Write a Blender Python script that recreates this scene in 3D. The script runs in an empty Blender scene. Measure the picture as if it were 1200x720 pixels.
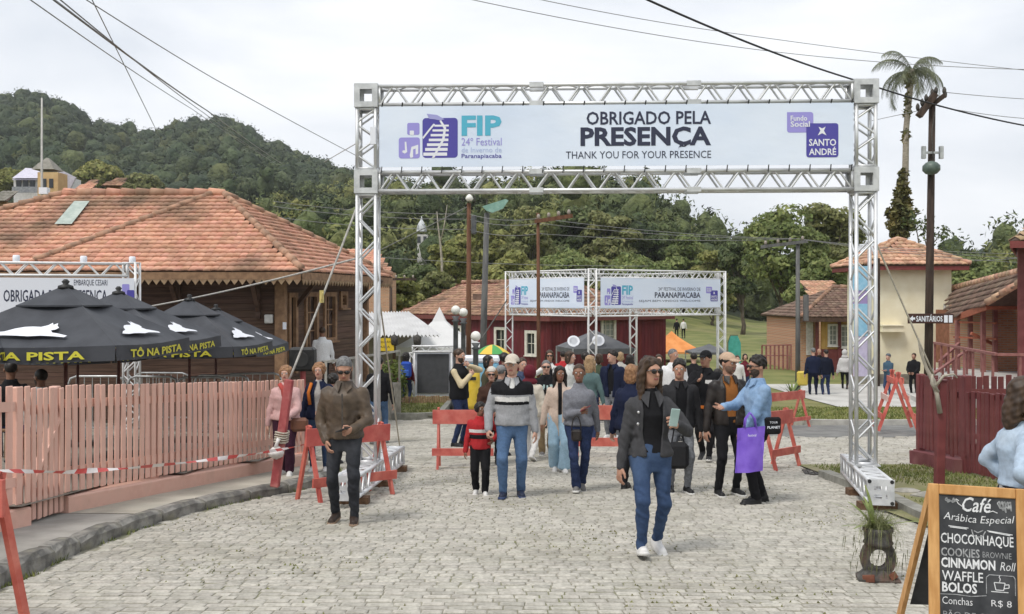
import bpy, math, random
import numpy as np
from mathutils import Vector, Matrix
random.seed(7); np.random.seed(7)
SC = bpy.context.scene
COL = SC.collection
R = math.radians
# ------------------------------------------------------------------ camera
F = 1150.0          # focal length in photo pixels (photo 1200 x 720)
CZ = 1.52           # eye height
HZ = 350.0          # photo row of the horizon
cam = bpy.data.cameras.new('camera'); cam_o = bpy.data.objects.new('camera', cam); COL.objects.link(cam_o)
cam.sensor_width = 36.0; cam.lens = 36.0 * F / 1200.0
cam.shift_y = -(360 - HZ) / 1200.0
cam.clip_start = 0.05; cam.clip_end = 6000
cam_o.location = (0, 0, CZ); cam_o.rotation_euler = (R(90), 0, 0)
SC.camera = cam_o
# ------------------------------------------------------------------ world: overcast sky
w = bpy.data.worlds.new('World'); SC.world = w; w.use_nodes = True
nt = w.node_tree; nd = nt.nodes; lk = nt.links
for n in list(nd): nd.remove(n)
out = nd.new('ShaderNodeOutputWorld'); bg = nd.new('ShaderNodeBackground')
sky = nd.new('ShaderNodeTexSky'); sky.sky_type = 'NISHITA'; sky.sun_disc = False
SUN_EL, SUN_ROT = R(58), R(-35)
sky.sun_elevation = SUN_EL; sky.sun_rotation = SUN_ROT; sky.dust_density = 3.0
sm = nd.new('ShaderNodeMixRGB'); sm.blend_type = 'MULTIPLY'; sm.inputs[0].default_value = 1; sm.inputs[2].default_value = (.10, .10, .10, 1)
lk.new(sky.outputs[0], sm.inputs[1])
tc = nd.new('ShaderNodeTexCoord'); mp = nd.new('ShaderNodeMapping'); mp.inputs['Scale'].default_value = (1.3, 1.3, 4.2)
n1 = nd.new('ShaderNodeTexNoise'); n1.inputs['Scale'].default_value = 1.7; n1.inputs['Detail'].default_value = 8; n1.inputs['Roughness'].default_value = .52
n1.inputs['Distortion'].default_value = .3
lk.new(tc.outputs['Generated'], mp.inputs[0]); lk.new(mp.outputs[0], n1.inputs['Vector'])
rp = nd.new('ShaderNodeValToRGB'); rp.color_ramp.elements[0].position = .36; rp.color_ramp.elements[1].position = .64
rp.color_ramp.elements[0].color = (.56, .595, .645, 1); rp.color_ramp.elements[1].color = (.79, .80, .82, 1)
lk.new(n1.outputs[0], rp.inputs[0])
mx = nd.new('ShaderNodeMixRGB'); mx.inputs[0].default_value = .93
lk.new(sm.outputs[0], mx.inputs[1]); lk.new(rp.outputs[0], mx.inputs[2])
lk.new(mx.outputs[0], bg.inputs[0]); bg.inputs[1].default_value = 1.0; lk.new(bg.outputs[0], out.inputs[0])
# ------------------------------------------------------------------ sun behind thin cloud
sl = bpy.data.lights.new('sun', 'SUN'); sl.energy = 1.5; sl.angle = R(14); sl.color = (1, .96, .9)
sun = bpy.data.objects.new('sun', sl); COL.objects.link(sun)
# sun stands high behind the camera's left shoulder
sd = Vector((-.45, -.55, 1.15)).normalized()
sun.rotation_euler = sd.to_track_quat('Z', 'Y').to_euler(); sun.location = (0, 0, 60)
sky.sun_elevation = math.asin(sd.z); sky.sun_rotation = math.atan2(sd.x, sd.y)
SC.view_settings.view_transform = 'Standard'; SC.view_settings.look = 'None'
SC.view_settings.exposure = 0.56; SC.view_settings.gamma = 1.0
SC.view_settings.use_curve_mapping = False
SC.cycles.max_bounces = 6; SC.cycles.diffuse_bounces = 3; SC.cycles.transparent_max_bounces = 8

# ------------------------------------------------------------------ terrain function
def lerp_tab(x, tab):
    xs = [t[0] for t in tab]; ys = [t[1] for t in tab]
    return np.interp(x, xs, ys)
PROF1 = [(-900, 190), (-300, 122), (-50, 105), (0, 97), (25, 93), (45, 92), (70, 101), (95, 118), (110, 128), (130, 128), (150, 133), (175, 140), (190, 134), (210, 127),
         (240, 124), (265, 125), (290, 136), (320, 154), (350, 168), (380, 180), (420, 196), (500, 225), (600, 255), (720, 240), (780, 245), (850, 277), (900, 290), (1000, 310), (1100, 292), (1150, 285), (1200, 262), (1400, 235), (2200, 200)]
PROF2 = [(-900, 290), (0, 278), (200, 268), (420, 222), (520, 205), (640, 196), (700, 198), (760, 216), (800, 244), (850, 282), (880, 300), (1000, 318), (1100, 300), (1200, 285), (1400, 280), (2200, 280)]
def gz(x, y):
    """ground height (road level) at a point"""
    x = np.asarray(x, float); y = np.asarray(y, float)
    t = np.clip(y - 9, 0, 29)
    z = -.08 * np.minimum(y, 9) - .08 * t + .08 * t * t / 58.0
    px = 600 + F * x / np.maximum(y, 30)
    h2 = 220 * (HZ - lerp_tab(px, PROF2)) / F + CZ - 11
    h1 = 520 * (HZ - lerp_tab(px, PROF1)) / F + CZ - 15
    s2 = np.clip((y - 80) / 140, 0, 1); s1 = np.clip((y - 220) / 300, 0, 1)
    s2 = s2 * s2 * (3 - 2 * s2)
    hh = -1.88 + (h2 + 1.88) * s2
    hh = hh + (h1 - h2) * (s1 ** .8)
    hh = hh * np.clip(1 - (y - 560) / 900, 0.05, 1)
    return np.where(y > 80, hh, z)
def g(x, y): return float(gz(x, y))
def P(px, py, d): return Vector(((px - 600) / F * d, d, CZ + (HZ - py) / F * d))
def GP(px, py, dz=0.0):
    """where the sight line of a photo pixel meets the ground (+dz)"""
    a, b = 2.0, 78.0
    f = lambda d: (CZ + (HZ - py) / F * d) - (g((px - 600) / F * d, d) + dz)
    for _ in range(50):
        m = (a + b) / 2
        if f(m) > 0: a = m
        else: b = m
    return P(px, py, a)

# ------------------------------------------------------------------ materials
_M = {}
def mat(name, c, c2=None, scale=6.0, rough=.75, metal=0.0, bump=0.0, bscale=60.0, isl=0.0, objr=0.0, spec=.35, stretch=(1, 1, 1), detail=5, trans=0.0, lo=.38, hi=.62, c3=None, s3=1.2, amt3=.5, bdist=.01):
    if name in _M: return _M[name]
    m = bpy.data.materials.new(name); m.use_nodes = True; _M[name] = m
    t = m.node_tree; b = t.nodes['Principled BSDF']; L = t.links; N = t.nodes.new
    b.inputs['Roughness'].default_value = rough; b.inputs['Metallic'].default_value = metal
    b.inputs['Specular IOR Level'].default_value = spec
    col = None
    tcn = N('ShaderNodeTexCoord'); mpn = N('ShaderNodeMapping'); mpn.inputs['Scale'].default_value = stretch
    L.new(tcn.outputs['Object'], mpn.inputs[0])
    if c2 is not None:
        no = N('ShaderNodeTexNoise'); no.inputs['Scale'].default_value = scale; no.inputs['Detail'].default_value = detail
        L.new(mpn.outputs[0], no.inputs['Vector'])
        ra = N('ShaderNodeValToRGB'); ra.color_ramp.elements[0].position = lo; ra.color_ramp.elements[1].position = hi
        ra.color_ramp.elements[0].color = (*c, 1); ra.color_ramp.elements[1].color = (*c2, 1)
        L.new(no.outputs[0], ra.inputs[0]); col = ra.outputs[0]
    else:
        rgb = N('ShaderNodeRGB'); rgb.outputs[0].default_value = (*c, 1); col = rgb.outputs[0]
    if c3 is not None:
        no3 = N('ShaderNodeTexNoise'); no3.inputs['Scale'].default_value = s3; no3.inputs['Detail'].default_value = 6
        L.new(tcn.outputs['Object'], no3.inputs['Vector'])
        r3 = N('ShaderNodeMapRange'); r3.inputs[1].default_value = .48; r3.inputs[2].default_value = .68; r3.inputs[4].default_value = amt3
        L.new(no3.outputs[0], r3.inputs[0])
        m3 = N('ShaderNodeMixRGB'); m3.inputs[2].default_value = (*c3, 1)
        L.new(r3.outputs[0], m3.inputs[0]); L.new(col, m3.inputs[1]); col = m3.outputs[0]
    if isl or objr:
        if isl: ge = N('ShaderNodeNewGeometry'); src = ge.outputs['Random Per Island']; v = isl
        else: oi = N('ShaderNodeObjectInfo'); src = oi.outputs['Random']; v = objr
        mr = N('ShaderNodeMapRange'); mr.inputs[3].default_value = 1 - v; mr.inputs[4].default_value = 1 + v
        L.new(src, mr.inputs[0])
        wn = N('ShaderNodeTexWhiteNoise'); wn.noise_dimensions = '1D'; L.new(src, wn.inputs['W'])
        mh = N('ShaderNodeMapRange'); mh.inputs[3].default_value = .5 - .05 * v; mh.inputs[4].default_value = .5 + .05 * v
        L.new(wn.outputs[0], mh.inputs[0])
        hs = N('ShaderNodeHueSaturation'); L.new(mr.outputs[0], hs.inputs['Value']); L.new(mh.outputs[0], hs.inputs['Hue'])
        L.new(col, hs.inputs['Color']); col = hs.outputs[0]
    L.new(col, b.inputs['Base Color'])
    if bump:
        nb = N('ShaderNodeTexNoise'); nb.inputs['Scale'].default_value = bscale; nb.inputs['Detail'].default_value = 4
        L.new(mpn.outputs[0], nb.inputs['Vector'])
        bp = N('ShaderNodeBump'); bp.inputs['Strength'].default_value = bump; bp.inputs['Distance'].default_value = bdist
        L.new(nb.outputs[0], bp.inputs['Height']); L.new(bp.outputs[0], b.inputs['Normal'])
    if trans:
        tr = N('ShaderNodeBsdfTranslucent'); L.new(col, tr.inputs[0]); ms = N('ShaderNodeMixShader'); ms.inputs[0].default_value = trans
        o = t.nodes['Material Output']; L.new(b.outputs[0], ms.inputs[1]); L.new(tr.outputs[0], ms.inputs[2]); L.new(ms.outputs[0], o.inputs[0])
    return m
def paint(name, c, rough=.6, **k):
    d = tuple(v * .82 for v in c)
    k.setdefault('bump', .08); k.setdefault('bscale', 40)
    return mat(name, d, c, scale=9, rough=rough, **k)
def cloth(name, c, rough=.9, var=.88, **k):
    d = tuple(v * var for v in c)
    k.setdefault('bump', .25); k.setdefault('bscale', 220)
    return mat('cloth_' + name, d, c, scale=40, rough=rough, spec=.15, **k)
def emit(name, c, s):
    m = bpy.data.materials.new(name); m.use_nodes = True
    b = m.node_tree.nodes['Principled BSDF']; b.inputs['Base Color'].default_value = (*c, 1)
    b.inputs['Emission Color'].default_value = (*c, 1); b.inputs['Emission Strength'].default_value = s
    return m

# ------------------------------------------------------------------ object helpers
RM = {}
def thing(name, label, cat, loc=(0, 0, 0), rz=0.0, group=None, rx=0, ry=0):
    o = bpy.data.objects.new(name, None); COL.objects.link(o); o.empty_display_size = .1
    o.location = loc; o.rotation_euler = (rx, ry, rz); o['label'] = label; o['category'] = cat
    if group: o['group'] = group
    RM[o.name] = Matrix.Translation(Vector(loc)) @ (Matrix.Rotation(rz, 4, 'Z') @ Matrix.Rotation(ry, 4, 'Y') @ Matrix.Rotation(rx, 4, 'X'))
    return o
def tag(o, label, cat, group=None):
    o['label'] = label; o['category'] = cat
    if group: o['group'] = group
    return o
def struct(o): o['kind'] = 'structure'; return o
def stuff(o): o['kind'] = 'stuff'; return o
def link_mesh(name, me, parent=None, mats=(), smooth=False):
    o = bpy.data.objects.new(name, me); COL.objects.link(o)
    if not me.materials:
        for m in mats: me.materials.append(m)
    if smooth: me.polygons.foreach_set('use_smooth', [True] * len(me.polygons))
    if parent is not None:
        o.parent = parent
        RM[o.name] = RM.get(parent.name, Matrix())
    else: RM[o.name] = Matrix()
    return o
def np_mesh(name, V, FQ, mi=None):
    """fast mesh from numpy: V (n,3), FQ (m,k) all faces with k corners"""
    me = bpy.data.meshes.new(name)
    V = np.ascontiguousarray(V, np.float32); FQ = np.ascontiguousarray(FQ, np.int32)
    me.vertices.add(len(V)); me.vertices.foreach_set('co', V.ravel())
    k = FQ.shape[1]
    me.loops.add(FQ.size); me.loops.foreach_set('vertex_index', FQ.ravel())
    me.polygons.add(len(FQ)); me.polygons.foreach_set('loop_start', np.arange(0, FQ.size, k, dtype=np.int32))
    if mi is not None: me.polygons.foreach_set('material_index', np.ascontiguousarray(mi, np.int32))
    me.update(calc_edges=True); me.validate()
    return me
BOXF = [(0, 3, 2, 1), (4, 5, 6, 7), (0, 1, 5, 4), (1, 2, 6, 5), (2, 3, 7, 6), (3, 0, 4, 7)]
class MB:
    def __init__(s): s.v = []; s.f = []; s.m = []; s.cm = 0
    def add(s, vs, fs):
        n = len(s.v); s.v += [tuple(v) for v in vs]
        for f in fs: s.f.append(tuple(i + n for i in f)); s.m.append(s.cm)
        return s
    def box(s, c, size, M=None):
        hx, hy, hz = size[0] / 2, size[1] / 2, size[2] / 2
        vs = [Vector((x, y, z)) for z in (-hz, hz) for x, y in ((-hx, -hy), (hx, -hy), (hx, hy), (-hx, hy))]
        if M is not None: vs = [M @ v for v in vs]
        c = Vector(c)
        return s.add([v + c for v in vs], BOXF)
    def bbox(s, a, b): return s.box([(a[i] + b[i]) / 2 for i in range(3)], [abs(b[i] - a[i]) for i in range(3)])
    def bev(s, c, size, b, M=None):
        """box with chamfered edges"""
        hx, hy, hz = [q / 2 for q in size]; c = Vector(c); vs = []; fs = []
        idx = {}
        for sx in (-1, 1):
            for sy in (-1, 1):
                for sz in (-1, 1):
                    for ax in range(3):
                        p = [sx * (hx - b), sy * (hy - b), sz * (hz - b)]; p[ax] = (sx * hx, sy * hy, sz * hz)[ax]
                        idx[(sx, sy, sz, ax)] = len(vs); vs.append(Vector(p))
        def q(*k): fs.append(tuple(idx[i] for i in k))
        for ax in range(3):
            o1, o2 = (ax + 1) % 3, (ax + 2) % 3
            for sg in (-1, 1):
                ks = []
                for u, v in ((-1, -1), (1, -1), (1, 1), (-1, 1)):
                    t = [0, 0, 0]; t[ax] = sg; t[o1] = u; t[o2] = v; ks.append((*t, ax))
                if sg < 0: ks.reverse()
                q(*ks)
            for u in (-1, 1):
                for v in (-1, 1):
                    a = [0, 0, 0]; a[o1] = u; a[o2] = v; a[ax] = -1; b2 = list(a); b2[ax] = 1
                    ks = [(*a, o1), (*b2, o1), (*b2, o2), (*a, o2)]
                    if u * v < 0: ks.reverse()
                    q(*ks[::-1])
        for sx in (-1, 1):
            for sy in (-1, 1):
                for sz in (-1, 1):
                    ks = [(sx, sy, sz, 0), (sx, sy, sz, 1), (sx, sy, sz, 2)]
                    if sx * sy * sz < 0: ks.reverse()
                    q(*ks)
        if M is not None: vs = [M @ v for v in vs]
        return s.add([v + c for v in vs], fs)
    def bar(s, p0, p1, w, h=None, up=(0, 0, 1), bv=0):
        p0 = Vector(p0); p1 = Vector(p1); h = h or w; d = p1 - p0; L = d.length
        if L < 1e-6: return s
        z = d / L; u = Vector(up)
        if abs(z.dot(u)) > .98: u = Vector((0, 1, 0))
        x = u.cross(z).normalized(); y = z.cross(x)
        M = Matrix((x, y, z)).transposed()
        return (s.bev((p0 + p1) / 2, (w, h, L), bv, M) if bv else s.box((p0 + p1) / 2, (w, h, L), M))
    def tube(s, pts, r, n=6, caps=True):
        pts = [Vector(p) for p in pts]; rs = r if isinstance(r, (list, tuple)) else [r] * len(pts)
        rings = []; prev = None
        for i, p in enumerate(pts):
            d = (pts[min(i + 1, len(pts) - 1)] - pts[max(i - 1, 0)]).normalized()
            if prev is None:
                a = Vector((0, 0, 1)) if abs(d.z) < .9 else Vector((1, 0, 0)); x = d.cross(a).normalized()
            else: x = (prev - d * prev.dot(d)).normalized()
            prev = x; y = d.cross(x)
            rings.append([p + (x * math.cos(2 * math.pi * k / n) + y * math.sin(2 * math.pi * k / n)) * rs[i] for k in range(n)])
        return s.loft(rings, caps)
    def loft(s, rings, caps=True, closed=True):
        n = len(rings[0]); vs = [v for r in rings for v in r]; fs = []
        for i in range(len(rings) - 1):
            for k in range(n if closed else n - 1):
                a = i * n + k; b = i * n + (k + 1) % n
                fs.append((a, b, b + n, a + n))
        if caps and closed:
            fs.append(tuple(range(n))[::-1]); fs.append(tuple((len(rings) - 1) * n + k for k in range(n)))
        return s.add(vs, fs)
    def lathe(s, c, prof, n=12, M=None):
        c = Vector(c); rings = []
        for r, z in prof:
            ring = [Vector((r * math.cos(2 * math.pi * k / n), r * math.sin(2 * math.pi * k / n), z)) for k in range(n)]
            if M is not None: ring = [M @ v for v in ring]
            rings.append([v + c for v in ring])
        return s.loft(rings)
    def ball(s, c, r, n=10, m=6):
        r3 = r if isinstance(r, (tuple, list)) else (r, r, r)
        c = Vector(c); rings = []
        for i in range(m + 1):
            t = math.pi * i / m; t = min(max(t, .02), math.pi - .02)
            rings.append([c + Vector((r3[0] * math.sin(t) * math.cos(2 * math.pi * k / n), r3[1] * math.sin(t) * math.sin(2 * math.pi * k / n), -r3[2] * math.cos(t))) for k in range(n)])
        return s.loft(rings)
    def prism(s, outline, y0, y1, M=None):
        """outline in (x,z), extruded from y0 to y1"""
        n = len(outline); vs = [Vector((x, y0, z)) for x, z in outline] + [Vector((x, y1, z)) for x, z in outline]
        if M is not None: vs = [M @ v for v in vs]
        fs = [tuple(range(n)), tuple(range(2 * n - 1, n - 1, -1))] + [(i, i + n, (i + 1) % n + n, (i + 1) % n) for i in range(n)]
        return s.add(vs, fs)
    def quad(s, a, b, c, d): return s.add([a, b, c, d], [(0, 1, 2, 3)])
    def text(s, txt, x0, x1, z0, z1, y, M=None, bold=0.0, shear=0.0):
        V, Fc = text_geo(txt, bold)
        vs = [Vector((x0 + (x1 - x0) * (u + shear * v) , y, z0 + (z1 - z0) * v)) for u, v in V]
        if M is not None: vs = [M @ v for v in vs]
        return s.add(vs, Fc)
    def build(s, name, mats, parent=None, smooth=False, world=False, recalc=False):
        vs = s.v
        if world and parent is not None:
            Mi = RM[parent.name].inverted(); vs = [tuple(Mi @ Vector(v)) for v in vs]
        me = bpy.data.meshes.new(name); me.from_pydata([tuple(v) for v in vs], [], s.f)
        if not isinstance(mats, (list, tuple)): mats = [mats]
        for m in mats: me.materials.append(m)
        if len(mats) > 1: me.polygons.foreach_set('material_index', s.m)
        if recalc:
            import bmesh
            bm = bmesh.new(); bm.from_mesh(me); bmesh.ops.recalc_face_normals(bm, faces=bm.faces); bm.to_mesh(me); bm.free()
        me.update()
        return link_mesh(name, me, parent, (), smooth)
_T = {}
def text_geo(txt, bold):
    k = (txt, bold)
    if k in _T: return _T[k]
    cu = bpy.data.curves.new('t', 'FONT'); cu.body = txt; cu.offset = bold; cu.resolution_u = 2; cu.fill_mode = 'FRONT'
    ob = bpy.data.objects.new('t', cu)
    me = bpy.data.meshes.new_from_object(ob)
    V = [(v.co.x, v.co.y) for v in me.vertices]; Fc = [tuple(p.vertices) for p in me.polygons]
    # faces must look towards -Y once x stays x and y becomes z: same winding works
    xs = [v[0] for v in V]; ys = [v[1] for v in V]; x0, x1, y0, y1 = min(xs), max(xs), min(ys), max(ys)
    V = [((a - x0) / (x1 - x0), (b - y0) / (y1 - y0)) for a, b in V]
    bpy.data.objects.remove(ob); bpy.data.curves.remove(cu); bpy.data.meshes.remove(me)
    _T[k] = (V, Fc); return _T[k]
def copy_tree(o, parent=None):
    c = o.copy(); COL.objects.link(c); c.parent = parent
    RM[c.name] = RM.get(o.name, Matrix())
    for ch in list(o.children): copy_tree(ch, c)
    return c
# ================================================================== SETTING
# ---- terrain sheet, one mesh that reaches the horizon
xs = np.concatenate([[-3000, -1500, -900], np.arange(-700, 701, 14.0), [900, 1500, 3000]])
ys = np.concatenate([[-400, -60, -10, 0, 3, 6], np.arange(8, 41, 1.0), np.arange(44, 560, 6.0), [600, 700, 850, 1000, 1400, 2000, 4000]])
xs = np.unique(np.concatenate([xs, np.arange(-40, 41, 2.0)]))
X, Y = np.meshgrid(xs, ys, indexing='ij'); Z = gz(X, Y) - .05
nx, ny = X.shape
I = np.arange(nx * ny).reshape(nx, ny)
FQ = np.stack([I[:-1, :-1], I[1:, :-1], I[1:, 1:], I[:-1, 1:]], -1).reshape(-1, 4)
M_GRASS = mat('grass_ground', (.12, .145, .04), (.215, .215, .075), scale=.5, rough=.95, bump=.6, bscale=14, c3=(.26, .21, .12), s3=.09, amt3=.45)
ground = struct(link_mesh('ground', np_mesh('ground', np.stack([X, Y, Z], -1).reshape(-1, 3), FQ), None, [M_GRASS], True))

def region_sheet(name, x0, x1, y0, y1, step, inside, dz, m, parent=None):
    vs = {}; V = []; Fs = []
    def vid(i, j):
        if (i, j) not in vs:
            vs[(i, j)] = len(V); x = x0 + i * step; y = y0 + j * step; V.append((x, y, g(x, y) + dz))
        return vs[(i, j)]
    for i in range(int((x1 - x0) / step)):
        for j in range(int((y1 - y0) / step)):
            if inside(x0 + (i + .5) * step, y0 + (j + .5) * step):
                Fs.append((vid(i, j), vid(i + 1, j), vid(i + 1, j + 1), vid(i, j + 1)))
    me = bpy.data.meshes.new(name); me.from_pydata(V, [], Fs); me.update()
    return link_mesh(name, me, parent, [m], True)
def strip(name, A, B, dza, dzb, m, parent=None, n=4):
    """sheet between two polylines with the same number of points"""
    V = []; Fs = []
    for a, b in zip(A, B):
        for k in range(n + 1):
            t = k / n; x = a[0] + (b[0] - a[0]) * t; y = a[1] + (b[1] - a[1]) * t
            V.append((x, y, g(x, y) + dza + (dzb - dza) * t))
    for i in range(len(A) - 1):
        for k in range(n):
            p = i * (n + 1) + k; Fs.append((p, p + 1, p + n + 2, p + n + 1))
    me = bpy.data.meshes.new(name); me.from_pydata(V, [], Fs); me.update()
    return link_mesh(name, me, parent, [m], True)
def resample(pts, step):
    pts = [Vector((p[0], p[1], 0)) for p in pts]; out = [pts[0].copy()]; acc = 0
    for a, b in zip(pts[:-1], pts[1:]):
        L = (b - a).length; t = step - acc
        while t <= L: out.append(a + (b - a) * (t / L)); t += step
        acc = (L - (t - step)) if L >= step - acc else acc + L
    out.append(pts[-1]); return out

# ---- kerb line (foot of the kerb) and fence line on the left, from the photograph
KL = [(-3.5, 3.0)] + [tuple(GP(*p).xy) for p in ((17, 683), (85, 652), (150, 625), (222, 602), (300, 585), (355, 575), (388, 567))]
KL += [(-2.75, 15.6), (-3.6, 17.0), (-6, 18.6), (-12, 20)]
FLP = [tuple(GP(*p, .125).xy) for p in ((0, 622), (31, 616), (75, 602), (179, 580), (314, 553), (358, 545))]
FL = [(FLP[0][0] - .25, 5.2)] + FLP
def xl(y): return float(np.interp(y, [p[1] for p in KL[:9]], [p[0] for p in KL[:9]]))
def xfence(y): return float(np.interp(y, [p[1] for p in FL], [p[0] for p in FL]))
def inroad(x, y):
    if y < 3.2 or y > 34: return False
    if y < 15.6: lft = xl(y) - .05
    elif y < 18.6: lft = np.interp(y, [15.6, 17, 18.6], [-2.8, -3.7, -6])
    else: lft = -9 if y < 25.6 else -2.4
    if y < 11: rgt = 4.4
    elif y < 15.9: rgt = 4.75
    elif y < 21.4: rgt = 10.5
    else: rgt = 5.0 + (y - 21.4) * .12
    return lft < x < rgt
M_JOINT = mat('cobble_joint', (.215, .20, .16), (.30, .28, .225), scale=3, rough=.95, bump=.5, bscale=120, c3=(.17, .18, .075), s3=1.5, amt3=.75)
road = struct(region_sheet('cobbled_road', -12, 12, 3, 34.5, .25, inroad, 0.0, M_JOINT))
ST = dict(scale=30, rough=.82, bump=.55, bscale=90, c3=(.28, .262, .21), s3=.8, amt3=.6)
M_STONE = mat('cobble_stone', (.34, .322, .278), (.47, .446, .392), isl=.15, **ST)
M_STONE1 = mat('cobble_stone_near', (.34, .322, .278), (.47, .446, .392), objr=.15, **ST)
def stone_verts(L, W, h, rs):
    """12 points of one rounded setting stone, centred"""
    j = lambda s: rs.uniform(-s, s)
    base = []
    for sx, sy in ((-1, -1), (1, -1), (1, 1), (-1, 1)):
        base.append((sx * L / 2 + j(.006), sy * W / 2 + j(.005)))
    v = [(x, y, -.02) for x, y in base]
    v += [(x * .985, y * .97, h * .45) for x, y in base]
    kx, ky = (L / 2 - .016) / (L / 2), (W / 2 - .014) / (W / 2)
    v += [(x * kx, y * ky, h + j(.0025)) for x, y in base]
    return v
SF = []
for a in (0, 4):
    for k in range(4): SF.append((a + k, a + (k + 1) % 4, a + 4 + (k + 1) % 4, a + 4 + k))
SF.append((8, 9, 10, 11))
rs = random.Random(3)
near = []; allV = []; nst = 0
PITCH = .108
def rows(zone):
    if zone == 0:
        y = 4.7
        while y < 15.7:
            yield y; y += PITCH
for y in rows(0):
    x = -4.0 + rs.uniform(0, .2); wav = rs.uniform(-1, 1)
    while x < 5.0:
        L = rs.uniform(.115, .20); cx = x + L / 2; cy = y + .02 * math.sin(cx * 1.3 + 2) + rs.uniform(-.004, .004)
        if inroad(cx - L / 2 + .03, cy) and inroad(cx + L / 2, cy):
            px = 600 + F * cx / cy
            if 6.22 < y < 7.3 and -60 < px < 1075 and len(near) < 300: near.append((cx, cy, L))
            else:
                zc = g(cx, cy)
                for vx, vy, vz in stone_verts(L - .008, PITCH - .016, rs.uniform(.005, .011), rs): allV.append((cx + vx, cy + vy, zc - .08 * vy * (1 if cy < 9 else .9) + vz))
        x += L
# behind the gate the courses run askew
ca, sa = math.cos(R(-24)), math.sin(R(-24))
v_ = -14.0
while v_ < 40:
    u_ = -22 + rs.uniform(0, .2)
    while u_ < 30:
        L = rs.uniform(.17, .3); uc = u_ + L / 2; x = uc * ca - v_ * sa; y = uc * sa + v_ * ca
        if 15.75 < y < 31 and -9 < x < 10.5 and inroad(x, y):
            zc = g(x, y); sl_ = -.08 + .16 / 58 * min(max(y - 9, 0), 29)
            for vx, vy, vz in stone_verts(L - .016, .14, rs.uniform(.01, .02), rs):
                wx = vx * ca - vy * sa; wy = vx * sa + vy * ca
                allV.append((x + wx, y + wy, zc + sl_ * wy + vz))
        u_ += L
    v_ += .156
allV = np.array(allV); ns = len(allV) // 12
FQ = (np.array(SF)[None] + (np.arange(ns) * 12)[:, None, None]).reshape(-1, 4)
stuff(link_mesh('cobblestones', np_mesh('cobblestones', allV, FQ), road, [M_STONE]))
protos = []
for k in range(8):
    L0 = .115 + .0107 * k + .005
    me = bpy.data.meshes.new('cobblestone'); me.from_pydata(stone_verts(L0 - .008, PITCH - .016, .008, rs), [], SF); me.materials.append(M_STONE1); me.update(); protos.append((L0, me))
for cx, cy, L in near:
    L0, me = min(protos, key=lambda p: abs(p[0] - L))
    o = link_mesh('cobblestone', me, road); o.location = (cx, cy, g(cx, cy) + rs.uniform(-.003, .003)); o.rotation_euler = (-.0798, rs.uniform(-.012, .012), rs.uniform(-.03, .03)); o.scale = (L / L0, 1, 1)

# ---- pavement on the left with kerb stones
Ks = resample(KL[:9], .5)
def fence_at(p): return (xfence(p.y), p.y)
M_CONC1 = mat('pavement_concrete', (.36, .335, .28), (.47, .44, .37), scale=2.2, rough=.9, bump=.25, bscale=70, c3=(.22, .22, .19), s3=1.1, amt3=.6)
M_CONC2 = mat('pavement_dark_concrete', (.28, .27, .245), (.36, .345, .315), scale=3, rough=.9, bump=.25, bscale=70, c3=(.19, .185, .17), s3=1.4, amt3=.6)
inner = []
for i, p in enumerate(Ks):
    q = Ks[min(i + 1, len(Ks) - 1)] - Ks[max(i - 1, 0)]; n = Vector((-q.y, q.x, 0)).normalized(); inner.append(p + n * .15)
fl = [Vector((xfence(min(p.y, 15.4)) - .35, p.y, 0)) for p in inner]
k1 = next(i for i, p in enumerate(inner) if p.y > 9.6)
pav1 = struct(strip('pavement', inner[:k1 + 1], fl[:k1 + 1], .122, .132, M_CONC2, n=5))
pav2 = struct(strip('pavement', inner[k1:], fl[k1:], .126, .136, M_CONC1, n=5))
M_KERB = mat('kerb_granite', (.13, .125, .115), (.27, .26, .235), scale=9, rough=.9, bump=.9, bscale=45, c3=(.16, .15, .075), s3=4, amt3=.6, objr=.18)
kerb = struct(strip('kerb', Ks, inner, .0, .05, M_JOINT, n=1))
def rough_block(L, W, H, rr, j=.018):
    """kerb stone split roughly: a 4x2x2 lattice box with shifted corners"""
    mb = MB(); nxk = 4; pts = {}
    V = []; ring = [(-W / 2, -.06), (W / 2, -.06), (W / 2, H * .72), (W / 2 - .035, H), (-W / 2 + .02, H), (-W / 2, H * .9)]
    rings = []
    for i in range(nxk + 1):
        x = -L / 2 + L * i / nxk; e = (.012 if i in (0, nxk) else 0)
        rings.append([Vector((x, y * (1 - e * 6) + rr.uniform(-j, j) * .6, z - (e if z > 0 else 0) + (rr.uniform(-j, j) * .6 if z > 0 else 0))) for y, z in ring])
    mb.loft(rings); return mb
kv = []
rr = random.Random(11)
for k in range(6):
    mb = rough_block(.6, .17, .145, rr); me = bpy.data.meshes.new('kerb_stone'); me.from_pydata([tuple(v) for v in mb.v], [], mb.f); me.materials.append(M_KERB); me.update(); kv.append(me)
pts = [Vector((p[0], p[1], 0)) for p in KL[:10]]
pos = 0.0; tot = sum((b - a).length for a, b in zip(pts[:-1], pts[1:]))
def along(pts, s):
    for a, b in zip(pts[:-1], pts[1:]):
        L = (b - a).length
        if s <= L: return a + (b - a) * (s / L)
        s -= L
    return pts[-1].copy()
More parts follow.
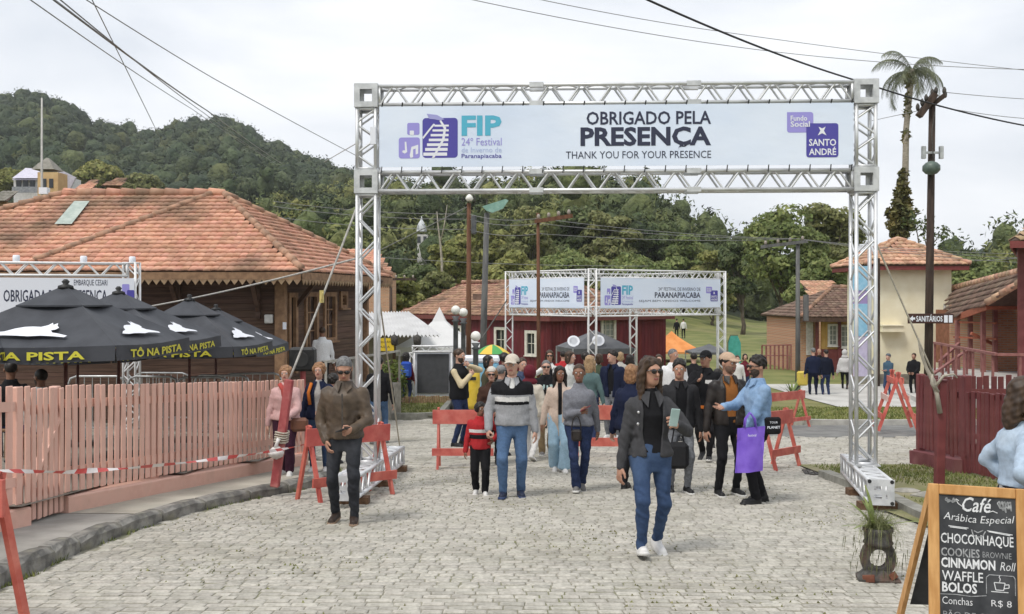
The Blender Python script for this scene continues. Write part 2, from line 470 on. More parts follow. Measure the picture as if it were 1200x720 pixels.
while pos < tot - .2:
    L = rr.choice((.38, .5, .62, .75, .9)); a = along(pts, pos); b = along(pts, min(pos + L, tot)); d = b - a; n = Vector((-d.y, d.x, 0)).normalized()
    c = (a + b) / 2 + n * .085
    o = link_mesh('kerb_stone', rr.choice(kv), kerb); o.location = (c.x, c.y, g(c.x, c.y) + rr.uniform(-.012, .01))
    o.rotation_euler = (rr.uniform(-.03, .03), 0, 0)
    sl_ = (g(b.x, b.y) - g(a.x, a.y)) / max(d.length, .01)
    # long side along the street, front face to the road
    o.rotation_euler = Matrix((d.normalized() + Vector((0, 0, sl_)), n, Vector((0, 0, 1)))).transposed().to_3x3().normalized().to_euler()
    o.scale = (d.length / .6 * .985, -1, 1)
    pos += L
# ---- yard behind the fence, verge and roads on the right, lawns behind
M_YARD = mat('yard_ground_earth', (.20, .18, .15), (.29, .27, .23), scale=1.5, rough=.95, bump=.4, bscale=40)
yard = struct(region_sheet('yard_ground', -34, -3, 5.0, 30, .5, lambda x, y: x < (xfence(y) if y < 15.5 else -3.3 - (y - 15.5) * .95) - .12, .33, M_YARD))
M_VERGE = mat('verge_grass_earth', (.155, .165, .06), (.235, .215, .115), scale=1.6, rough=.95, bump=.6, bscale=60, c3=(.33, .295, .22), s3=1.0, amt3=.8)
verge = struct(region_sheet('verge', 4.15, 16, 2.0, 16.0, .25, lambda x, y: x > (4.7 if y > 11 else 4.25) and y < 15.95, .03, M_VERGE))
M_ASPH = mat('asphalt', (.15, .15, .145), (.21, .21, .20), scale=2, rough=.9, bump=.4, bscale=120)
asph = struct(region_sheet('asphalt_road', 3.5, 30, 21.2, 24.2, .25, lambda x, y: x > 5.0 + (y - 21.4) * .6, .012, M_ASPH))
M_LAWN = mat('lawn_grass', (.115, .135, .038), (.20, .195, .07), scale=1.2, rough=.95, bump=.7, bscale=40, c3=(.25, .21, .10), s3=.5, amt3=.7)
lawn_r = struct(region_sheet('lawn', 4.5, 16, 24.3, 40, .25, lambda x, y: x > 6.6 and y < 28.6 + 12 * (x < 9.5) and (x - 6.6) > max(0, 1.2 - (y - 24.3)), .11, M_LAWN))
lawn_l = struct(region_sheet('lawn', -16, -1.5, 26, 40, .25, lambda x, y: x < -2.0, .09, M_LAWN))
M_PATH = mat('path_concrete', (.42, .41, .385), (.53, .52, .49), scale=1.4, rough=.9, bump=.15)
path_r = struct(region_sheet('path', 7, 26, 28.5, 37.5, .25, lambda x, y: x > 9.4 - (y - 28.5) * .0, .13, M_PATH))
# low kerbs along both lawns
M_KERB2 = mat('kerb_concrete', (.36, .35, .32), (.46, .45, .41), scale=5, rough=.9, bump=.3)
M_KERB3 = mat('kerb_dark_stone', (.20, .195, .17), (.29, .285, .25), scale=6, rough=.9, bump=.5, bscale=40)
def low_kerb(pts, h, wd, m):
    ps = resample(pts, .5); mb = MB()
    rings = []
    for i, p in enumerate(ps):
        q = ps[min(i + 1, len(ps) - 1)] - ps[max(i - 1, 0)]; n = Vector((-q.y, q.x, 0)).normalized() * wd / 2; z = g(p.x, p.y)
        rings.append([Vector((p.x - n.x, p.y - n.y, z - .1)), Vector((p.x + n.x, p.y + n.y, z - .1)), Vector((p.x + n.x * .9, p.y + n.y * .9, z + h)), Vector((p.x - n.x * .9, p.y - n.y * .9, z + h))])
    mb.loft(rings); return struct(mb.build('kerb', m, recalc=True))
low_kerb([(6.6, 29), (6.6, 25.6), (6.9, 24.7), (7.8, 24.3), (14, 24.25), (22, 24.2)], .14, .16, M_KERB2)
low_kerb([(-16, 25.7), (-8, 25.85), (-2.4, 25.95), (-1.95, 26.3), (-1.9, 33)], .17, .18, M_KERB3)
# kerb beside the gate's right foot
mb = MB(); gg = [tuple(GP(*p).xy) for p in ((1046, 583), (1060, 596), (1090, 615))]
low_kerb([(4.62, 14.5)] + [(4.6, 12.2), (4.35, 10.2), (4.25, 7.2)], .10, .2, M_KERB3)
# drain grate in the cobbles
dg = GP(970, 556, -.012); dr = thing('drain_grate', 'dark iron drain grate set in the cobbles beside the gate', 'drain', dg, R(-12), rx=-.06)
M_IRON = mat('dark_iron', (.05, .048, .045), (.10, .09, .08), scale=20, rough=.7, metal=.3)
mb = MB()
for k in range(7): mb.box((-.27 + k * .09, 0, .02), (.04, .5, .02))
mb.build('bars', M_IRON, dr)
mb = MB(); mb.box((0, 0, .014), (.66, .5, .006)); mb.build('shade_sheet', mat('pit_shade', (.03, .03, .028)), dr)  # flat dark sheet painted as the shade below the bars
mb = MB()
for sx, sy, a, b in ((0, -.28, .7, .05), (0, .28, .7, .05), (-.33, 0, .05, .6), (.33, 0, .05, .6)): mb.box((sx, sy, .018), (a, b, .022))
mb.build('frame', M_IRON, dr)

# ---- grass blades on verge, lawns and at the kerb foot
def blades(name, pts, hmin, hmax, m, wd=.012):
    n = len(pts); p = np.array(pts); a = np.random.rand(n) * 6.28; h = hmin + (hmax - hmin) * np.random.rand(n)
    lean = (np.random.rand(n, 2) - .5) * 1.2 * h[:, None]
    dx = np.stack([np.cos(a), np.sin(a), 0 * a], -1) * wd
    V = np.stack([p - dx, p + dx, p + np.concatenate([lean, h[:, None]], 1)], 1).reshape(-1, 3)
    FT = np.arange(3 * n).reshape(n, 3)
    return stuff(tag(link_mesh(name, np_mesh(name, V, FT), None, [m]), *GRASSLAB.pop(0)))
GRASSLAB = [('short patchy grass on the verge by the gate foot', 'grass'), ('mown grass of the lawns behind the street', 'grass'), ('weeds growing along the foot of the left kerb', 'weeds'), ('moss and weeds in the cobble joints', 'weeds')]
M_BLADE = mat('grass_blade', (.12, .16, .04), (.26, .27, .09), scale=3, rough=.8, isl=.3, trans=.2)
pt = []
while len(pt) < 9000:
    x = random.uniform(4.8, 8.3); y = random.uniform(9, 15.9)
    if (math.sin(x * 2.1 + y) + math.sin(y * 1.7 - x * .8) + random.uniform(-1, 1)) > -.2: pt.append((x, y, g(x, y) + .02))
blades('grass', pt, .02, .07, M_BLADE)
pt = []
for _ in range(14000):
    if random.random() < .5: x = random.uniform(6.7, 14); y = random.uniform(24.4, 28.5); o_ = .1
    else: x = random.uniform(-8, -2); y = random.uniform(26.1, 33); o_ = .08
    pt.append((x, y, g(x, y) + o_))
blades('grass', pt, .03, .09, M_BLADE, .02)
pt = []
for _ in range(1500):
    s = random.uniform(0, tot); p = along(pts, s); q = random.uniform(-.06, .03)
    if math.sin(s * 3.1) + math.sin(s * 7.7) + random.uniform(-1, .6) > .1: pt.append((p.x - q, p.y, g(p.x, p.y)))
blades('weeds', pt, .015, .06, M_BLADE, .008)
pt = []
for _ in range(9000):
    y = 5.5 + 12 * random.random() ** 1.2; y = 4.7 + round((y - 4.7) / PITCH) * PITCH + PITCH / 2; x = random.uniform(-3.6, 4.4)
    if math.sin(x * 1.9 + y * .7) + math.sin(y * 2.3 - x) + random.uniform(-1, 1) > .9 and inroad(x, y): pt.append((x, y + random.uniform(-.008, .008), g(x, y)))
blades('weeds', pt, .008, .024, mat('moss_blade', (.17, .18, .065), (.25, .24, .11), scale=3, rough=.9, isl=.25), .014)

# ================================================================== LEFT PICKET FENCE
M_PINK = mat('salmon_paint', (.68, .405, .325), (.76, .48, .39), scale=5, rough=.55, bump=.12, bscale=60, c3=(.50, .29, .225), s3=5.0, amt3=.45, objr=.05)
fpts = [Vector((p[0], p[1], 0)) for p in FL]
ftot = sum((b - a).length for a, b in zip(fpts[:-1], fpts[1:]))
def fs(i): return sum((b - a).length for a, b in zip(fpts[:i], fpts[1:i + 1]))
sg0, sg1 = fs(2), fs(3)          # the gate opening
fence = thing('picket_fence', 'salmon pink wooden picket fence along the left pavement', 'fence', (fpts[3].x, fpts[3].y, g(fpts[3].x, fpts[3].y)))
fgate = thing('picket_gate', 'salmon pink picket gate near the left edge, its pickets reaching lower than the fence', 'gate', (fpts[2].x, fpts[2].y, g(fpts[2].x, fpts[2].y)))
def picket_mesh(hh, wd=.076, th=.022):
    mb = MB(); mb.bev((0, 0, hh / 2), (wd, th, hh), .006); me = bpy.data.meshes.new('picket'); me.from_pydata([tuple(v) for v in mb.v], [], mb.f); me.materials.append(M_PINK); me.update(); return me
PKL, PKS = picket_mesh(1.10), picket_mesh(1.26)
rr = random.Random(5)
s = .05
def fdir(s): d = along(fpts, min(s + .05, ftot)) - along(fpts, max(s - .05, 0)); return d.normalized()
while s < ftot:
    p = along(fpts, s); d = fdir(s); az = math.atan2(d.y, d.x); gate_ = sg0 + .06 < s < sg1 - .06
    par = fgate if gate_ else fence
    o = link_mesh('picket', PKS if gate_ else PKL, par)
    z = g(p.x, p.y) + .125 + (.03 if gate_ else .21)
    o.location = RM[par.name].inverted() @ Vector((p.x, p.y, z + rr.uniform(-.005, .005))); o.rotation_euler = (rr.uniform(-.008, .008), rr.uniform(-.008, .008), az)
    s += .118
def frail(s0, s1, dz, par, th=.03, hh=.09, off=.035, name='rail'):
    n = max(1, int((s1 - s0) / 1.6))
    for k in range(n):
        a = s0 + (s1 - s0) * k / n; b = s0 + (s1 - s0) * (k + 1) / n; pa = along(fpts, a); pb = along(fpts, b); d = fdir((a + b) / 2); nn = Vector((-d.y, d.x, 0)) * off
        mb = MB(); mb.bar((pa.x + nn.x, pa.y + nn.y, g(pa.x, pa.y) + .125 + dz), (pb.x + nn.x, pb.y + nn.y, g(pb.x, pb.y) + .125 + dz), hh, th, up=(nn.normalized())); mb.build(name, M_PINK, par, world=True)
for a, b in ((0, sg0), (sg1, ftot)):
    for dz in (.42, 1.12): frail(a, b, dz, fence)
    n = max(1, int((b - a) / 1.5))
    for k in range(n + 1):
        p = along(fpts, a + (b - a) * k / n); d = fdir(a + (b - a) * k / n); nn = Vector((-d.y, d.x, 0)) * .1
        mb = MB(); z = g(p.x, p.y) + .125; mb.bar((p.x + nn.x, p.y + nn.y, z), (p.x + nn.x, p.y + nn.y, z + 1.3), .09, .09, bv=.008); mb.build('post', M_PINK, fence, world=True)
    # plinth
    mb = MB(); rings = []
    m_ = max(2, int((b - a) / .5))
    for k in range(m_ + 1):
        s_ = a + (b - a) * k / m_; p = along(fpts, s_); d = fdir(s_); nn = Vector((-d.y, d.x, 0)); z = g(p.x, p.y) + .12
        f_ = p - nn * .05; bk = p + nn * .14
        rings.append([Vector((f_.x, f_.y, z - .1)), Vector((bk.x, bk.y, z - .1)), Vector((bk.x, bk.y, z + .185)), Vector((f_.x + nn.x * .015, f_.y + nn.y * .015, z + .185)), Vector((f_.x, f_.y, z + .165))])
    mb.loft(rings); mb.build('plinth', M_PINK, fence, world=True, recalc=True)
for dz in (.28, 1.08): frail(sg0 + .07, sg1 - .07, dz, fgate, off=.03)
pa, pb = along(fpts, sg0 + .1), along(fpts, sg1 - .1)
mb = MB(); mb.bar((pa.x - .03, pa.y + .01, g(pa.x, pa.y) + .46), (pb.x - .03, pb.y + .01, g(pb.x, pb.y) + 1.1), .03, .08, up=(1, 0, 0)); mb.build('brace', M_PINK, fgate, world=True)

# ================================================================== RIGHT RED PICKET FENCE
M_RED = mat('dark_red_paint', (.13, .032, .034), (.18, .05, .05), scale=6, rough=.5, bump=.15, bscale=50, c3=(.10, .02, .02), s3=3, amt3=.5, objr=.1)
M_PLINTH = mat('maroon_plinth', (.14, .04, .045), (.21, .07, .075), scale=3, rough=.85, bump=.4, c3=(.28, .16, .14), s3=2, amt3=.5)
RF = [Vector(p) for p in ((9.5, 16.75, 0), (6.75, 16.3, 0), (6.79, 14.75, 0), (6.83, 13.0, 0), (6.8, 11.2, 0), (6.9, 9.5, 0))]
rfence = thing('picket_fence', 'dark red picket fence with maroon plinth on the right behind the chalkboard', 'fence', (6.75, 16.3, g(6.75, 16.3)))
mb = MB(); mb.bev((0, 0, .6), (.10, .026, 1.2), .006); PKR = bpy.data.meshes.new('picket'); PKR.from_pydata([tuple(v) for v in mb.v], [], mb.f); PKR.materials.append(M_RED); PKR.update()
rtot = sum((b - a).length for a, b in zip(RF[:-1], RF[1:])); s = .05
while s < rtot:
    p = along(RF, s); d = (along(RF, min(s + .04, rtot)) - along(RF, max(0, s - .04))).normalized()
    o = link_mesh('picket', PKR, rfence); low = 4.4 < s < 7.4
    o.location = RM[rfence.name].inverted() @ Vector((p.x, p.y, g(p.x, p.y) + (.06 if low else .26) + rr.uniform(-.02, .02))); o.rotation_euler = (rr.uniform(-.02, .02), rr.uniform(-.02, .02), math.atan2(d.y, d.x)); s += .135
for i in range(len(RF) - 1):
    a, b = RF[i], RF[i + 1]; d = (b - a).normalized(); nn = Vector((-d.y, d.x, 0)) * .04
    for dz in (.45, 1.2):
        mb = MB(); mb.bar((a.x + nn.x, a.y + nn.y, g(a.x, a.y) + dz), (b.x + nn.x, b.y + nn.y, g(b.x, b.y) + dz), .09, .03, up=nn.normalized()); mb.build('rail', M_RED, rfence, world=True)
    mb = MB(); mb.bev((a.x + nn.x, a.y + nn.y, g(a.x, a.y) + .72), (.12, .12, 1.56), .012); mb.build('post', M_RED, rfence, world=True)
    if i < 2:
        mb = MB(); mb.bar((a.x, a.y, g(a.x, a.y) + .11), (b.x, b.y, g(b.x, b.y) + .11), .24, .30, up=nn.normalized()); mb.v = mb.v; mb.build('plinth', M_PLINTH, rfence, world=True)
pp = GP(1102, 571, .02); rp_ = thing('post', 'free standing dark red square post in front of the red picket fence', 'post', pp)
mb = MB(); mb.bev((0, 0, .70), (.115, .115, 1.44), .012, Matrix.Rotation(R(1.5), 3, 'Y')); mb.build('shaft', M_RED, rp_)
mb = MB(); mb.box((.02, 0, 1.43), (.13, .13, .02)); mb.build('cap', M_RED, rp_)
# driftwood branch tied to the post
M_BARK = mat('pale_branch', (.30, .27, .22), (.45, .41, .34), scale=14, rough=.9, bump=.5, stretch=(1, 1, .3))
br = thing('branch', 'pale twisted dead branch standing against the post at the red fence', 'branch', (pp.x - .02, pp.y - .08, pp.z + 1.0))
mb = MB(); mb.tube([(-.02, 0, 0), (-.06, .0, .25), (-.1, .02, .42), (-.2, 0, .6), (-.26, .03, .8), (-.31, 0, 1.0)], [.035, .03, .036, .024, .02, .014], 7); mb.build('stem', M_BARK, br, True)
mb = MB(); mb.tube([(-.08, 0, .36), (.02, -.02, .5), (.16, 0, .52), (.22, .02, .47)], [.022, .018, .014, .01], 6); mb.tube([(-.05, 0, .28), (-.14, -.03, .4), (-.13, -.02, .52)], [.03, .025, .012], 6); mb.build('twig', M_BARK, br, True)
# stones on the verge
M_ROCK = mat('verge_stone', (.25, .24, .21), (.38, .36, .32), scale=8, rough=.95, bump=.6, bscale=40)
for k, (px, py, r_) in enumerate(((1095, 585, .18), (1062, 579, .13))):
    p = GP(px, py); mb = MB(); mb.ball((0, 0, 0), (r_ * 1.5, r_, r_ * .35), 9, 5); mb.v = [(v[0] * (1 + .15 * math.sin(v[1] * 30)), v[1], v[2]) for v in mb.v]
    o = mb.build('stone', M_ROCK); o.location = (p.x, p.y, p.z + .03); tag(o, ('flat pale stone lying in front of the red post', 'small flat stone lying just right of the gate foot')[k], 'stone')
# ================================================================== TRUSSES
M_ALU = mat('aluminium', (.60, .61, .62), (.74, .75, .76), scale=4, rough=.42, metal=.5, bump=.1, bscale=50)
M_ALU2 = mat('aluminium_plate', (.52, .53, .54), (.68, .69, .70), scale=9, rough=.45, metal=.5)
M_BLACKP = mat('black_plastic', (.015, .015, .016), (.03, .03, .03), rough=.5)
def truss_parts(par, name, p0, p1, up, w=.29, r=.025, rb=.014, pitch=.25, nf=6, caps=True, world=True, mt=None, nb=4):
    """square truss: chords as one part, the lacing of each side as a sub-part"""
    mt = mt or M_ALU
    p0 = Vector(p0); p1 = Vector(p1); L = (p1 - p0).length; d = (p1 - p0) / L; up = Vector(up); x = up.cross(d).normalized(); y = d.cross(x)
    h = w / 2 - r
    cs = [p0 + x * sx * h + y * sy * h for sx, sy in ((-1, -1), (1, -1), (1, 1), (-1, 1))]
    mb = MB()
    for c in cs: mb.tube([c, c + d * L], r, nf)
    if caps:
        for t in (.012, L - .012):
            for k in range(4): mb.bar(cs[k] + d * t, cs[(k + 1) % 4] + d * t, .03, .03)
    o = mb.build(name, mt, par, True, world)
    n = max(2, int(round(L / pitch)))
    if n % 2: n += 1
    for k in range(4):
        a = cs[k]; b = cs[(k + 1) % 4]; lm = MB()
        for i in range(n):
            t0 = L * (i + .08) / n; t1 = L * (i + .92) / n
            q0, q1 = (a, b) if (i + (k > 1)) % 2 == 0 else (b, a)
            lm.tube([q0 + d * t0, q1 + d * t1], rb, nb, False)
        lo = lm.build('lacing', mt, o, True, world)
    return o
def corner_block(par, c, M, w=.30):
    mb = MB()
    for ax in range(3):
        for sg in (-1, 1):
            n = Vector([0, 0, 0]); n[ax] = sg * w / 2
            o1, o2 = [k for k in range(3) if k != ax]
            for u in (-1, 1):                          # plate with a slot: two strips each way
                s1 = [0.012] * 3; s1[o1] = .07; s1[o2] = w; q = n.copy(); q[o1] = u * .115; mb.box(Vector(c) + M @ q, s1, M)
                s2 = [0.010] * 3; s2[o2] = .07; s2[o1] = .16; q = n.copy(); q[o2] = u * .115; mb.box(Vector(c) + M @ q, s2, M)
    return mb.build('corner_block', M_ALU2, par, world=True)
# ---- main gate
GL = Vector((-1.885, 12.85)); GR = Vector((4.50, 12.58))
gdir = (GR - GL).normalized(); GW = (GR - GL).length; grz = math.atan2(gdir.y, gdir.x)
ZL, ZR = g(GL.x, GL.y), g(GR.x, GR.y)
TOP = 4.30          # world height of the top of the gate
gate = thing('truss_gate', 'tall aluminium truss gate spanning the street with a wide light blue banner', 'gate', (GL.x, GL.y, ZL), grz)
GM = RM[gate.name]
Mz = Matrix.Rotation(grz, 3, 'Z')
def gl(lx, ly, wz): return Vector((GL.x + gdir.x * lx - gdir.y * ly, GL.y + gdir.y * lx + gdir.x * ly, wz))
gate_px = lambda px: (px - 431) / 581.0 * GW
gate_z = lambda px, py: CZ + (HZ - py) / F * (GL.y + (GR.y - GL.y) * (px - 431) / 581.0)
zt_beam = gate_z(720, 112); zb_beam = gate_z(720, 213)
for side, (lx, zb) in enumerate(((0, ZL), (GW, ZR))):
    z0 = zb + .40
    truss_parts(gate, 'column', gl(lx, 0, z0), gl(lx, 0, zb_beam - .16), (gdir.y, -gdir.x, 0) , pitch=.29)
    truss_parts(gate, 'column', gl(lx, 0, zb_beam + .16), gl(lx, 0, zt_beam - .16), (gdir.y, -gdir.x, 0), pitch=.28)
    for zz in (zt_beam, zb_beam): corner_block(gate, gl(lx, 0, zz), Mz)
truss_parts(gate, 'top_beam', gl(.16, 0, zt_beam), gl(GW - .16, 0, zt_beam), (0, 0, 1), pitch=.21)
truss_parts(gate, 'bottom_beam', gl(.16, 0, zb_beam), gl(GW - .16, 0, zb_beam), (0, 0, 1), pitch=.21)
# joint collars on the beams
for t in (.345, .66):
    for zz in (zt_beam, zb_beam):
        for sy in (-.12, .12):
            for sz in (-.12, .12): MB().bar(gl(GW * t - .09, sy, zz + sz), gl(GW * t + .09, sy, zz + sz), .062, .062).build('beam_joint', M_ALU2, gate, world=True)
# feet: long trusses on timber blocks
fd = Vector((-.235, -.972, 0)).normalized()
def foot(c, fdv, ln_f, ln_b, zbase):
    a = c + fdv * ln_f; b = c - fdv * ln_b
    pa = Vector((a.x, a.y, g(a.x, a.y) + .235)); pb = Vector((b.x, b.y, g(b.x, b.y) + .235))
    o = truss_parts(gate, 'foot', pb, pa, (0, 0, 1), pitch=.22, r=.026, rb=.017)
    d = (pa - pb).normalized(); x = Vector((0, 0, 1)).cross(d).normalized(); y = d.cross(x); M = Matrix((x, y, d)).transposed()
    for e in (pa, pb):
        mb = MB()
        for u in (-1, 1):
            mb.box(e + M @ Vector((u * .105, 0, 0)), (.075, .28, .012), M); mb.box(e + M @ Vector((0, u * .105, 0)), (.29, .075, .010), M)
        mb.box(e, (.2, .05, .010), M); mb.box(e + M @ Vector((.03, 0, 0)), (.04, .2, .011), M); mb.build('end_plate', M_ALU2, o, world=True)
    for u in (-1, 1):
        for v in (-1, 1): MB().tube([pa + M @ Vector((u * .118, v * .118, -.01)), pa + M @ Vector((u * .118, v * .118, .012))], .022, 8).build('tube_plug', M_BLACKP, o, world=True)
    for k in range(9):                                  # rungs on the top side
        mb = MB(); q = pb.lerp(pa, (k + .5) / 9); mb.bar(q + M @ Vector((-.115, .118, 0)), q + M @ Vector((.115, .118, 0)), .05, .02); mb.build('rung', M_ALU, o, world=True)
    for t in (.06, .5, .9):
        mb = MB(); q = pb.lerp(pa, t); zg = g(q.x, q.y); mb.box((q.x, q.y, zg + .045), (.42, .16, .085)); mb.build('timber_block', mat('timber_block', (.10, .055, .03), (.17, .10, .06), scale=12, rough=.9, bump=.3), gate, world=True)
    mb = MB(); mb.box(c.to_3d() + Vector((0, 0, g(c.x, c.y) + .39)) if len(c) == 2 else Vector((c.x, c.y, g(c.x, c.y) + .39)), (.34, .34, .02), Mz); mb.build('base_plate', M_ALU2, gate, world=True)
foot(Vector((GR.x, GR.y, 0)), fd, 1.75, 1.55, ZR)
foot(Vector((GL.x, GL.y, 0)), Vector((-.02, -1, 0)).normalized(), 1.6, 2.6, ZL)
# banner with print
M_BAN = mat('banner_vinyl', (.68, .77, .93), (.78, .85, .97), scale=.45, rough=.38, spec=.4, bump=.5, bdist=.022, bscale=1.3, stretch=(1, 1, 2))
M_NAVY = mat('print_navy', (.035, .04, .075), rough=.5); M_INDIGO = mat('print_indigo', (.085, .075, .36), rough=.5)
M_VIOL = mat('print_violet', (.33, .30, .70), rough=.5); M_TEAL = mat('print_teal', (.10, .45, .62), rough=.5); M_PALE = mat('print_pale_violet', (.36, .36, .68), rough=.5)
M_WHITE = mat('print_white', (.78, .80, .86), rough=.5)
BYF = -.155
def banner_panel(par, lx0, lx1, z0, z1, ly, glf, m, name='banner'):
    mb = MB(); n = 44; mm = 8; V = []
    for side in (0, 1):
        for i in range(n + 1):
            for j in range(mm + 1):
                u = i / n; v = j / mm
                b = 0
                V.append(glf(lx0 + (lx1 - lx0) * u, ly - b + side * .006, z0 + (z1 - z0) * v))
    off = (n + 1) * (mm + 1); Fc = []
    for i in range(n):
        for j in range(mm):
            a = i * (mm + 1) + j; Fc.append((a, a + mm + 1, a + mm + 2, a + 1)); Fc.append((a + off, a + 1 + off, a + mm + 2 + off, a + mm + 1 + off))
    mb.add(V, Fc); return mb.build(name, m, par, True, True)
ban = banner_panel(gate, gate_px(447), gate_px(997), gate_z(720, 196.5), gate_z(720, 125.5), BYF, gl, M_BAN)
def rrect(x0, x1, z0, z1, r, rounds=(1, 1, 1, 1)):
    o = []
    for (cx, cz, a0), on in zip(((x0 + r, z0 + r, 180), (x1 - r, z0 + r, 270), (x1 - r, z1 - r, 0), (x0 + r, z1 - r, 90)), rounds):
        if on:
            for k in range(5): a = R(a0 + k * 22.5); o.append((cx + r * math.cos(a), cz + r * math.sin(a)))
        else:
            a = R(a0 + 45); o.append((cx + r * math.sqrt(2) * math.cos(a), cz + r * math.sqrt(2) * math.sin(a)))
    return o
class Print:
    """flat print on a banner, given in photo pixels"""
    def __init__(s, fx, fz, place, ly, par): s.fx = fx; s.fz = fz; s.pl = place; s.ly = ly; s.par = par
    def poly(s, pts, m, lay=0, name='emblem'):
        mb = MB(); mb.add([s.pl(s.fx(a), s.ly - .002 - lay * .0015, s.fz(a, b)) for a, b in pts], [tuple(range(len(pts)))]); return mb.build(name, m, s.par, world=True)
    def rr(s, x0, x1, y0, y1, r, m, lay=0, rounds=(1, 1, 1, 1)): return s.poly(rrect(x0, x1, y1, y0, r, rounds) if False else [(a, b) for a, b in rrect_px(x0, x1, y0, y1, r, rounds)], m, lay)
    def text(s, txt, x0, x1, y0, y1, m, bold=0.0, lay=1, name='lettering'):
        V, Fc = text_geo(txt, bold); mb = MB()
        mb.add([s.pl(s.fx(x0 + (x1 - x0) * u), s.ly - .002 - lay * .0015, s.fz(x0 + (x1 - x0) * u, y1 + (y0 - y1) * v)) for u, v in V], Fc)
        return mb.build(name, m, s.par, world=True)
def rrect_px(x0, x1, y0, y1, r, rounds):
    return [(a, -b) for a, b in rrect(x0, x1, -y1, -y0, r, rounds)]
def fip_logo(pr, ox, oy, sc, small=False, k=1.0):
    """rails emblem and FIP wordmark; ox, oy = its photo origin, sc = scale"""
    q = lambda x, y: (ox + (x - 470) * sc * k, oy + (y - 137) * sc)
    def poly(pts, m, lay=0): pr.poly([q(*p) for p in pts], m, lay)
    def rr(x0, x1, y0, y1, r, m, lay=0, rounds=(1, 1, 1, 1)): poly(rrect_px(x0, x1, y0, y1, r, rounds), m, lay)
    rr(480, 494.5, 146, 160, 2, M_VIOL); rr(470, 495, 163, 187.5, 3, M_VIOL); rr(498, 539.5, 140.5, 187, 4, M_INDIGO)
    # pale trackbed sweeping through the emblem with sleepers
    bed = [(500, 187), (504, 176), (512, 163), (516, 152), (512, 145), (503, 136), (516, 138.5), (526, 143), (531, 152), (531, 163), (525, 176), (522, 187)]
    for i in range(7):
        t = i / 6; yy = 184 - 34 * t; xa = 499 + 13 * t; xb = 527 + 4 * t - 2 * t * t
        rr(xa, xb, yy - 3.2 + 1.6 * t, yy + .6, .4, M_WHITE, 1)
    poly([(509, 187), (512, 187), (524, 166), (526, 152), (520, 143), (518, 144), (523, 153), (521, 166)], M_WHITE, 2)
    poly([(498, 163), (506, 153), (511, 147), (513, 148), (507, 155), (499, 165)], M_WHITE, 2)
    poly([(503, 135.5), (515, 137), (524, 142), (519, 143.5), (512, 142), (506, 141.5)], M_PALE, 2)
    # notes
    poly([(477, 168), (479, 168), (480, 180), (477, 182), (474, 180), (475, 178), (477.5, 178)], M_WHITE, 1); poly([(485, 174), (493, 171.5), (493, 182), (490, 183), (490, 176), (487, 177), (487, 186), (484, 187), (483, 184)], M_WHITE, 1)
    rr(483, 488, 155, 160, 1, M_WHITE, 1)
    a, b = q(544, 0)[0], q(591, 0)[0]
    pr.text('FIP', a, b, q(0, 138)[1], q(0, 161.5)[1], M_TEAL, .035)
    pr.text('24º Festival', a, b, q(0, 164)[1], q(0, 173)[1], M_VIOL)
    pr.text('de Inverno de', a, b, q(0, 175)[1], q(0, 181)[1], mat('print_faint', (.47, .55, .80)))
    pr.text('Paranapiacaba', a, b, q(0, 182.5)[1], q(0, 189)[1], M_INDIGO, .01)
def city_logo(pr, ox, oy, sc, k=1.0):
    q = lambda x, y: (ox + (x - 921) * sc * k, oy + (y - 136) * sc)
    pr.poly([q(*p) for p in rrect_px(921, 951, 136, 159.5, 3, (1, 1, 1, 0))], M_VIOL); pr.poly([q(*p) for p in rrect_px(943, 979.5, 149, 188, 3, (1, 1, 1, 1))], M_INDIGO, 1)
    pr.text('Fundo', q(925, 0)[0], q(944, 0)[0], q(0, 140)[1], q(0, 146)[1], M_WHITE, .02, 2); pr.text('Social', q(925, 0)[0], q(947, 0)[0], q(0, 146.5)[1], q(0, 153)[1], M_WHITE, .02, 2)
    pr.text('SANTO', q(946, 0)[0], q(977, 0)[0], q(0, 167)[1], q(0, 175)[1], M_WHITE, .02, 2); pr.text('ANDRÉ', q(946, 0)[0], q(977, 0)[0], q(0, 176)[1], q(0, 185.5)[1], M_WHITE, .02, 2)
    pr.poly([q(*p) for p in ((957, 153), (961, 155), (965, 153), (963, 157.5), (966, 163), (961, 160.5), (956, 163), (959, 157.5))], M_WHITE, 2)
pr = Print(gate_px, lambda px, py: gate_z(720, py), gl, BYF, ban)
fip_logo(pr, 470, 136, 1.0)
pr.text('OBRIGADO PELA', 690, 834, 133.5, 149, M_NAVY, .018); pr.text('PRESENÇA', 683, 834, 151.5, 178.5, M_NAVY, .035); pr.text('THANK YOU FOR YOUR PRESENCE', 666, 834, 179.5, 188, M_NAVY, .0)
city_logo(pr, 921, 136, 1.0)
mb = MB()                                             # ties that hold the banner
for i in range(24):
    lx = gate_px(447 + i * 23.7 + 3)
    mb.bar(gl(lx, -.15, gate_z(720, 126)), gl(lx + .01, -.16, zt_beam - .10), .012); mb.bar(gl(lx, -.15, gate_z(720, 196)), gl(lx - .01, -.16, zb_beam + .10), .012)
mb.build('cable_tie', M_BLACKP, gate, world=True)
mb = MB(); mb.box(gl(.1, -.17, gate_z(720, 160)), (.07, .05, .22), Mz); mb.build('tag_plate', M_WHITE, gate, world=True)

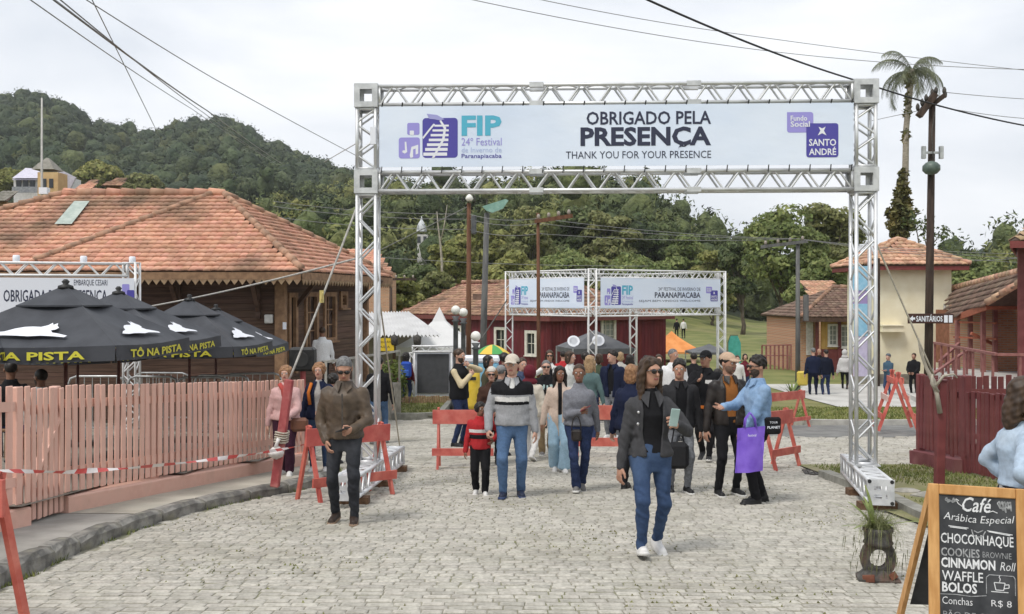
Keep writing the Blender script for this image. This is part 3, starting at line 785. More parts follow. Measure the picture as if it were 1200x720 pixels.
# ---- guy straps of the gate
M_STRAP = mat('grey_strap', (.36, .35, .33), (.5, .48, .45), scale=20, rough=.8); M_ROPE = mat('rope', (.40, .36, .29), (.52, .48, .40), scale=30, rough=.95)
lp = GP(322, 571, .125)                               # leaning post
ltop = Vector((lp.x + .16, lp.y + .1, lp.z + 1.34))
post = thing('leaning_post', 'faded red square post leaning on the left pavement with rope around it', 'post', lp)
d_ = (ltop - lp)
M_FADED = mat('faded_red_paint', (.30, .055, .06), (.42, .11, .105), scale=7, rough=.7, bump=.3, c3=(.55, .28, .24), s3=5, amt3=.5)
mb = MB(); mb.bar((0, 0, -.0), d_, .105, .105, up=(0, 1, 0), bv=.012); mb.build('shaft', M_FADED, post)
mb = MB()
for k in range(5): q = d_ * (.42 + .022 * k); mb.tube([q + Vector((.085 * math.cos(a), .085 * math.sin(a), .01 * math.sin(a * 2))) for a in np.linspace(0, 6.28, 11)], .012, 5)
mb.build('rope_wrap', M_ROPE, post, True)
bagp = lp + d_ * .33
bag = MB(); bag.ball((0, 0, 0), (.1, .09, .075), 10, 7); rr = random.Random(2); bag.v = [(x + rr.uniform(-.012, .012), y + rr.uniform(-.012, .012), z + rr.uniform(-.012, .012)) for x, y, z in bag.v]
bag.tube([(0, 0, .05), (.01, .0, .12), (.03, .02, .17)], [.035, .02, .03], 7)
o = bag.build('plastic_bag', mat('white_plastic_bag', (.62, .60, .58), (.75, .73, .7), scale=12, rough=.4), None, True); o.location = (bagp.x - .02, bagp.y - .1, bagp.z); tag(o, 'crumpled white plastic bag tied to the leaning red post', 'bag')
def strap(name, label, a, b, r, m, sag=0.0, cat='strap', n=10, flat=False):
    a = Vector(a); b = Vector(b); pts = [a.lerp(b, t) - Vector((0, 0, sag * 4 * t * (1 - t))) for t in np.linspace(0, 1, n)]
    mb = MB()
    if flat:
        for p, q in zip(pts[:-1], pts[1:]): mb.bar(p, q, .045, .006, up=(0, 1, 0))
    else: mb.tube(pts, r, 6)
    return tag(mb.build(name, m, None, not flat), label, cat)
sa = gl(-.15, -.05, gate_z(431, 246)); strap('guy_strap', 'pale guy strap from the left gate column down to the leaning post', sa, ltop, .014, M_STRAP, .02, n=12)
sm_ = sa.lerp(ltop, .52)
o = MB().box((0, 0, 0), (.05, .05, .16)).tube([(0, -.03, -.05), (.03, -.08, .05)], .012, 6).build('ratchet', mat('ratchet_yellow', (.45, .36, .12), (.6, .5, .2), rough=.4)); o.location = sm_; tag(o, 'metal ratchet on the guy strap left of the gate', 'ratchet')
# second strap runs off left to the sign truss in the yard
SGN = P(155, 372, 19.6)
strap('guy_strap', 'thin guy strap running left from the gate column to the sign truss in the yard', gl(-.15, 0, gate_z(431, 303)), SGN + Vector((0, -.16, .15)), .014, M_STRAP, .05, n=12)
strap('guy_wire', 'thin guy wire rising left of the gate from its column', gl(-.15, 0, gate_z(431, 168)), P(380, 190, 17), .006, M_STRAP, 0)
strap('guy_wire', 'thin guy rope from the gate column to the grass behind', gl(.1, .1, gate_z(431, 330)), GP(469, 527), .012, M_ROPE, 0)

# ---- second truss portal in the middle distance
def portal():
    A = Vector((-.1, 33.5)); B = Vector((2.47, 30.2)); D = Vector((7.08, 33.2)); C_ = A + D - B
    zb = -1.78; t = thing('truss_portal', 'smaller white truss portal with two light blue banners in the middle of the street', 'portal', (B.x, B.y, g(B.x, B.y)))
    mw = mat('truss_white', (.72, .72, .72), (.82, .82, .82), rough=.45, scale=5)
    zt = {0: 2.27, 1: 2.27}
    z1 = CZ + (HZ - 321) / F * 30.5; z0 = CZ + (HZ - 366) / F * 30.5
    for q in (A, B, C_, D): truss_parts(t, 'column', (q.x, q.y, g(q.x, q.y)), (q.x, q.y, z1 + .15), (0, 1, 0), mt=mw, nf=4, nb=3, pitch=.3)
    for a, b in ((A, B), (B, D), (D, C_), (C_, A)):
        u = (b - a).normalized(); a2 = a + u * .16; b2 = b - u * .16
        for zz in (z1, z0): truss_parts(t, 'beam', (a2.x, a2.y, zz), (b2.x, b2.y, zz), (0, 0, 1), mt=mw, nf=4, nb=3, pitch=.3)
    for a, b, x0, x1 in ((A, B, 597, 693), (B, D, 697, 845)):
        u = (b - a).normalized(); L = (b - a).length
        pl = lambda lx, ly, wz, a=a, u=u: Vector((a.x + u.x * lx - u.y * ly, a.y + u.y * lx + u.x * ly, wz))
        bn = banner_panel(t, .2, L - .2, z0 + .13, z1 - .13, -.16, pl, M_BAN)
        n = 100.0                                      # print space: x 0..100, y 0..h
        fx = lambda q, L=L: .2 + (L - .4) * q / 100.0
        fz = lambda q, y, z0=z0, z1=z1: (z1 - .13) - (z1 - z0 - .26) * y / 30.0
        pr = Print(fx, fz, pl, -.16, bn)
        fip_logo(pr, 3, 7, .40, k=.5 if L < 5 else .46)
        pr.text('24º FESTIVAL DE INVERNO DE', 46, 82, 9, 12.5, M_NAVY); pr.text('PARANAPIACABA', 43, 82, 14, 20, M_NAVY, .02); pr.text('SEJAM BEM-VINDOS WELCOME', 30, 82, 22, 24.5, M_NAVY)
        city_logo(pr, 87, 8, .30, k=.6)
    return t
portal()
# ---- sign truss at the far left, behind the umbrellas
def left_sign():
    d0, d1 = 18.6, 19.6
    a = P(-60, 312, d0); b = P(160, 317, d1); a.z = b.z = CZ + (HZ - 316) / F * 19.3
    t = thing('sign_truss', 'white truss sign with banner at the left behind the black umbrellas', 'sign', (b.x, b.y, g(b.x, b.y) + .33))
    mw = mat('truss_white', (.72, .72, .72)); u = (b - a).normalized()
    truss_parts(t, 'beam', a + u * .1, b - u * .16, (0, 0, 1), mt=mw, pitch=.27, nf=5)
    zg = g(b.x, b.y) + .33
    truss_parts(t, 'column', (b.x - .1, b.y, zg), (b.x - .1, b.y, b.z + .15), (0, 1, 0), mt=mw, pitch=.27, nf=5)
    a2 = a + u * .3; truss_parts(t, 'column', (a2.x, a2.y + .1, g(a2.x, a2.y) + .33), (a2.x, a2.y + .1, a.z), (0, 1, 0), mt=mw, pitch=.27, nf=5)
    for px in (18, 97, 156):
        mb = MB(); k = (px + 60) / 220.0; q = a.lerp(b, k) + Vector((0, -.05, .2)); mb.lathe(q, [(.06, -.07), (.065, -.05), (.065, .05), (.05, .065)], 10); mb.build('lamp_cap', M_WHITE, t, True, True)
    L = (b - a).length; pl = lambda lx, ly, wz: Vector((a.x + u.x * lx - u.y * ly, a.y + u.y * lx + u.x * ly, wz))
    ztop = a.z - .17; bn = banner_panel(t, 0, L - .03, ztop - 1.05, ztop, -.17, pl, M_WHITE)
    fx = lambda px: (px + 60) / 221.0 * L
    fz = lambda px, py: CZ + (HZ - py) / F * 19.2
    pr = Print(fx, fz, pl, -.17, bn)
    pr.text('EMBARQUE CESARI', 86, 126, 328, 336, M_NAVY); pr.text('OBRIGADA PELA PRESENÇA', 4, 126, 340, 357, M_NAVY, .012)
    pr.poly(rrect_px(144, 153, 333, 346, 1.5, (1, 1, 1, 1)), M_VIOL); pr.poly(rrect_px(150, 159, 340, 352, 1.5, (1, 1, 1, 1)), M_INDIGO, 1)
left_sign()
# ================================================================== BUILDINGS
def inpoly(p, poly):
    c = False; n = len(poly); j = n - 1
    for i in range(n):
        if (poly[i][1] > p[1]) != (poly[j][1] > p[1]) and p[0] < (poly[j][0] - poly[i][0]) * (p[1] - poly[i][1]) / (poly[j][1] - poly[i][1]) + poly[i][0]: c = not c
        j = i
    return c
def tile_face(poly, m, par, cu=.2, rv=.25, seed=0, deck=None, lift=.05, amp=.035):
    """one roof plane covered with overlapping curved tiles; the first edge is the eave"""
    rs = np.random.RandomState(seed); poly = [Vector(p) for p in poly]
    u = (poly[1] - poly[0]); u.z = 0; u.normalize()
    n = Vector((0, 0, 0))
    for i in range(len(poly)): n += (poly[i] - poly[0]).cross(poly[(i + 1) % len(poly)] - poly[0])
    n.normalize()
    if n.z < 0: n = -n
    u = (u - n * u.dot(n)).normalized(); v = n.cross(u).normalized()
    if v.z < 0: v = -v
    o = poly[0]; P2 = [((p - o).dot(u), (p - o).dot(v)) for p in poly]
    u0, u1 = min(p[0] for p in P2), max(p[0] for p in P2); v0, v1 = min(p[1] for p in P2), max(p[1] for p in P2)
    cells = []
    for j in range(int(math.ceil((v1 - v0) / rv))):
        for i in range(int(math.ceil((u1 - u0) / cu))):
            c = (u0 + (i + .5) * cu, v0 + (j + .5) * rv)
            if inpoly(c, P2): cells.append((u0 + i * cu, v0 + j * rv))
    cells = np.array(cells); k = len(cells)
    prof = [(0, 0), (.22, .75), (.5, 1), (.78, .75), (1.0, 0)]
    V = np.zeros((k, 15, 3)); jit = rs.uniform(-.012, .012, (k, 2))
    for a, (fu, fh) in enumerate(prof):
        V[:, a, 0] = cells[:, 0] + fu * cu; V[:, a, 1] = cells[:, 1] - .03 + jit[:, 0]; V[:, a, 2] = fh * amp + .045 + jit[:, 1] * .6
        V[:, 5 + a, 0] = cells[:, 0] + fu * cu; V[:, 5 + a, 1] = cells[:, 1] + rv; V[:, 5 + a, 2] = fh * amp * .8
        V[:, 10 + a, 0] = cells[:, 0] + fu * cu; V[:, 10 + a, 1] = cells[:, 1] - .025 + jit[:, 0]; V[:, 10 + a, 2] = fh * amp * .7
    U = np.array(u); Vv = np.array(v); Nn = np.array(n); Oo = np.array(o)
    W = Oo + V[..., 0:1] * U + V[..., 1:2] * Vv + (V[..., 2:3] + lift - .03) * Nn
    fl = []
    for a in range(4): fl.append((a, a + 1, 6 + a, 5 + a)); fl.append((10 + a, 11 + a, a + 1, a))
    FQ = (np.array(fl)[None] + (np.arange(k) * 15)[:, None, None]).reshape(-1, 4)
    Mi = np.array(RM[par.name].inverted()); W = W.reshape(-1, 3) @ Mi[:3, :3].T + Mi[:3, 3]
    t = stuff(link_mesh('roof_tiles', np_mesh('roof_tiles', W, FQ), par, [m]))
    mb = MB(); q = [p + n * (lift - .035) for p in poly]; q2 = [p - n * .06 for p in poly]; nn = len(poly)
    mb.add(q + q2, [tuple(range(nn)), tuple(range(2 * nn - 1, nn - 1, -1))] + [(i, i + nn, (i + 1) % nn + nn, (i + 1) % nn) for i in range(nn)])
    d = mb.build('roof_deck', deck or m, par, world=True, recalc=True)
    return t
def ridge_caps(a, b, m, par, r=.11, step=.36, lift=.06):
    a = Vector(a); b = Vector(b); L = (b - a).length; n = max(2, int(L / step)); mb = MB()
    for k in range(n):
        p = a.lerp(b, k / n) + Vector((0, 0, lift + .015)); q = a.lerp(b, (k + 1.08) / n) + Vector((0, 0, lift - .01))
        mb.tube([p, q], [r * 1.05, r * .9], 8)
    return mb.build('ridge_caps', m, par, True, True)
M_TILE = mat('clay_tile', (.53, .265, .175), (.65, .36, .255), scale=5, rough=.85, isl=.15, bump=.2, c3=(.15, .11, .075), s3=.55, amt3=.85)
M_TILE2 = mat('clay_tile_old', (.26, .155, .10), (.40, .24, .165), scale=4, rough=.9, isl=.25, c3=(.14, .10, .075), s3=.8, amt3=.7)
M_TILE3 = mat('clay_tile_brown', (.13, .085, .065), (.22, .145, .11), scale=4, rough=.9, isl=.25, c3=(.25, .2, .15), s3=1.1, amt3=.5)
M_TILE4 = mat('clay_tile_pale', (.50, .27, .18), (.62, .40, .27), scale=4, rough=.9, isl=.22, c3=(.25, .21, .13), s3=1.6, amt3=.6)
M_CAP = mat('ridge_cap_dark', (.28, .18, .125), (.46, .27, .18), scale=6, rough=.9)
M_PLANK = mat('brown_plank', (.07, .040, .028), (.12, .070, .048), scale=5, rough=.7, stretch=(.25, .25, 5), bump=.3, isl=.16)
M_PLANKD = mat('dark_timber', (.06, .034, .024), (.10, .058, .04), scale=8, rough=.7, bump=.2)
M_TRIM = mat('timber_trim', (.20, .115, .065), (.30, .18, .10), scale=7, rough=.7, bump=.2)
M_GLASS = mat('dark_glass', (.02, .024, .028), rough=.08, spec=.6)
M_CREAM = mat('cream_paint', (.84, .77, .56), (.90, .84, .64), scale=2, rough=.85, bump=.08, c3=(.8, .72, .5), s3=1.3, amt3=.5)
M_WFRAME = paint('white_frame', (.72, .70, .66)); M_STONEW = mat('plinth_stone', (.22, .20, .17), (.36, .33, .28), scale=4, rough=.95, bump=.7, bscale=14)
def board_wall(par, a, b, z0, z1, pitch, m, holes=(), th=.03, name='wall_boards', vertical=False, out=None):
    """wall of separate boards between two ground points, with openings (t0,t1,z0,z1) in metres along it"""
    a = Vector((a[0], a[1], 0)); b = Vector((b[0], b[1], 0)); d = b - a; L = d.length; d /= L
    n = Vector((d.y, -d.x, 0)); mb = MB(); M = Matrix((d, -n, Vector((0, 0, 1)))).transposed()
    def seg(t0, t1, y0, y1, tilt=0):
        if t1 - t0 < .01 or y1 - y0 < .01: return
        c = a + d * (t0 + t1) / 2; mb.box((c.x, c.y, (y0 + y1) / 2), (t1 - t0, th, y1 - y0), M @ Matrix.Rotation(tilt, 3, 'X'))
    if not vertical:
        z = z0
        while z < z1 - .01:
            zz = min(z + pitch, z1); cuts = sorted((h[0], h[1]) for h in holes if h[2] < (z + zz) / 2 < h[3]); t = 0
            for c0, c1 in cuts: seg(t, c0, z, zz - .006, .07); t = c1
            seg(t, L, z, zz - .006, .07); z = zz
    else:
        t = 0
        while t < L - .01:
            tt = min(t + pitch, L); cuts = sorted((h[2], h[3]) for h in holes if h[0] < (t + tt) / 2 < h[1]); z = z0
            for c0, c1 in cuts: seg(t, tt - .012, z, c0); z = c1
            seg(t, tt - .012, z, z1); t = tt
    o = stuff(mb.build(name, m, par, world=True))
    mb = MB(); c = (a + b) / 2 - n * .06
    zs = sorted({z0, z1, *[h[2] for h in holes], *[h[3] for h in holes]})
    for y0, y1 in zip(zs[:-1], zs[1:]):
        cuts = sorted((h[0], h[1]) for h in holes if h[2] < (y0 + y1) / 2 < h[3]); t = 0
        for c0, c1 in cuts + [(L, L)]:
            if c0 - t > .01:
                cc = a + d * (t + c0) / 2 - n * .06; mb.box((cc.x, cc.y, (y0 + y1) / 2), (c0 - t, .05, y1 - y0), M)
            t = max(t, c1)
    mb.build('wall', m, par, world=True)
    return o, (a, d, n, M)
def window(par, fr, t0, t1, z0, z1, mf, panes=(2, 3), pane_m=None, fw=.07, sill=True, door=False, ajar=None):
    a, d, n, M = fr; c = a + d * (t0 + t1) / 2; W = t1 - t0; H = z1 - z0
    q = lambda x, y, z: Vector((c.x, c.y, 0)) + d * x + n * y + Vector((0, 0, z))
    mb = MB()
    for sx in (-1, 1): mb.box(q(sx * (W / 2 - .0), .02, (z0 + z1) / 2), (fw, .09, H + fw), M)
    mb.box(q(0, .02, z1), (W - fw - .004, .09, fw), M)
    if not door: mb.box(q(0, .02, z0), (W - fw - .004, .09, fw), M)
    w = mb.build('door' if door else 'window', mf, par, world=True)
    mb = MB(); mb.box(q(0, -.045, (z0 + z1) / 2), (W, .012, H), M); mb.build('pane' if not door else 'shade_panel', pane_m or M_GLASS, w, world=True)  # for a door, a flat sheet coloured as the shade inside
    if not door:
        mb = MB()
        for i in range(1, panes[0]): mb.box(q(-W / 2 + W * i / panes[0], -.02, (z0 + z1) / 2), (.03, .03, H), M)
        for j in range(1, panes[1]): mb.box(q(0, -.018, z0 + H * j / panes[1]), (W, .028, .03), M)
        mb.build('glazing_bar', mf, w, world=True)
        if sill: mb = MB(); mb.box(q(0, .06, z0 - .05), (W + .16, .14, .04), M); mb.build('sill', mf, w, world=True)
    return w
# ---- railway station house on the left
def station():
    ez = CZ + 32 / F * 21.4; rz_ = CZ + 121 / F * 24.8
    R_ = Vector(((353 - 600) / F * 21.4, 21.4, ez)); L_ = Vector(((-260 - 600) / F * 21.4, 21.4, ez)); T_ = Vector(((262 - 600) / F * 24.8, 24.8, rz_)); RL = Vector(((75 - 600) / F * 24.8, 24.8, rz_))
    K_ = Vector(((459 - 600) / F * 27.6, 27.6, ez)); LB = Vector((L_.x, 28.2, ez))
    st = thing('station_house', 'long brown timber station house with orange clay tile roof at the left', 'building', (R_.x, R_.y, g(R_.x, R_.y)))
    dk = M_PLANKD
    tile_face([L_, R_, T_, RL], M_TILE, st, .16, .205, 1, dk, amp=.018); tile_face([R_, K_, T_], M_TILE, st, .16, .205, 2, dk, amp=.018)
    tile_face([LB, L_, RL], M_TILE, st, .21, .245, 3, dk); tile_face([K_, LB, RL, T_], M_TILE, st, .25, .3, 4, dk)
    ridge_caps(RL, T_, M_TILE, st); ridge_caps(R_, T_, M_CAP, st, .085); ridge_caps(K_, T_, M_CAP, st, .085); ridge_caps(L_, RL, M_CAP, st, .085)
    # the dark run of caps that crosses the front slope
    n = (R_ - L_).cross(T_ - L_).normalized()
    def onplane(px, py):
        o = Vector((0, 0, CZ)); r = P(px, py, 1) - o; return o + r * ((L_ - o).dot(n) / r.dot(n))
    ridge_caps(onplane(40, 309), onplane(256, 227), M_CAP, st, r=.075, lift=.07)
    # glass tiles
    mb = MB(); q = [onplane(*p) + n * (.10 if n.z > 0 else -.10) for p in ((65, 267), (85, 267), (106, 240), (88, 240))]
    mb.add(q, [(0, 1, 2, 3)]); mb.build('skylight', mat('glass_tile', (.30, .36, .32), (.42, .47, .42), scale=6, rough=.35), st, world=True, recalc=True)
    # walls
    wz0 = g(-5, 22) + .3; wz1 = ez + .15
    c0 = Vector((R_.x - .62, R_.y + .75)); cl = Vector((L_.x + .7, R_.y + .75)); ck = Vector((K_.x - .66, K_.y - .7))
    bw, fr = board_wall(st, cl, c0, wz0, wz1, .155, M_PLANK)
    Lc = (ck - c0).length; zf = -.75
    dc = (ck - c0).normalized()
    def tpx(px):       # distance along the side wall for a photo column
        k = (px - 600) / F; return (k * c0.y - c0.x) / (dc.x - k * dc.y)
    zz = lambda px, py: CZ + (HZ - py) / F * (c0.y + dc.y * tpx(px))
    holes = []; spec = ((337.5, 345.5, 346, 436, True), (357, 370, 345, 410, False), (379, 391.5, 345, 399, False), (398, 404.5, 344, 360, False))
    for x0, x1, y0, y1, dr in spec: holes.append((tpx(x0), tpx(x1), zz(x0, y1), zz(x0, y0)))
    bw, fr = board_wall(st, c0, ck, wz0, wz1, .155, M_PLANK, holes)
    for (t0, t1, z0, z1), sp in zip(holes, spec): window(st, fr, t0, t1, z0, z1, M_TRIM, (2, 3), mat('window_murk', (.05, .035, .03), (.12, .09, .08), scale=3, rough=.2) if not sp[4] else mat('doorway_shade', (.012, .009, .008)), .11, not sp[4], sp[4])  # near-black sheet paints the shade inside the open doorway
    mb = MB(); mb.bev((c0.x, c0.y, (wz0 + wz1) / 2), (.24, .24, wz1 - wz0), .02); mb.build('corner_post', M_TRIM, st, world=True)
    mb = MB(); mb.bev((ck.x, ck.y, (wz0 + wz1) / 2), (.22, .22, wz1 - wz0), .02); mb.build('corner_post', M_TRIM, st, world=True)
    # fascia, saw tooth valance, brackets
    for a, b in ((L_, R_), (R_, K_)):
        d = (b - a).normalized(); L = (b - a).length; nn = Vector((d.y, -d.x, 0)); mb = MB(); a0 = a + nn * .02
        mb.bar(a0 - Vector((0, 0, .1)), a0 + d * L - Vector((0, 0, .1)), .16, .03, up=nn); mb.build('fascia', M_TRIM, st, world=True)
        mb = MB(); k = int(L / .17)
        for i in range(k):
            p = a + d * (L * i / k) + nn * .03; q = a + d * (L * (i + 1) / k) + nn * .03; mid = (p + q) / 2
            z1_, z2_, z3_ = Vector((0, 0, .02)), Vector((0, 0, .185)), Vector((0, 0, .30))
            f4 = [p - z1_, q - z1_, q - z2_, mid - z3_, p - z2_]; bk = [v - nn * .025 for v in f4]
            mb.add(f4 + bk, [(4, 3, 2, 1, 0), (5, 6, 7, 8, 9)] + [(j, (j + 1) % 5, (j + 1) % 5 + 5, j + 5) for j in range(5)])
        stuff(mb.build('valance', mat('valance_wood', (.22, .145, .085), (.33, .23, .14), scale=6, rough=.8, isl=.12), st, world=True))
    for px in (206, 120, 40, 300):
        x = (px - 600) / F * 21.9; mb = MB(); mb.bar((x, c0.y, ez - .95), (x, c0.y - .65, ez - .14), .1, .09, up=(1, 0, 0)); mb.bar((x, c0.y - .06, ez - 1.05), (x, c0.y - .06, ez), .1, .1); mb.build('bracket', M_PLANKD, st, world=True)
    for t in (.15, .95):
        p = c0 + dc * Lc * t; nn = Vector((dc.y, -dc.x)); mb = MB(); mb.bar((p.x, p.y, ez - .8), (p.x + nn.x * .6, p.y + nn.y * .6, ez - .1), .1, .09); mb.build('bracket', M_PLANKD, st, world=True)
    # porch, meter box, notice
    mb = MB(); q = P(315, 374, c0.y - .08); mb.bev((q.x, q.y, q.z), (.19, .1, .2), .02); mb.build('meter_box', paint('meter_white', (.62, .61, .58)), st, world=True)
    q = P(333.5, 382, c0.y - .15); mb = MB(); mb.box((q.x, q.y, q.z), (.08, .02, .16)); mb.build('notice', M_WHITE, st, world=True)
    mb = MB(); mb.bbox((cl.x, c0.y + .1, wz0 - .6), (c0.x - .02, c0.y + .3, wz0 + .02)); mb.build('footing', M_STONEW, st, world=True)
    mb = MB(); n2 = Vector((dc.y, -dc.x)); a = c0 + dc * .1; b = ck - dc * .1
    mb.add([Vector((a.x, a.y, zf)), Vector((a.x + n2.x * 1.1, a.y + n2.y * 1.1, zf)), Vector((b.x + n2.x * 1.1, b.y + n2.y * 1.1, zf)), Vector((b.x, b.y, zf)),
            Vector((a.x, a.y, zf - 1)), Vector((a.x + n2.x * 1.1, a.y + n2.y * 1.1, zf - 1)), Vector((b.x + n2.x * 1.1, b.y + n2.y * 1.1, zf - 1)), Vector((b.x, b.y, zf - 1))], [(0, 1, 2, 3), (4, 7, 6, 5), (0, 4, 5, 1), (1, 5, 6, 2), (2, 6, 7, 3), (3, 7, 4, 0)])
    mb.build('porch_floor', M_STONEW, st, world=True, recalc=True)
    mb = MB(); e = Vector((n2.x, n2.y, 0)) * 1.05
    for k in range(4):
        p = a.lerp(b, k / 3); mb.bar(Vector((p.x, p.y, zf)) + e, Vector((p.x, p.y, zf + .85)) + e, .05)
    p0 = Vector((a.x, a.y, zf + .85)) + e; p1 = Vector((b.x, b.y, zf + .85)) + e; mb.bar(p0, p1, .07, .05); mb.build('porch_rail', mat('rail_grey', (.3, .29, .26), (.42, .4, .36)), st, world=True)
    global PORCH; PORCH = (c0, dc, n2, zf)
station()
# ---- red goods shed in the middle
M_SHED = mat('shed_red', (.105, .012, .018), (.15, .02, .026), scale=4, rough=.6, bump=.2, stretch=(1, 1, .2), isl=.14)
def shed():
    N = Vector((1.68, 45)); Lf = Vector((-5.65, 52)); Rt = Vector((7.83, 50)); Bk = Lf + Rt - N
    zb = -1.9; ez = CZ - 21 / F * 45; zr = CZ + 18 / F * 53
    t = thing('red_shed', 'dark red boarded shed with brown tile roof behind the truss portal', 'building', (N.x, N.y, zb))
    def e(p, o=.45): c = (N + Bk) / 2; v = (p - c); return Vector((*(p + v.normalized() * o), ez))
    rL = Vector((-2.75, 54.5, zr)); rR = Vector((2.9, 49.3, zr))
    ridge_caps(rL, rR, M_TILE2, t, .12)
    tile_face([e(Lf), e(N), rR, rL], M_TILE2, t, .26, .33, 5, M_SHED); tile_face([e(N), e(Rt), rR], M_TILE2, t, .26, .33, 6, M_SHED); tile_face([e(Rt), e(Bk), rL, rR], M_TILE2, t, .4, .4, 7, M_SHED); tile_face([e(Bk), e(Lf), rL], M_TILE2, t, .3, .33, 8, M_SHED)
    ridge_caps(e(N), rR, M_TILE2, t, .12)
    for a, b in ((e(Lf), e(N)), (e(N), e(Rt))):
        mb = MB(); mb.bar(a - Vector((0, 0, .12)), b - Vector((0, 0, .12)), .2, .05, up=(0, 1, 0)); mb.build('fascia', paint('fascia_red', (.17, .05, .045)), t, world=True)
    wd = paint('window_cream', (.66, .63, .56))
    for a, b, wins in ((Lf, N, ((530, 541, 383, 409), (581, 593, 385, 411), (617, 628.5, 389, 416))), (N, Rt, ((705, 720, 373, 401),))):
        d = (b - a).normalized()
        tp = lambda px: (((px - 600) / F) * a.y - a.x) / (d.x - ((px - 600) / F) * d.y)
        hs = [(tp(x0), tp(x1), CZ + (HZ - y1) / F * (a.y + d.y * tp(x0)), CZ + (HZ - y0) / F * (a.y + d.y * tp(x0))) for x0, x1, y0, y1 in wins]
        hs = [(min(h[0], h[1]), max(h[0], h[1]), h[2], min(h[3], ez - .1)) for h in hs]
        bw, fr = board_wall(t, a, b, zb, ez + .1, .22, M_SHED, hs, vertical=True)
        for i, h in enumerate(hs): window(t, fr, *h, wd, (2, 2) if a is Lf else (3, 4), M_GLASS if a is Lf else mat('grey_green_pane', (.25, .27, .24)), .14)  # right wall's panes are a plain grey-green, paler than the left's glass
    for a, b in ((Rt, Bk), (Bk, Lf)): board_wall(t, a, b, zb, ez + .1, .3, M_SHED, (), vertical=True)
    mb = MB(); mb.bev((N.x, N.y, (zb + ez) / 2), (.2, .2, ez - zb), .02); mb.build('corner_board', M_SHED, t, world=True)
    s = P(560, 348, 48.5); mb = MB(); mb.box(s, (.5, .08, .3)); mb.build('dormer_vent', M_TILE3, t, world=True)
shed()
# ---- yellow tower with toilets, and houses on the right
def tower():
    d = 38.6; x0, x1 = (1024 - 600) / F * d, (1115 - 600) / F * d; W = x1 - x0; zb = -1.9; ez = CZ + (HZ - 311) / F * d; zr = CZ + (HZ - 281) / F * (d + W / 2)
    t = thing('water_tower', 'square cream tower with clay tile pyramid roof right of the gate', 'tower', ((x0 + x1) / 2, d + W / 2, zb))
    cx, cy = (x0 + x1) / 2, d + W / 2; h = W / 2
    mb = MB(); mb.bbox((x0, d, zb + .45), (x1, d + W, ez + .05)); mb.build('wall', M_CREAM, t, world=True)
    mb = MB(); mb.bbox((x0 - .06, d - .06, zb - .1), (x1 + .06, d + W + .06, zb + .45)); mb.build('stone_base', M_STONEW, t, world=True)
    o = h + .52; cs = [Vector((cx + sx * o, cy + sy * o, ez)) for sx, sy in ((-1, -1), (1, -1), (1, 1), (-1, 1))]; T = Vector((cx, cy, zr))
    for k in range(4): tile_face([cs[k], cs[(k + 1) % 4], T], M_TILE4, t, .22, .30, 20 + k, M_PLANKD); ridge_caps(cs[k], T, M_TILE4, t, .09)
    mb = MB(); fr = paint('eave_red', (.24, .06, .055)); o2 = o - .05
    for k in range(4):
        a = Vector((cx + ((-1, 1, 1, -1)[k]) * o2, cy + ((-1, -1, 1, 1)[k]) * o2, ez - .1)); b = Vector((cx + ((1, 1, -1, -1)[k]) * o2, cy + ((-1, 1, 1, -1)[k]) * o2, ez - .1)); mb.bar(a, b, .04, .2, up=(0, 0, 1))
    mb.bbox((cx - o2, cy - o2, ez - .04), (cx + o2, cy + o2, ez - .02)); mb.build('eave', fr, t, world=True)
    a = P(1031, 389, d); b = P(1055, 382, d); mb = MB(); mb.bbox((a.x, d - .35, a.z), (b.x, d, b.z)); mb.bbox((a.x - .04, d - .4, b.z), (b.x + .04, d - .001, b.z + .05)); mb.build('window_canopy', M_CREAM, t, world=True)
    mb = MB(); q = P(1107, 0, d - .06); mb.tube([(q.x, q.y, zb + .5), (q.x, q.y, CZ + (HZ - 356) / F * d)], .05, 6); mb.build('drain_pipe', paint('pipe_grey', (.4, .38, .34)), t, True, True)
tower()
def brick_mat(name, c1, c2, mo, sc):
    m = bpy.data.materials.new(name); m.use_nodes = True; t = m.node_tree; b = t.nodes['Principled BSDF']; b.inputs['Roughness'].default_value = .9
    tcn = t.nodes.new('ShaderNodeTexCoord'); mpn = t.nodes.new('ShaderNodeMapping'); mpn.inputs['Rotation'].default_value = (R(90), 0, 0)
    br = t.nodes.new('ShaderNodeTexBrick'); br.inputs['Scale'].default_value = sc; br.inputs['Color1'].default_value = (*c1, 1); br.inputs['Color2'].default_value = (*c2, 1); br.inputs['Mortar'].default_value = (*mo, 1); br.inputs['Mortar Size'].default_value = .015
    br.inputs['Brick Width'].default_value = .24; br.inputs['Row Height'].default_value = .08
    t.links.new(tcn.outputs['Object'], mpn.inputs[0]); t.links.new(mpn.outputs[0], br.inputs['Vector']); t.links.new(br.outputs[0], b.inputs['Base Color'])
    return m
M_BRICK = brick_mat('brick', (.42, .20, .11), (.55, .28, .16), (.42, .33, .24), 1.0)
M_OCHRE = mat('ochre_paint', (.50, .30, .09), (.60, .38, .13), scale=2, rough=.85); M_RAIL = mat('rail_red', (.23, .09, .08), (.31, .135, .12), scale=6, rough=.6, objr=.06)
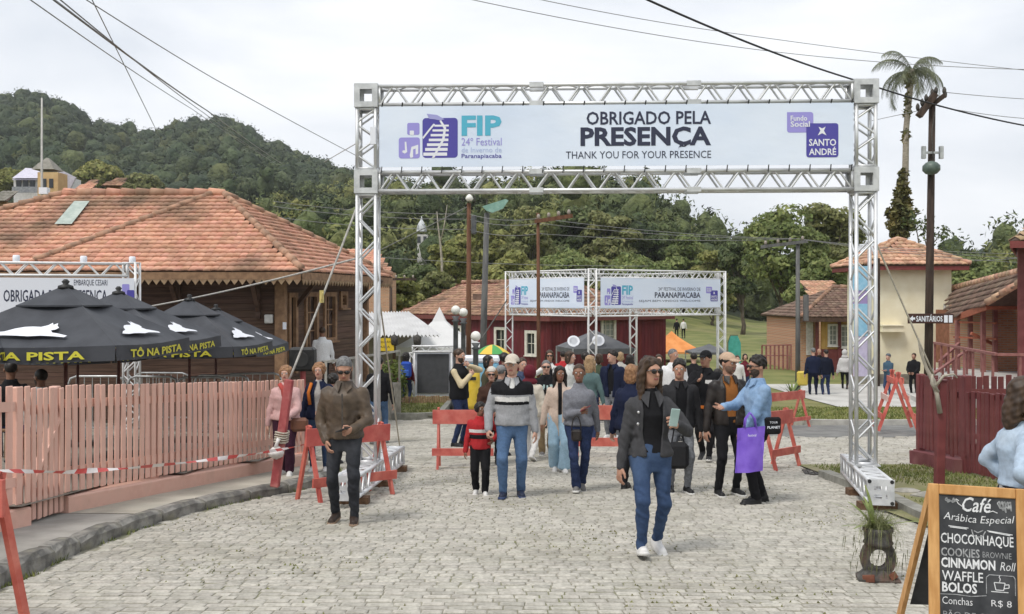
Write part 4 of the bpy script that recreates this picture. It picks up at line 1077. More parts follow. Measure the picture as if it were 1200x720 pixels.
def ochre_house():
    d = 46.0; zb = -1.95; x0, x1 = (940 - 600) / F * d, (1030 - 600) / F * d; ez = CZ + (HZ - 372) / F * d; zr = CZ + (HZ - 338) / F * (d + 3)
    t = thing('ochre_house', 'low ochre house with brown tile roof and red base left of the cream tower', 'building', (x0, d, zb))
    a, b = Vector((x0 + .9, d)), Vector((x1, d))
    hs = [((971 - 600) / F * d - a.x, (981 - 600) / F * d - a.x, CZ + (HZ - 405) / F * d, CZ + (HZ - 381) / F * d), ((984.5 - 600) / F * d - a.x, (996.5 - 600) / F * d - a.x, CZ + (HZ - 407) / F * d, CZ + (HZ - 382) / F * d)]
    bw, fr = board_wall(t, a, b, zb + 1.1, ez, .2, M_OCHRE, hs, vertical=True)
    for h in hs: window(t, fr, *h, M_WFRAME, (2, 4), mat('pale_pane', (.26, .28, .26), rough=.3), .1)
    mb = MB(); mb.bbox((a.x, d - .06, zb), (b.x, d + .1, zb + 1.1)); mb.build('red_base', M_RED, t, world=True)
    for px in (957, 983, 999):
        mb = MB(); x = (px - 600) / F * d; mb.box((x, d - .08, (zb + ez) / 2), (.14, .1, ez - zb)); mb.build('pilaster', M_RED, t, world=True)
    mb = MB(); mb.bbox((x0 - .1, d + .6, zb), (x0 + .9, d + 6, ez)); mb.build('side_wall', M_BRICK, t, world=True)
    q0 = P(945, 404, d + .55); q1 = P(953, 376, d + .5); mb = MB(); mb.bbox((q0.x, d + .52, q0.z - .5), (q1.x, d + .6, q1.z)); mb.build('door', M_WFRAME, t, world=True)
    E0 = Vector((x0 - .25, d - .7, ez)); E1 = Vector((x1 + .3, d - .7, ez)); T1 = Vector((x1 + .3, d + 3, zr)); T0 = Vector((x0 + 2.4, d + 3, zr))
    tile_face([E0, E1, T1, T0], M_TILE3, t, .24, .3, 31, M_PLANKD); tile_face([Vector((x0 - .25, d + 6.7, ez)), E0, T0], M_TILE3, t, .24, .3, 32, M_PLANKD); ridge_caps(T0, T1, M_TILE2, t, .12); ridge_caps(E0, T0, M_TILE2, t, .1)
    mb = MB(); mb.bar(E0 - Vector((0, 0, .1)), E1 - Vector((0, 0, .1)), .2, .05, up=(0, 1, 0)); mb.build('fascia', M_PLANKD, t, world=True)
    # rear gable seen over the ridge
    a = P(948, 347, 54); b = P(990, 346, 54); c = P(994, 338, 57); e = P(952, 338, 57)
    tile_face([Vector((a.x, 54, a.z)), Vector((b.x, 54, a.z)), Vector((b.x + .2, 57, a.z + .9)), Vector((a.x + .4, 57, a.z + .9))], M_TILE4, t, .25, .3, 33, M_PLANKD)
    mb = MB(); mb.bbox((a.x + .3, 54.6, zb), (b.x - .2, 57, a.z)); mb.build('rear_wall', M_BRICK, t, world=True)
    # veranda rail
    r = thing('veranda_rail', 'dark red timber railing on the slope beside the ochre house', 'railing', P(905, 432, 47)); mb = MB()
    p0, p1 = P(893, 405, 48), P(953, 404, 47)
    for k in range(13): q = p0.lerp(p1, k / 12); mb.bar(q, (q.x, q.y, zb - .1), .07)
    mb.build('baluster', M_RAIL, r, world=True); mb = MB(); mb.bar(p0, p1, .1, .06); mb.bar(p0 - Vector((0, 0, .5)), p1 - Vector((0, 0, .5)), .08, .05); mb.build('handrail', M_RAIL, r, world=True)
ochre_house()
def brick_house():
    E1, E2 = P(1112, 374, 35), P(1157, 357, 31.5); zb = -.95
    t = thing('brick_house', 'brick house with brown tile hip roof and open porch behind the ramp', 'building', (E1.x, 33, zb))
    T1 = P(1112, 341, 40); nb = (E2 - E1).cross(T1 - E1); cz = Vector((0, 0, CZ))
    def onp(px, py): r = P(px, py, 1) - cz; return cz + r * ((E1 - cz).dot(nb) / r.dot(nb))
    H2 = onp(1222, 318); T2 = onp(1222, 314)
    tile_face([E1, E2, H2, T2, T1], M_TILE3, t, .24, .3, 41, M_PLANKD)
    E3 = P(1250, 357, 31.5); E3.z = E2.z; H2b = H2
    tile_face([E2, E3, H2], M_TILE3, t, .24, .3, 42, M_PLANKD); ridge_caps(E2, H2, M_TILE4, t, .12, .4); ridge_caps(T1, T2, M_TILE4, t, .12, .4)
    gt = paint('gutter_red', (.36, .11, .06))
    for a, b in ((E1, E2), (E2, E3)): mb = MB(); mb.bar(a - Vector((0, 0, .06)), b - Vector((0, 0, .06)), .06, .22, up=(0, 0, 1)); mb.build('gutter', gt, t, world=True)
    a = P(1167, 360, 33); b = P(1260, 360, 33)
    mb = MB(); mb.bbox((a.x, 33, zb), (b.x, 36.5, E2.z - .05)); mb.build('brick_wall', M_BRICK, t, world=True)
    a = P(1117, 0, 36.5); b = P(1168, 0, 36.5); mb = MB(); mb.bbox((a.x, 36.5, zb), (b.x, 38, E1.z + .3)); mb.build('porch_wall', mat('porch_brick', (.20, .085, .045), (.28, .12, .07), scale=5, rough=.9), t, world=True)
    for px in (1122, 1137, 1152, 1166):
        q = P(px, 0, 34.0 if px < 1140 else 32.6); zt = E1.z + (E2.z - E1.z) * (px - 1112) / 45 - .15; mb = MB(); mb.bar((q.x, q.y, zb), (q.x, q.y, min(zt, E2.z - .1)), .13); mb.build('porch_post', M_RAIL, t, world=True)
    mb = MB(); p0 = P(1118, 0, 34.2); p1 = P(1168, 0, 32.4)
    for zz in (CZ + (HZ - 396) / F * 33.5, CZ + (HZ - 378) / F * 33.5): mb.bar((p0.x, p0.y, zz), (p1.x, p1.y, zz), .08, .06)
    mb.bar((P(1138, 0, 33).x, 33, .35), (P(1166, 0, 33).x, 33, -.05), .12, .1); mb.build('porch_beam', gt, t, world=True)
    # second roof strip behind the tower
    a = P(1113, 343, 44); b = P(1140, 343, 44); tile_face([Vector((a.x - 2, 44, a.z)), Vector((b.x, 44, a.z)), Vector((b.x - 1.2, 48, a.z + 1.2)), Vector((a.x - 2, 48, a.z + 1.6))], M_TILE3, t, .25, .3, 43, M_PLANKD)
    mb = MB(); mb.bbox((a.x - 1.8, 44.5, -1.9), (b.x - 1.2, 47.5, a.z + .1)); mb.build('rear_wall', M_BRICK, t, world=True)
brick_house()
def red_house():
    zb = -.95; x0 = (1193 - 600) / F * 29; ez = CZ + (HZ - 283) / F * 28.2
    t = thing('red_house', 'dark red building with tiled eave at the right edge of the picture', 'building', (x0, 29, zb))
    mb = MB(); fp = [(x0, 29), (x0 + 5, 29), (x0 + 7, 33), (x0 * 33 / 29 + .15, 33)]; mb.add([Vector((*q, z)) for z in (zb, ez + .1) for q in fp], BOXF); mb.build('wall', mat('house_red', (.21, .045, .04), (.29, .07, .06), scale=3, rough=.75, bump=.1), t, world=True)
    mb = MB(); mb.bbox((x0 - .02, 28.94, zb), (x0 + .22, 29.0, ez)); mb.bbox((x0 + .22, 28.95, ez - 1.35), (x0 + 3, 29.0, ez - 1.2)); mb.build('pilaster', M_RED, t, world=True)
    # door arch
    mb = MB(); cx = x0 + 1.15
    ol = [(cx + .75 * math.cos(a), ez - 2.3 + .75 * math.sin(a)) for a in np.linspace(0, math.pi, 9)] + [(cx - .75, zb + .02), (cx + .75, zb + .02)]
    mb.prism(ol, 28.96, 28.99); mb.build('arched_door', M_PLANKD, t, world=True)
    E0 = Vector((x0 - .72, 28.0, ez)); E1 = Vector((x0 + 6, 28.0, ez)); T0 = Vector((x0 + 2.8, 31, ez + 1.5)); T1 = Vector((x0 + 6, 31, ez + 1.5)); B0 = Vector(((x0 - .72) * 34 / 28 + .2, 34, ez))
    mo = mat('clay_tile_mossy', (.30, .21, .12), (.42, .30, .18), scale=4, rough=.9, isl=.25, c3=(.20, .20, .09), s3=1.4, amt3=.7)
    tile_face([E0, E1, T1, T0], mo, t, .24, .3, 51, M_PLANKD); tile_face([B0, E0, T0], mo, t, .24, .3, 52, M_PLANKD)
    mb = MB(); mb.bar(E0 - Vector((0, 0, .1)), E1 - Vector((0, 0, .1)), .05, .2); mb.bar(E0 - Vector((0, 0, .1)), B0 - Vector((0, 0, .1)), .05, .2); mb.build('fascia', paint('eave_red', (.24, .06, .055)), t, world=True)
red_house()
# ---- concrete ramp with red railing
def ramp():
    zt = -.92; pts = [Vector((12.9, 26.2)), Vector((22, 24.8)), Vector((24, 34)), Vector((14.5, 34.5))]
    t = thing('ramp', 'raised concrete ramp with retaining wall in front of the brick house', 'ramp', (12.9, 26.2, g(12.9, 26.2)))
    mb = MB(); mb.add([Vector((*p, zt)) for p in pts] + [Vector((*p, -2.2)) for p in pts], [(0, 1, 2, 3), (4, 7, 6, 5)] + [(i, i + 4, (i + 1) % 4 + 4, (i + 1) % 4) for i in range(4)]); mb.build('deck', M_PATH, t, world=True, recalc=True)
    mb = MB(); st = Vector((14.5, 34.5)) - Vector((12.9, 26.2)); nn = Vector((-st.y, st.x)).normalized()
    for k in range(6):
        a = Vector((12.9, 26.2)) + st * .35 + nn * (.02 + .3 * k); b = Vector((12.9, 26.2)) + st * .62 + nn * (.02 + .3 * k); z = zt - .15 * (k + 1)
        c = (a + b) / 2 + nn * .15; mb.box((c.x, c.y, (z - 2.0) / 2), ((b - a).length, .3, z + 2.0), Matrix.Rotation(math.atan2(st.y, st.x), 3, 'Z'))
    mb.build('step', M_PATH, t, world=True)
    r = thing('railing', 'dusty red metal railing along the edge of the concrete ramp', 'railing', (12.9, 26.2, zt))
    path = [Vector((14.3, 33.2)), Vector((13.6, 29.6)), Vector((13.0, 26.3)), Vector((17, 25.7)), Vector((22, 24.9))]
    P3 = [Vector((p.x, p.y, 0)) for p in path]; L = sum((b - a).length for a, b in zip(P3[:-1], P3[1:])); s = 0
    while s < L:
        p = along(P3, s); mb = MB(); mb.bar((p.x, p.y, zt), (p.x, p.y, zt + .92), .055); mb.build('baluster', M_RAIL, r, world=True); s += .95
    for dz in (.94,):
        for a, b in zip(P3[:-1], P3[1:]): mb = MB(); mb.bar((a.x, a.y, zt + dz), (b.x, b.y, zt + dz), .1, .07); mb.build('handrail', M_RAIL, r, world=True)
    hr = thing('stair_rail', 'dusty red sloping handrail on the steps beside the ramp', 'railing', (12, 31, -1.9)); mb = MB()
    for q0, q1 in ((P(1090, 441, 30), P(1133, 411, 31.5)), (P(1101, 424, 32.5), P(1124, 402, 33.5))):
        mb.bar(q0, q1, .09, .06)
        for k in range(4): q = q0.lerp(q1, k / 3); mb.bar(q, (q.x, q.y, q.z - 1.0), .055)
    mb.build('handrail', M_RAIL, hr, world=True)
ramp()
# ---- far houses above the station roof
def far_houses():
    t = thing('chalet', 'small yellow turret house with grey roof on the hillside above the station roof', 'building', P(55, 228, 75)); d = 75
    a, b = P(44, 232, d), P(68, 202, d); mb = MB(); mb.bbox((a.x, d, a.z - 6), (b.x, d + 1.6, b.z)); mb.build('turret', mat('turret_yellow', (.50, .32, .16), (.60, .42, .22), scale=1.5), t, world=True)
    mb = MB(); c = P(56, 200, d + .8); mb.lathe(c, [(1.2, 0), (.75, .45), (.12, .95)], 4, Matrix.Rotation(R(45), 3, 'Z')); mb.build('turret_roof', mat('grey_roof', (.20, .19, .16), (.28, .26, .23), scale=3), t, world=True)
    for px in (52, 60): q0 = P(px, 215, d - .02); mb = MB(); mb.box(q0, (.3, .06, .7)); mb.build('window', M_GLASS, t, world=True)
    h = thing('white_house', 'white house with pale roof behind the yellow turret on the hillside', 'building', P(30, 225, 80)); a, b = P(16, 235, 80), P(46, 209, 80)
    mb = MB(); mb.bbox((a.x, 80, a.z - 6), (b.x, 84, b.z)); mb.build('wall', mat('far_white', (.55, .54, .56), (.65, .64, .66)), h, world=True)
    mb = MB(); e = [P(14, 209, 79.6), P(48, 209, 79.6), P(46, 198, 82), P(30, 197, 82)]; mb.add(e, [(0, 1, 2, 3)]); mb.add([v + Vector((0, 0, -.15)) for v in e], [(3, 2, 1, 0)]); mb.build('roof', mat('pale_roof', (.48, .46, .54), (.58, .56, .64)), h, world=True)
    for px in (22, 30, 38): q = P(px, 216, 79.95); mb = MB(); mb.box(q, (.4, .08, .9)); mb.build('window', M_GLASS, h, world=True)
    mb = MB(); a, b = P(14, 226, 79.2), P(46, 219, 79.2); mb.bbox((a.x, 79.2, a.z), (b.x, 79.3, b.z)); mb.build('balcony', mat('balcony_grey', (.2, .21, .24), (.3, .31, .34)), h, world=True)
    # small white annex right of the turret
    w2 = thing('white_house', 'small white annex with sloping roof right of the yellow turret', 'building', P(76, 222, 78)); a, b = P(68, 226, 78), P(82, 208, 78)
    mb = MB(); mb.bbox((a.x, 78, a.z - 5), (b.x, 80, b.z)); mb.build('wall', mat('far_white', (.55, .54, .56)), w2, world=True); mb = MB(); mb.bar(P(66, 205, 77.8), P(86, 215, 77.8), .2, 1.0); mb.build('roof', mat('pale_roof', (.48, .46, .54)), w2, world=True)
    for k, (x0, x1, y0, y1, dd, m, lab) in enumerate(((88, 121, 211, 222, 72, M_TILE, 'low house with orange tile roof behind the station ridge'), (119, 154, 209, 218, 74, M_TILE2, 'low house with brown tile roof behind the station ridge'), (-20, 26, 224, 236, 66, mat('grey_roof', (.2, .19, .16)), 'grey roofed house behind the station at the left edge'))):
        o = thing('far_house', lab, 'building', P((x0 + x1) / 2, y1, dd), group=None); a, b = P(x0, y1, dd), P(x1, y0, dd + 2)
        tile_face([Vector((a.x, dd, a.z)), Vector((b.x, dd, a.z)), Vector((b.x - .3, dd + 2, b.z)), Vector((a.x + .3, dd + 2, b.z))], m, o, .3, .35, 60 + k, M_PLANKD)
        mb = MB(); mb.bbox((a.x + .2, dd + .3, a.z - 6), (b.x - .2, dd + 3, a.z - .02)); mb.build('wall', M_TRIM, o, world=True)
    mast = thing('mast', 'thin pale mast with small box rising above the station roof', 'mast', P(48, 225, 30)); mb = MB(); q = P(49, 225, 30); mb.tube([(q.x, 30, q.z - 3), (q.x, 30, CZ + (HZ - 115) / F * 30)], [.05, .025], 6); mb.build('pole', paint('mast_grey', (.5, .49, .46)), mast, True, True)
    mb = MB(); mb.box(P(52, 224, 29.9), (.25, .2, .2)); mb.build('box', M_WHITE, mast, world=True)
    # orange roofed house left of the shed
    o = thing('far_house', 'orange roofed house seen right of the left gate column', 'building', P(445, 320, 60)); a = P(430, 318, 58)
    tile_face([Vector((a.x - 4, 58, a.z)), Vector((P(459, 0, 58).x, 58, a.z)), Vector((P(440, 0, 62).x, 62, a.z + 1.5)), Vector((a.x - 4, 62, a.z + 1.5))], M_TILE, o, .3, .35, 70, M_PLANKD)
    mb = MB(); mb.bbox((a.x - 4, 58.5, -2), (P(456, 0, 58).x, 61.5, a.z - .02)); mb.build('wall', M_BRICK, o, world=True)
    # church tower glimpsed in the trees
    c = thing('church_tower', 'white church tower with pointed top among the trees left of the poles', 'tower', P(495, 285, 122)); dd = 122; mw = mat('church_white', (.45, .44, .43), (.6, .58, .56), scale=1)
    a, b = P(489, 310, dd), P(501, 275, dd); mb = MB(); mb.bbox((a.x, dd, a.z - 4), (b.x, dd + 1.8, b.z)); mb.build('shaft', mw, c, world=True)
    mb = MB(); q = P(494, 263, dd + .9); mb.lathe(q, [(.65, -.9), (.55, -.3), (.4, .1), (.15, .5), (.04, 1.0)], 8); mb.build('spire', mat('spire_grey', (.5, .52, .54), (.6, .62, .64)), c, world=True)
    for px in (491, 498): mb = MB(); mb.box(P(px, 281, dd - .02), (.4, .06, .8)); mb.build('window', M_GLASS, c, world=True)
far_houses()
# ================================================================== UMBRELLAS, TENTS, POLES
M_UMB = mat('umbrella_black', (.032, .035, .043), (.05, .054, .064), scale=3, rough=.62, bump=.15, bscale=20, spec=.4); M_YEL = mat('print_yellow', (.62, .58, .06), rough=.6); M_UPOLE = mat('umbrella_pole', (.09, .03, .025), (.13, .045, .035), rough=.5)
DOG = [(-.55, -.035), (-.42, .0), (-.3, .015), (-.2, .06), (-.1, .085), (.0, .09), (.1, .085), (.17, .11), (.2, .145), (.23, .115), (.27, .14), (.29, .1), (.33, .075), (.31, .045), (.26, .035), (.3, .0), (.4, -.02), (.52, -.05), (.5, -.075), (.36, -.06), (.2, -.05), (.05, -.06), (-.1, -.05), (-.25, -.045), (-.4, -.05)]
def umbrella(loc, top, rim, Rr, phi, label, text=True, k=1.0):
    """square market umbrella with hanging valance: top, rim = world heights"""
    t = thing('umbrella', label, 'umbrella', loc, phi, group='black printed umbrellas in the yard'); z0 = loc[2]; H = top - z0; hr = rim + .17 - z0
    mb = MB(); mb.tube([(0, 0, 0), (0, 0, H + .03)], .024, 8); mb.build('pole', M_UPOLE, t, True)
    mb = MB(); mb.bev((0, 0, .03), (.5, .5, .06), .015); mb.build('base', M_IRON, t)
    mb = MB(); mb.lathe((0, 0, H), [(.10, -.03), (.09, .01), (.03, .03), (.05, .06), (.02, .09)], 8); mb.build('finial', M_BLACKP, t, True)
    cs = [Vector((Rr * math.cos(R(45 + 90 * i)), Rr * math.sin(R(45 + 90 * i)), hr)) for i in range(4)]
    apex = Vector((0, 0, H)); n = 8
    mb = MB()
    for i in range(4):
        a, b = cs[i], cs[(i + 1) % 4]; rows_ = []
        for j in range(n + 1):
            v = j / n; sagv = -.10 * math.sin(math.pi * v) * .7; row = []
            for u in np.linspace(0, 1, 9):
                p = apex.lerp(a.lerp(b, u), v); p.z += sagv * math.sin(math.pi * u) - .05 * math.sin(math.pi * u) * v * v * .6
                row.append(p)
            rows_.append(row)
        V = [p for r_ in rows_ for p in r_]; mb.add(V, [(x * 9 + y, x * 9 + 9 + y, x * 9 + 10 + y, x * 9 + y + 1) for x in range(n) for y in range(8)])
    can = mb.build('canopy', M_UMB, t, True)
    # vent cap on the top
    mb = MB()
    for i in range(4):
        a, b = cs[i], cs[(i + 1) % 4]; p = [apex + Vector((0, 0, .02)), apex.lerp(a, .36) + Vector((0, 0, .012)), apex.lerp(b, .36) + Vector((0, 0, .012))]
        mb.add(p, [(0, 1, 2)]); mb.add([p[1], p[2], p[2] - Vector((0, 0, .02)), p[1] - Vector((0, 0, .02))], [(0, 3, 2, 1)])
    mb.build('vent_cap', M_UMB, can)
    for i in range(4):
        a, b = cs[i], cs[(i + 1) % 4]; mb = MB(); d = (b - a).normalized(); nn = Vector((d.y, -d.x, 0)); V = []
        for u in np.linspace(0, 1, 13):
            p = a.lerp(b, u); p.z -= .03 * math.sin(math.pi * u); w = .012 * math.sin(u * 25 + i)
            V += [p, p + nn * (w + .01) - Vector((0, 0, .17))]
        mb.add(V, [(2 * q, 2 * q + 1, 2 * q + 3, 2 * q + 2) for q in range(12)]); va = mb.build('valance', M_UMB, can, True)
        L = (b - a).length
        # rows of print on the valance and a pale running dog above it
        Vt, Fc = text_geo('TÔ NA PISTA', .03)
        def on(u, v, off): p = a.lerp(b, u); p.z -= .03 * math.sin(math.pi * u); return p + nn * (.02 + off) - Vector((0, 0, .17 * (1 - v)))
        sgn = d.cross(Vector((0, 0, 1))).dot(nn)
        uu = lambda u: u
        mb = MB(); mb.add([on(.15 + .7 * u, .17 + .68 * v, .006) for u, v in Vt], Fc); mb.build('lettering', M_YEL, va)
        ns = (a - apex).cross(b - apex).normalized()
        if ns.z < 0: ns = -ns
        def onc(x, y): v = .78 - y * 1.25; p = apex.lerp(a.lerp(b, .5 + x * .62 / max(v, .2) * .8), v); p.z -= .05 * math.sin(math.pi * v); return p + ns * .022
        mb = MB(); mb.add([onc(x * .85, y) for x, y in DOG], [tuple(range(len(DOG)))]); mb.build('emblem', M_WHITE, can)
    mb = MB()
    for c in cs: mb.tube([(0, 0, H - .06), c + Vector((0, 0, -.05))], .01, 5); mb.tube([(0, 0, H - .75), Vector((0, 0, H - .05)).lerp(c, .5) - Vector((0, 0, .12))], .009, 5)
    mb.build('rib', M_UPOLE, t)
    return t
phi = R(-2)
for px, top_y, d, rim_y, label in ((-150, 330, 10.4, 428, 'black umbrella cut by the left edge of the picture'), (77, 336, 12.0, 417, 'nearest large black umbrella with white dog and yellow print'), (139, 343, 14.2, 411, 'black umbrella second from the left, in front of the white sign'),
                                   (222, 351, 16.8, 415, 'black umbrella third from the left, in front of the station wall'), (253, 362, 19.0, 415, 'farthest and rightmost black umbrella near the station door')):
    x = (px - 600) / F * d; z = g(x, d) + .33
    umbrella((x, d, z), CZ + (HZ - top_y) / F * d, CZ + (HZ - rim_y) / F * (d - .2), 1.58, phi, label)
d = 16.0; x = (109 - 600) / F * d - .25; umbrella((x, d, g(x, d) + .33), CZ + (HZ - 357) / F * d, CZ + (HZ - 421) / F * d, 1.42, phi, 'low black umbrella hidden behind the nearest one, only its valance showing')
# crowd barriers behind the fence
M_GALV = mat('galvanised', (.42, .43, .43), (.56, .57, .57), scale=8, rough=.4, metal=.7)
def barrier(a, b, label):
    a = Vector(a); b = Vector(b); L = (b - a).length; rz = math.atan2(b.y - a.y, b.x - a.x); z = min(a.z, b.z)
    t = thing('crowd_barrier', label, 'barrier', ((a.x + b.x) / 2, (a.y + b.y) / 2, z), rz, group='galvanised crowd barriers in the yard'); mb = MB(); h = L / 2
    mb.tube([(-h, 0, .18), (-h, 0, .95), (-h + .04, 0, 1.06), (-h + .15, 0, 1.1), (h - .15, 0, 1.1), (h - .04, 0, 1.06), (h, 0, .95), (h, 0, .18), (-h, 0, .18)], .02, 7); mb.build('frame', M_GALV, t, True)
    n = int(L / .13); mb = MB()
    for k in range(1, n): x = -h + L * k / n; mb.tube([(x, 0, .18), (x, 0, 1.1)], .008, 5)
    mb.build('bars', M_GALV, t)
    for s_ in (-1, 1): mb = MB(); mb.bar((s_ * (h - .3), -.28, .01), (s_ * (h - .3), .28, .01), .05, .02); mb.bar((s_ * (h - .3), 0, .01), (s_ * (h - .3), 0, .2), .03); mb.build('foot', M_GALV, t)
zy = lambda x, y: g(x, y) + .33
bx = [((150, 17.6), (208, 17.5)), ((158, 20.4), (222, 20.3)), ((208, 17.0), (268, 16.9)), ((228, 18.6), (292, 18.4)), ((262, 19.8), (330, 19.9)), ((80, 17.6), (146, 17.6))]
labs = ['crowd barrier just right of the sign truss foot', 'far crowd barrier against the station wall', 'crowd barrier under the third black umbrella', 'crowd barrier under the fourth black umbrella', 'crowd barrier nearest the station corner', 'crowd barrier left of the sign truss foot']
for (a, b), lab in zip(bx, labs):
    pa = ((a[0] - 600) / F * a[1], a[1]); pb = ((b[0] - 600) / F * b[1], b[1]); barrier((*pa, zy(*pa)), (*pb, zy(*pb)), lab)
# speaker box on stand by the station door
q = P(355, 421, 17.6); t = thing('loudspeaker', 'black box loudspeaker on red stand beside the station door', 'loudspeaker', (q.x, q.y, g(q.x, q.y)))
mb = MB(); mb.bev((0, 0, q.z - g(q.x, q.y)), (.45, .3, .42), .04); mb.build('cabinet', M_BLACKP, t); mb = MB(); mb.tube([(0, 0, 0), (0, 0, q.z - g(q.x, q.y) - .2)], .05, 8); mb.build('stand', M_FADED, t)
mb = MB(); mb.lathe((0, -.152, q.z - g(q.x, q.y)), [(.14, 0), (.13, .01), (.05, .005)], 14, Matrix.Rotation(R(90), 3, 'X')); mb.build('cone', mat('cone_grey', (.03, .03, .03)), t)
# ---- tents
M_TENTW = mat('tent_white', (.70, .70, .70), (.80, .80, .80), scale=1, rough=.6, trans=.15); M_TENTG = mat('tent_grey', (.085, .088, .095), (.12, .123, .13), scale=2, rough=.6); M_TENTO = mat('tent_orange', (.62, .22, .05), (.74, .30, .09), scale=2, rough=.6)
def tent(t, c, W, D, ze, za, m, leg_z, curve=0.0, val=.22, legm=None, rz=0.0):
    mb = MB(); n = 6; Mr = Matrix.Rotation(rz, 3, 'Z'); c = Vector(c)
    cs = [c + Mr @ Vector((sx * W / 2, sy * D / 2, 0)) for sx, sy in ((-1, -1), (1, -1), (1, 1), (-1, 1))]
    for i in range(4):
        a, b = cs[i], cs[(i + 1) % 4]
        V = []
        for j in range(n + 1):
            v = j / n; zz = za + (ze - za) * (v ** (1 - curve) if curve else v)
            for u in np.linspace(0, 1, 5):
                p = Vector((c.x, c.y, 0)).lerp(Vector((a.x, a.y, 0)).lerp(Vector((b.x, b.y, 0)), u), v); p.z = zz; V.append(p)
        mb.add(V, [(x * 5 + y, x * 5 + 5 + y, x * 5 + 6 + y, x * 5 + y + 1) for x in range(n) for y in range(4)])
        a2 = Vector((a.x, a.y, ze)); b2 = Vector((b.x, b.y, ze)); dz = Vector((0, 0, val)); mb.add([a2, b2, b2 - dz, a2 - dz], [(0, 3, 2, 1)])
    ca = mb.build('canopy', m, t, False, True)
    for p in cs: mb = MB(); mb.bar((p.x, p.y, leg_z), (p.x, p.y, ze), .05); mb.build('leg', legm or M_GALV, t, world=True)
    return ca
d = 36.0; c = P(515, 0, d); t = thing('white_tent', 'white pyramid tent with pointed top left of the red shed', 'tent', (c.x, d, g(c.x, d))); tent(t, (c.x, d, 0), 3.0, 3.0, CZ + (HZ - 405) / F * d, CZ + (HZ - 360) / F * d, M_TENTW, g(c.x, d), .45, .3)
d = 37.5; c = P(697, 0, d); t = thing('grey_tent', 'dark grey gazebo tent with white ring emblems under the truss portal', 'tent', (c.x, d, g(c.x, d))); can = tent(t, (c.x, d, 0), 2.4, 2.4, CZ + (HZ - 407) / F * d, CZ + (HZ - 387) / F * d, M_TENTG, g(c.x, d), 0, .2, rz=R(12))
for px, py in ((701, 399), (672, 400)):
    q = P(px, py, d - 1.0); mb = MB(); M_ = Matrix.Rotation(R(62), 3, 'X'); mb.lathe(q + Vector((0, -.06, .0)), [(.23, 0), (.15, 0), (.15, .01), (.23, .01), (.23, 0)], 18, M_); mb.build('emblem', M_WHITE, can, world=True)
d = 54.0; c = P(787, 0, d); t = thing('orange_tent', 'orange gazebo tent right of the red shed', 'tent', (c.x, d, g(c.x, d))); tent(t, (c.x, d, 0), 3.0, 3.0, CZ + (HZ - 411) / F * d, CZ + (HZ - 388) / F * d, M_TENTO, g(c.x, d), .2, .1)
d = 44.0; c = P(831, 0, d); t = thing('grey_tent', 'small dark grey tent between the orange tent and the teal flag', 'tent', (c.x, d, g(c.x, d))); tent(t, (c.x, d, 0), 1.8, 1.8, CZ + (HZ - 412) / F * d, CZ + (HZ - 403) / F * d, M_TENTG, g(c.x, d), .2, .1)
# corrugated shelter left, behind the gate column
d = 33.0; t = thing('market_shelter', 'open shelter with white corrugated roof behind the left gate column', 'shelter', P(440, 470, d)); mb = MB()
a, b = P(380, 367, d + 4), P(478, 366, d + 4); c_, e_ = P(380, 394, d - .5), P(517, 394, d - .5); V = []; n = 60
for i in range(n + 1):
    u = i / n; p = a.lerp(b, u); q = c_.lerp(e_, u); w = .05 * math.cos(u * n * math.pi); V += [p + Vector((0, 0, w)), q + Vector((0, 0, w))]
mb.add(V, [(2 * i, 2 * i + 1, 2 * i + 3, 2 * i + 2) for i in range(n)]); mb.build('roof_sheet', mat('sheet_white', (.55, .55, .55), (.66, .66, .66), scale=1.5, rough=.6), t, world=True, recalc=True)
for px in (462, 488): q = P(px, 396, d); mb = MB(); mb.bar((q.x, q.y, g(q.x, q.y)), q, .1); mb.build('post', M_PLANKD, t, world=True)
q = P(440, 410, d + 3.6); mb = MB(); mb.bbox((q.x - 3, d + 3.6, -1.9), (q.x + 2.2, d + 3.8, q.z + .9)); mb.build('back_wall', mat('shelter_wall', (.30, .27, .21), (.38, .34, .27), scale=2), t, world=True)
q = P(450, 404, d - .6); o = MB().box((0, 0, 0), (.66, .03, .42)).build('yellow_sign', mat('sign_yellow', (.72, .50, .03), (.78, .56, .05), rough=.5)); o.location = q; tag(o, 'yellow rectangular sign hanging under the white shelter roof', 'sign')
for k, (tx, w_) in enumerate((('ATENÇÃO', .46), ('SAÍDA', .4))): MB().text(tx, -w_ / 2, w_ / 2, .04 - .15 * k, .13 - .15 * k, -.02).build('lettering', mat('print_brown', (.12, .07, .02)), o)
# hanging lantern and dark boxes under the eave
for px, lab in ((462, 'dark lantern hanging under the shelter eave on the left'), (489, 'dark lantern hanging under the shelter eave on the right')):
    q = P(px, 400, d - .55); o = MB().lathe((0, 0, 0), [(.03, .22), (.14, .14), (.12, -.1), (.05, -.16)], 8).tube([(0, 0, .2), (0, 0, .3)], .012, 5).build('lantern', M_IRON, None, True); o.location = q; tag(o, lab, 'lantern')
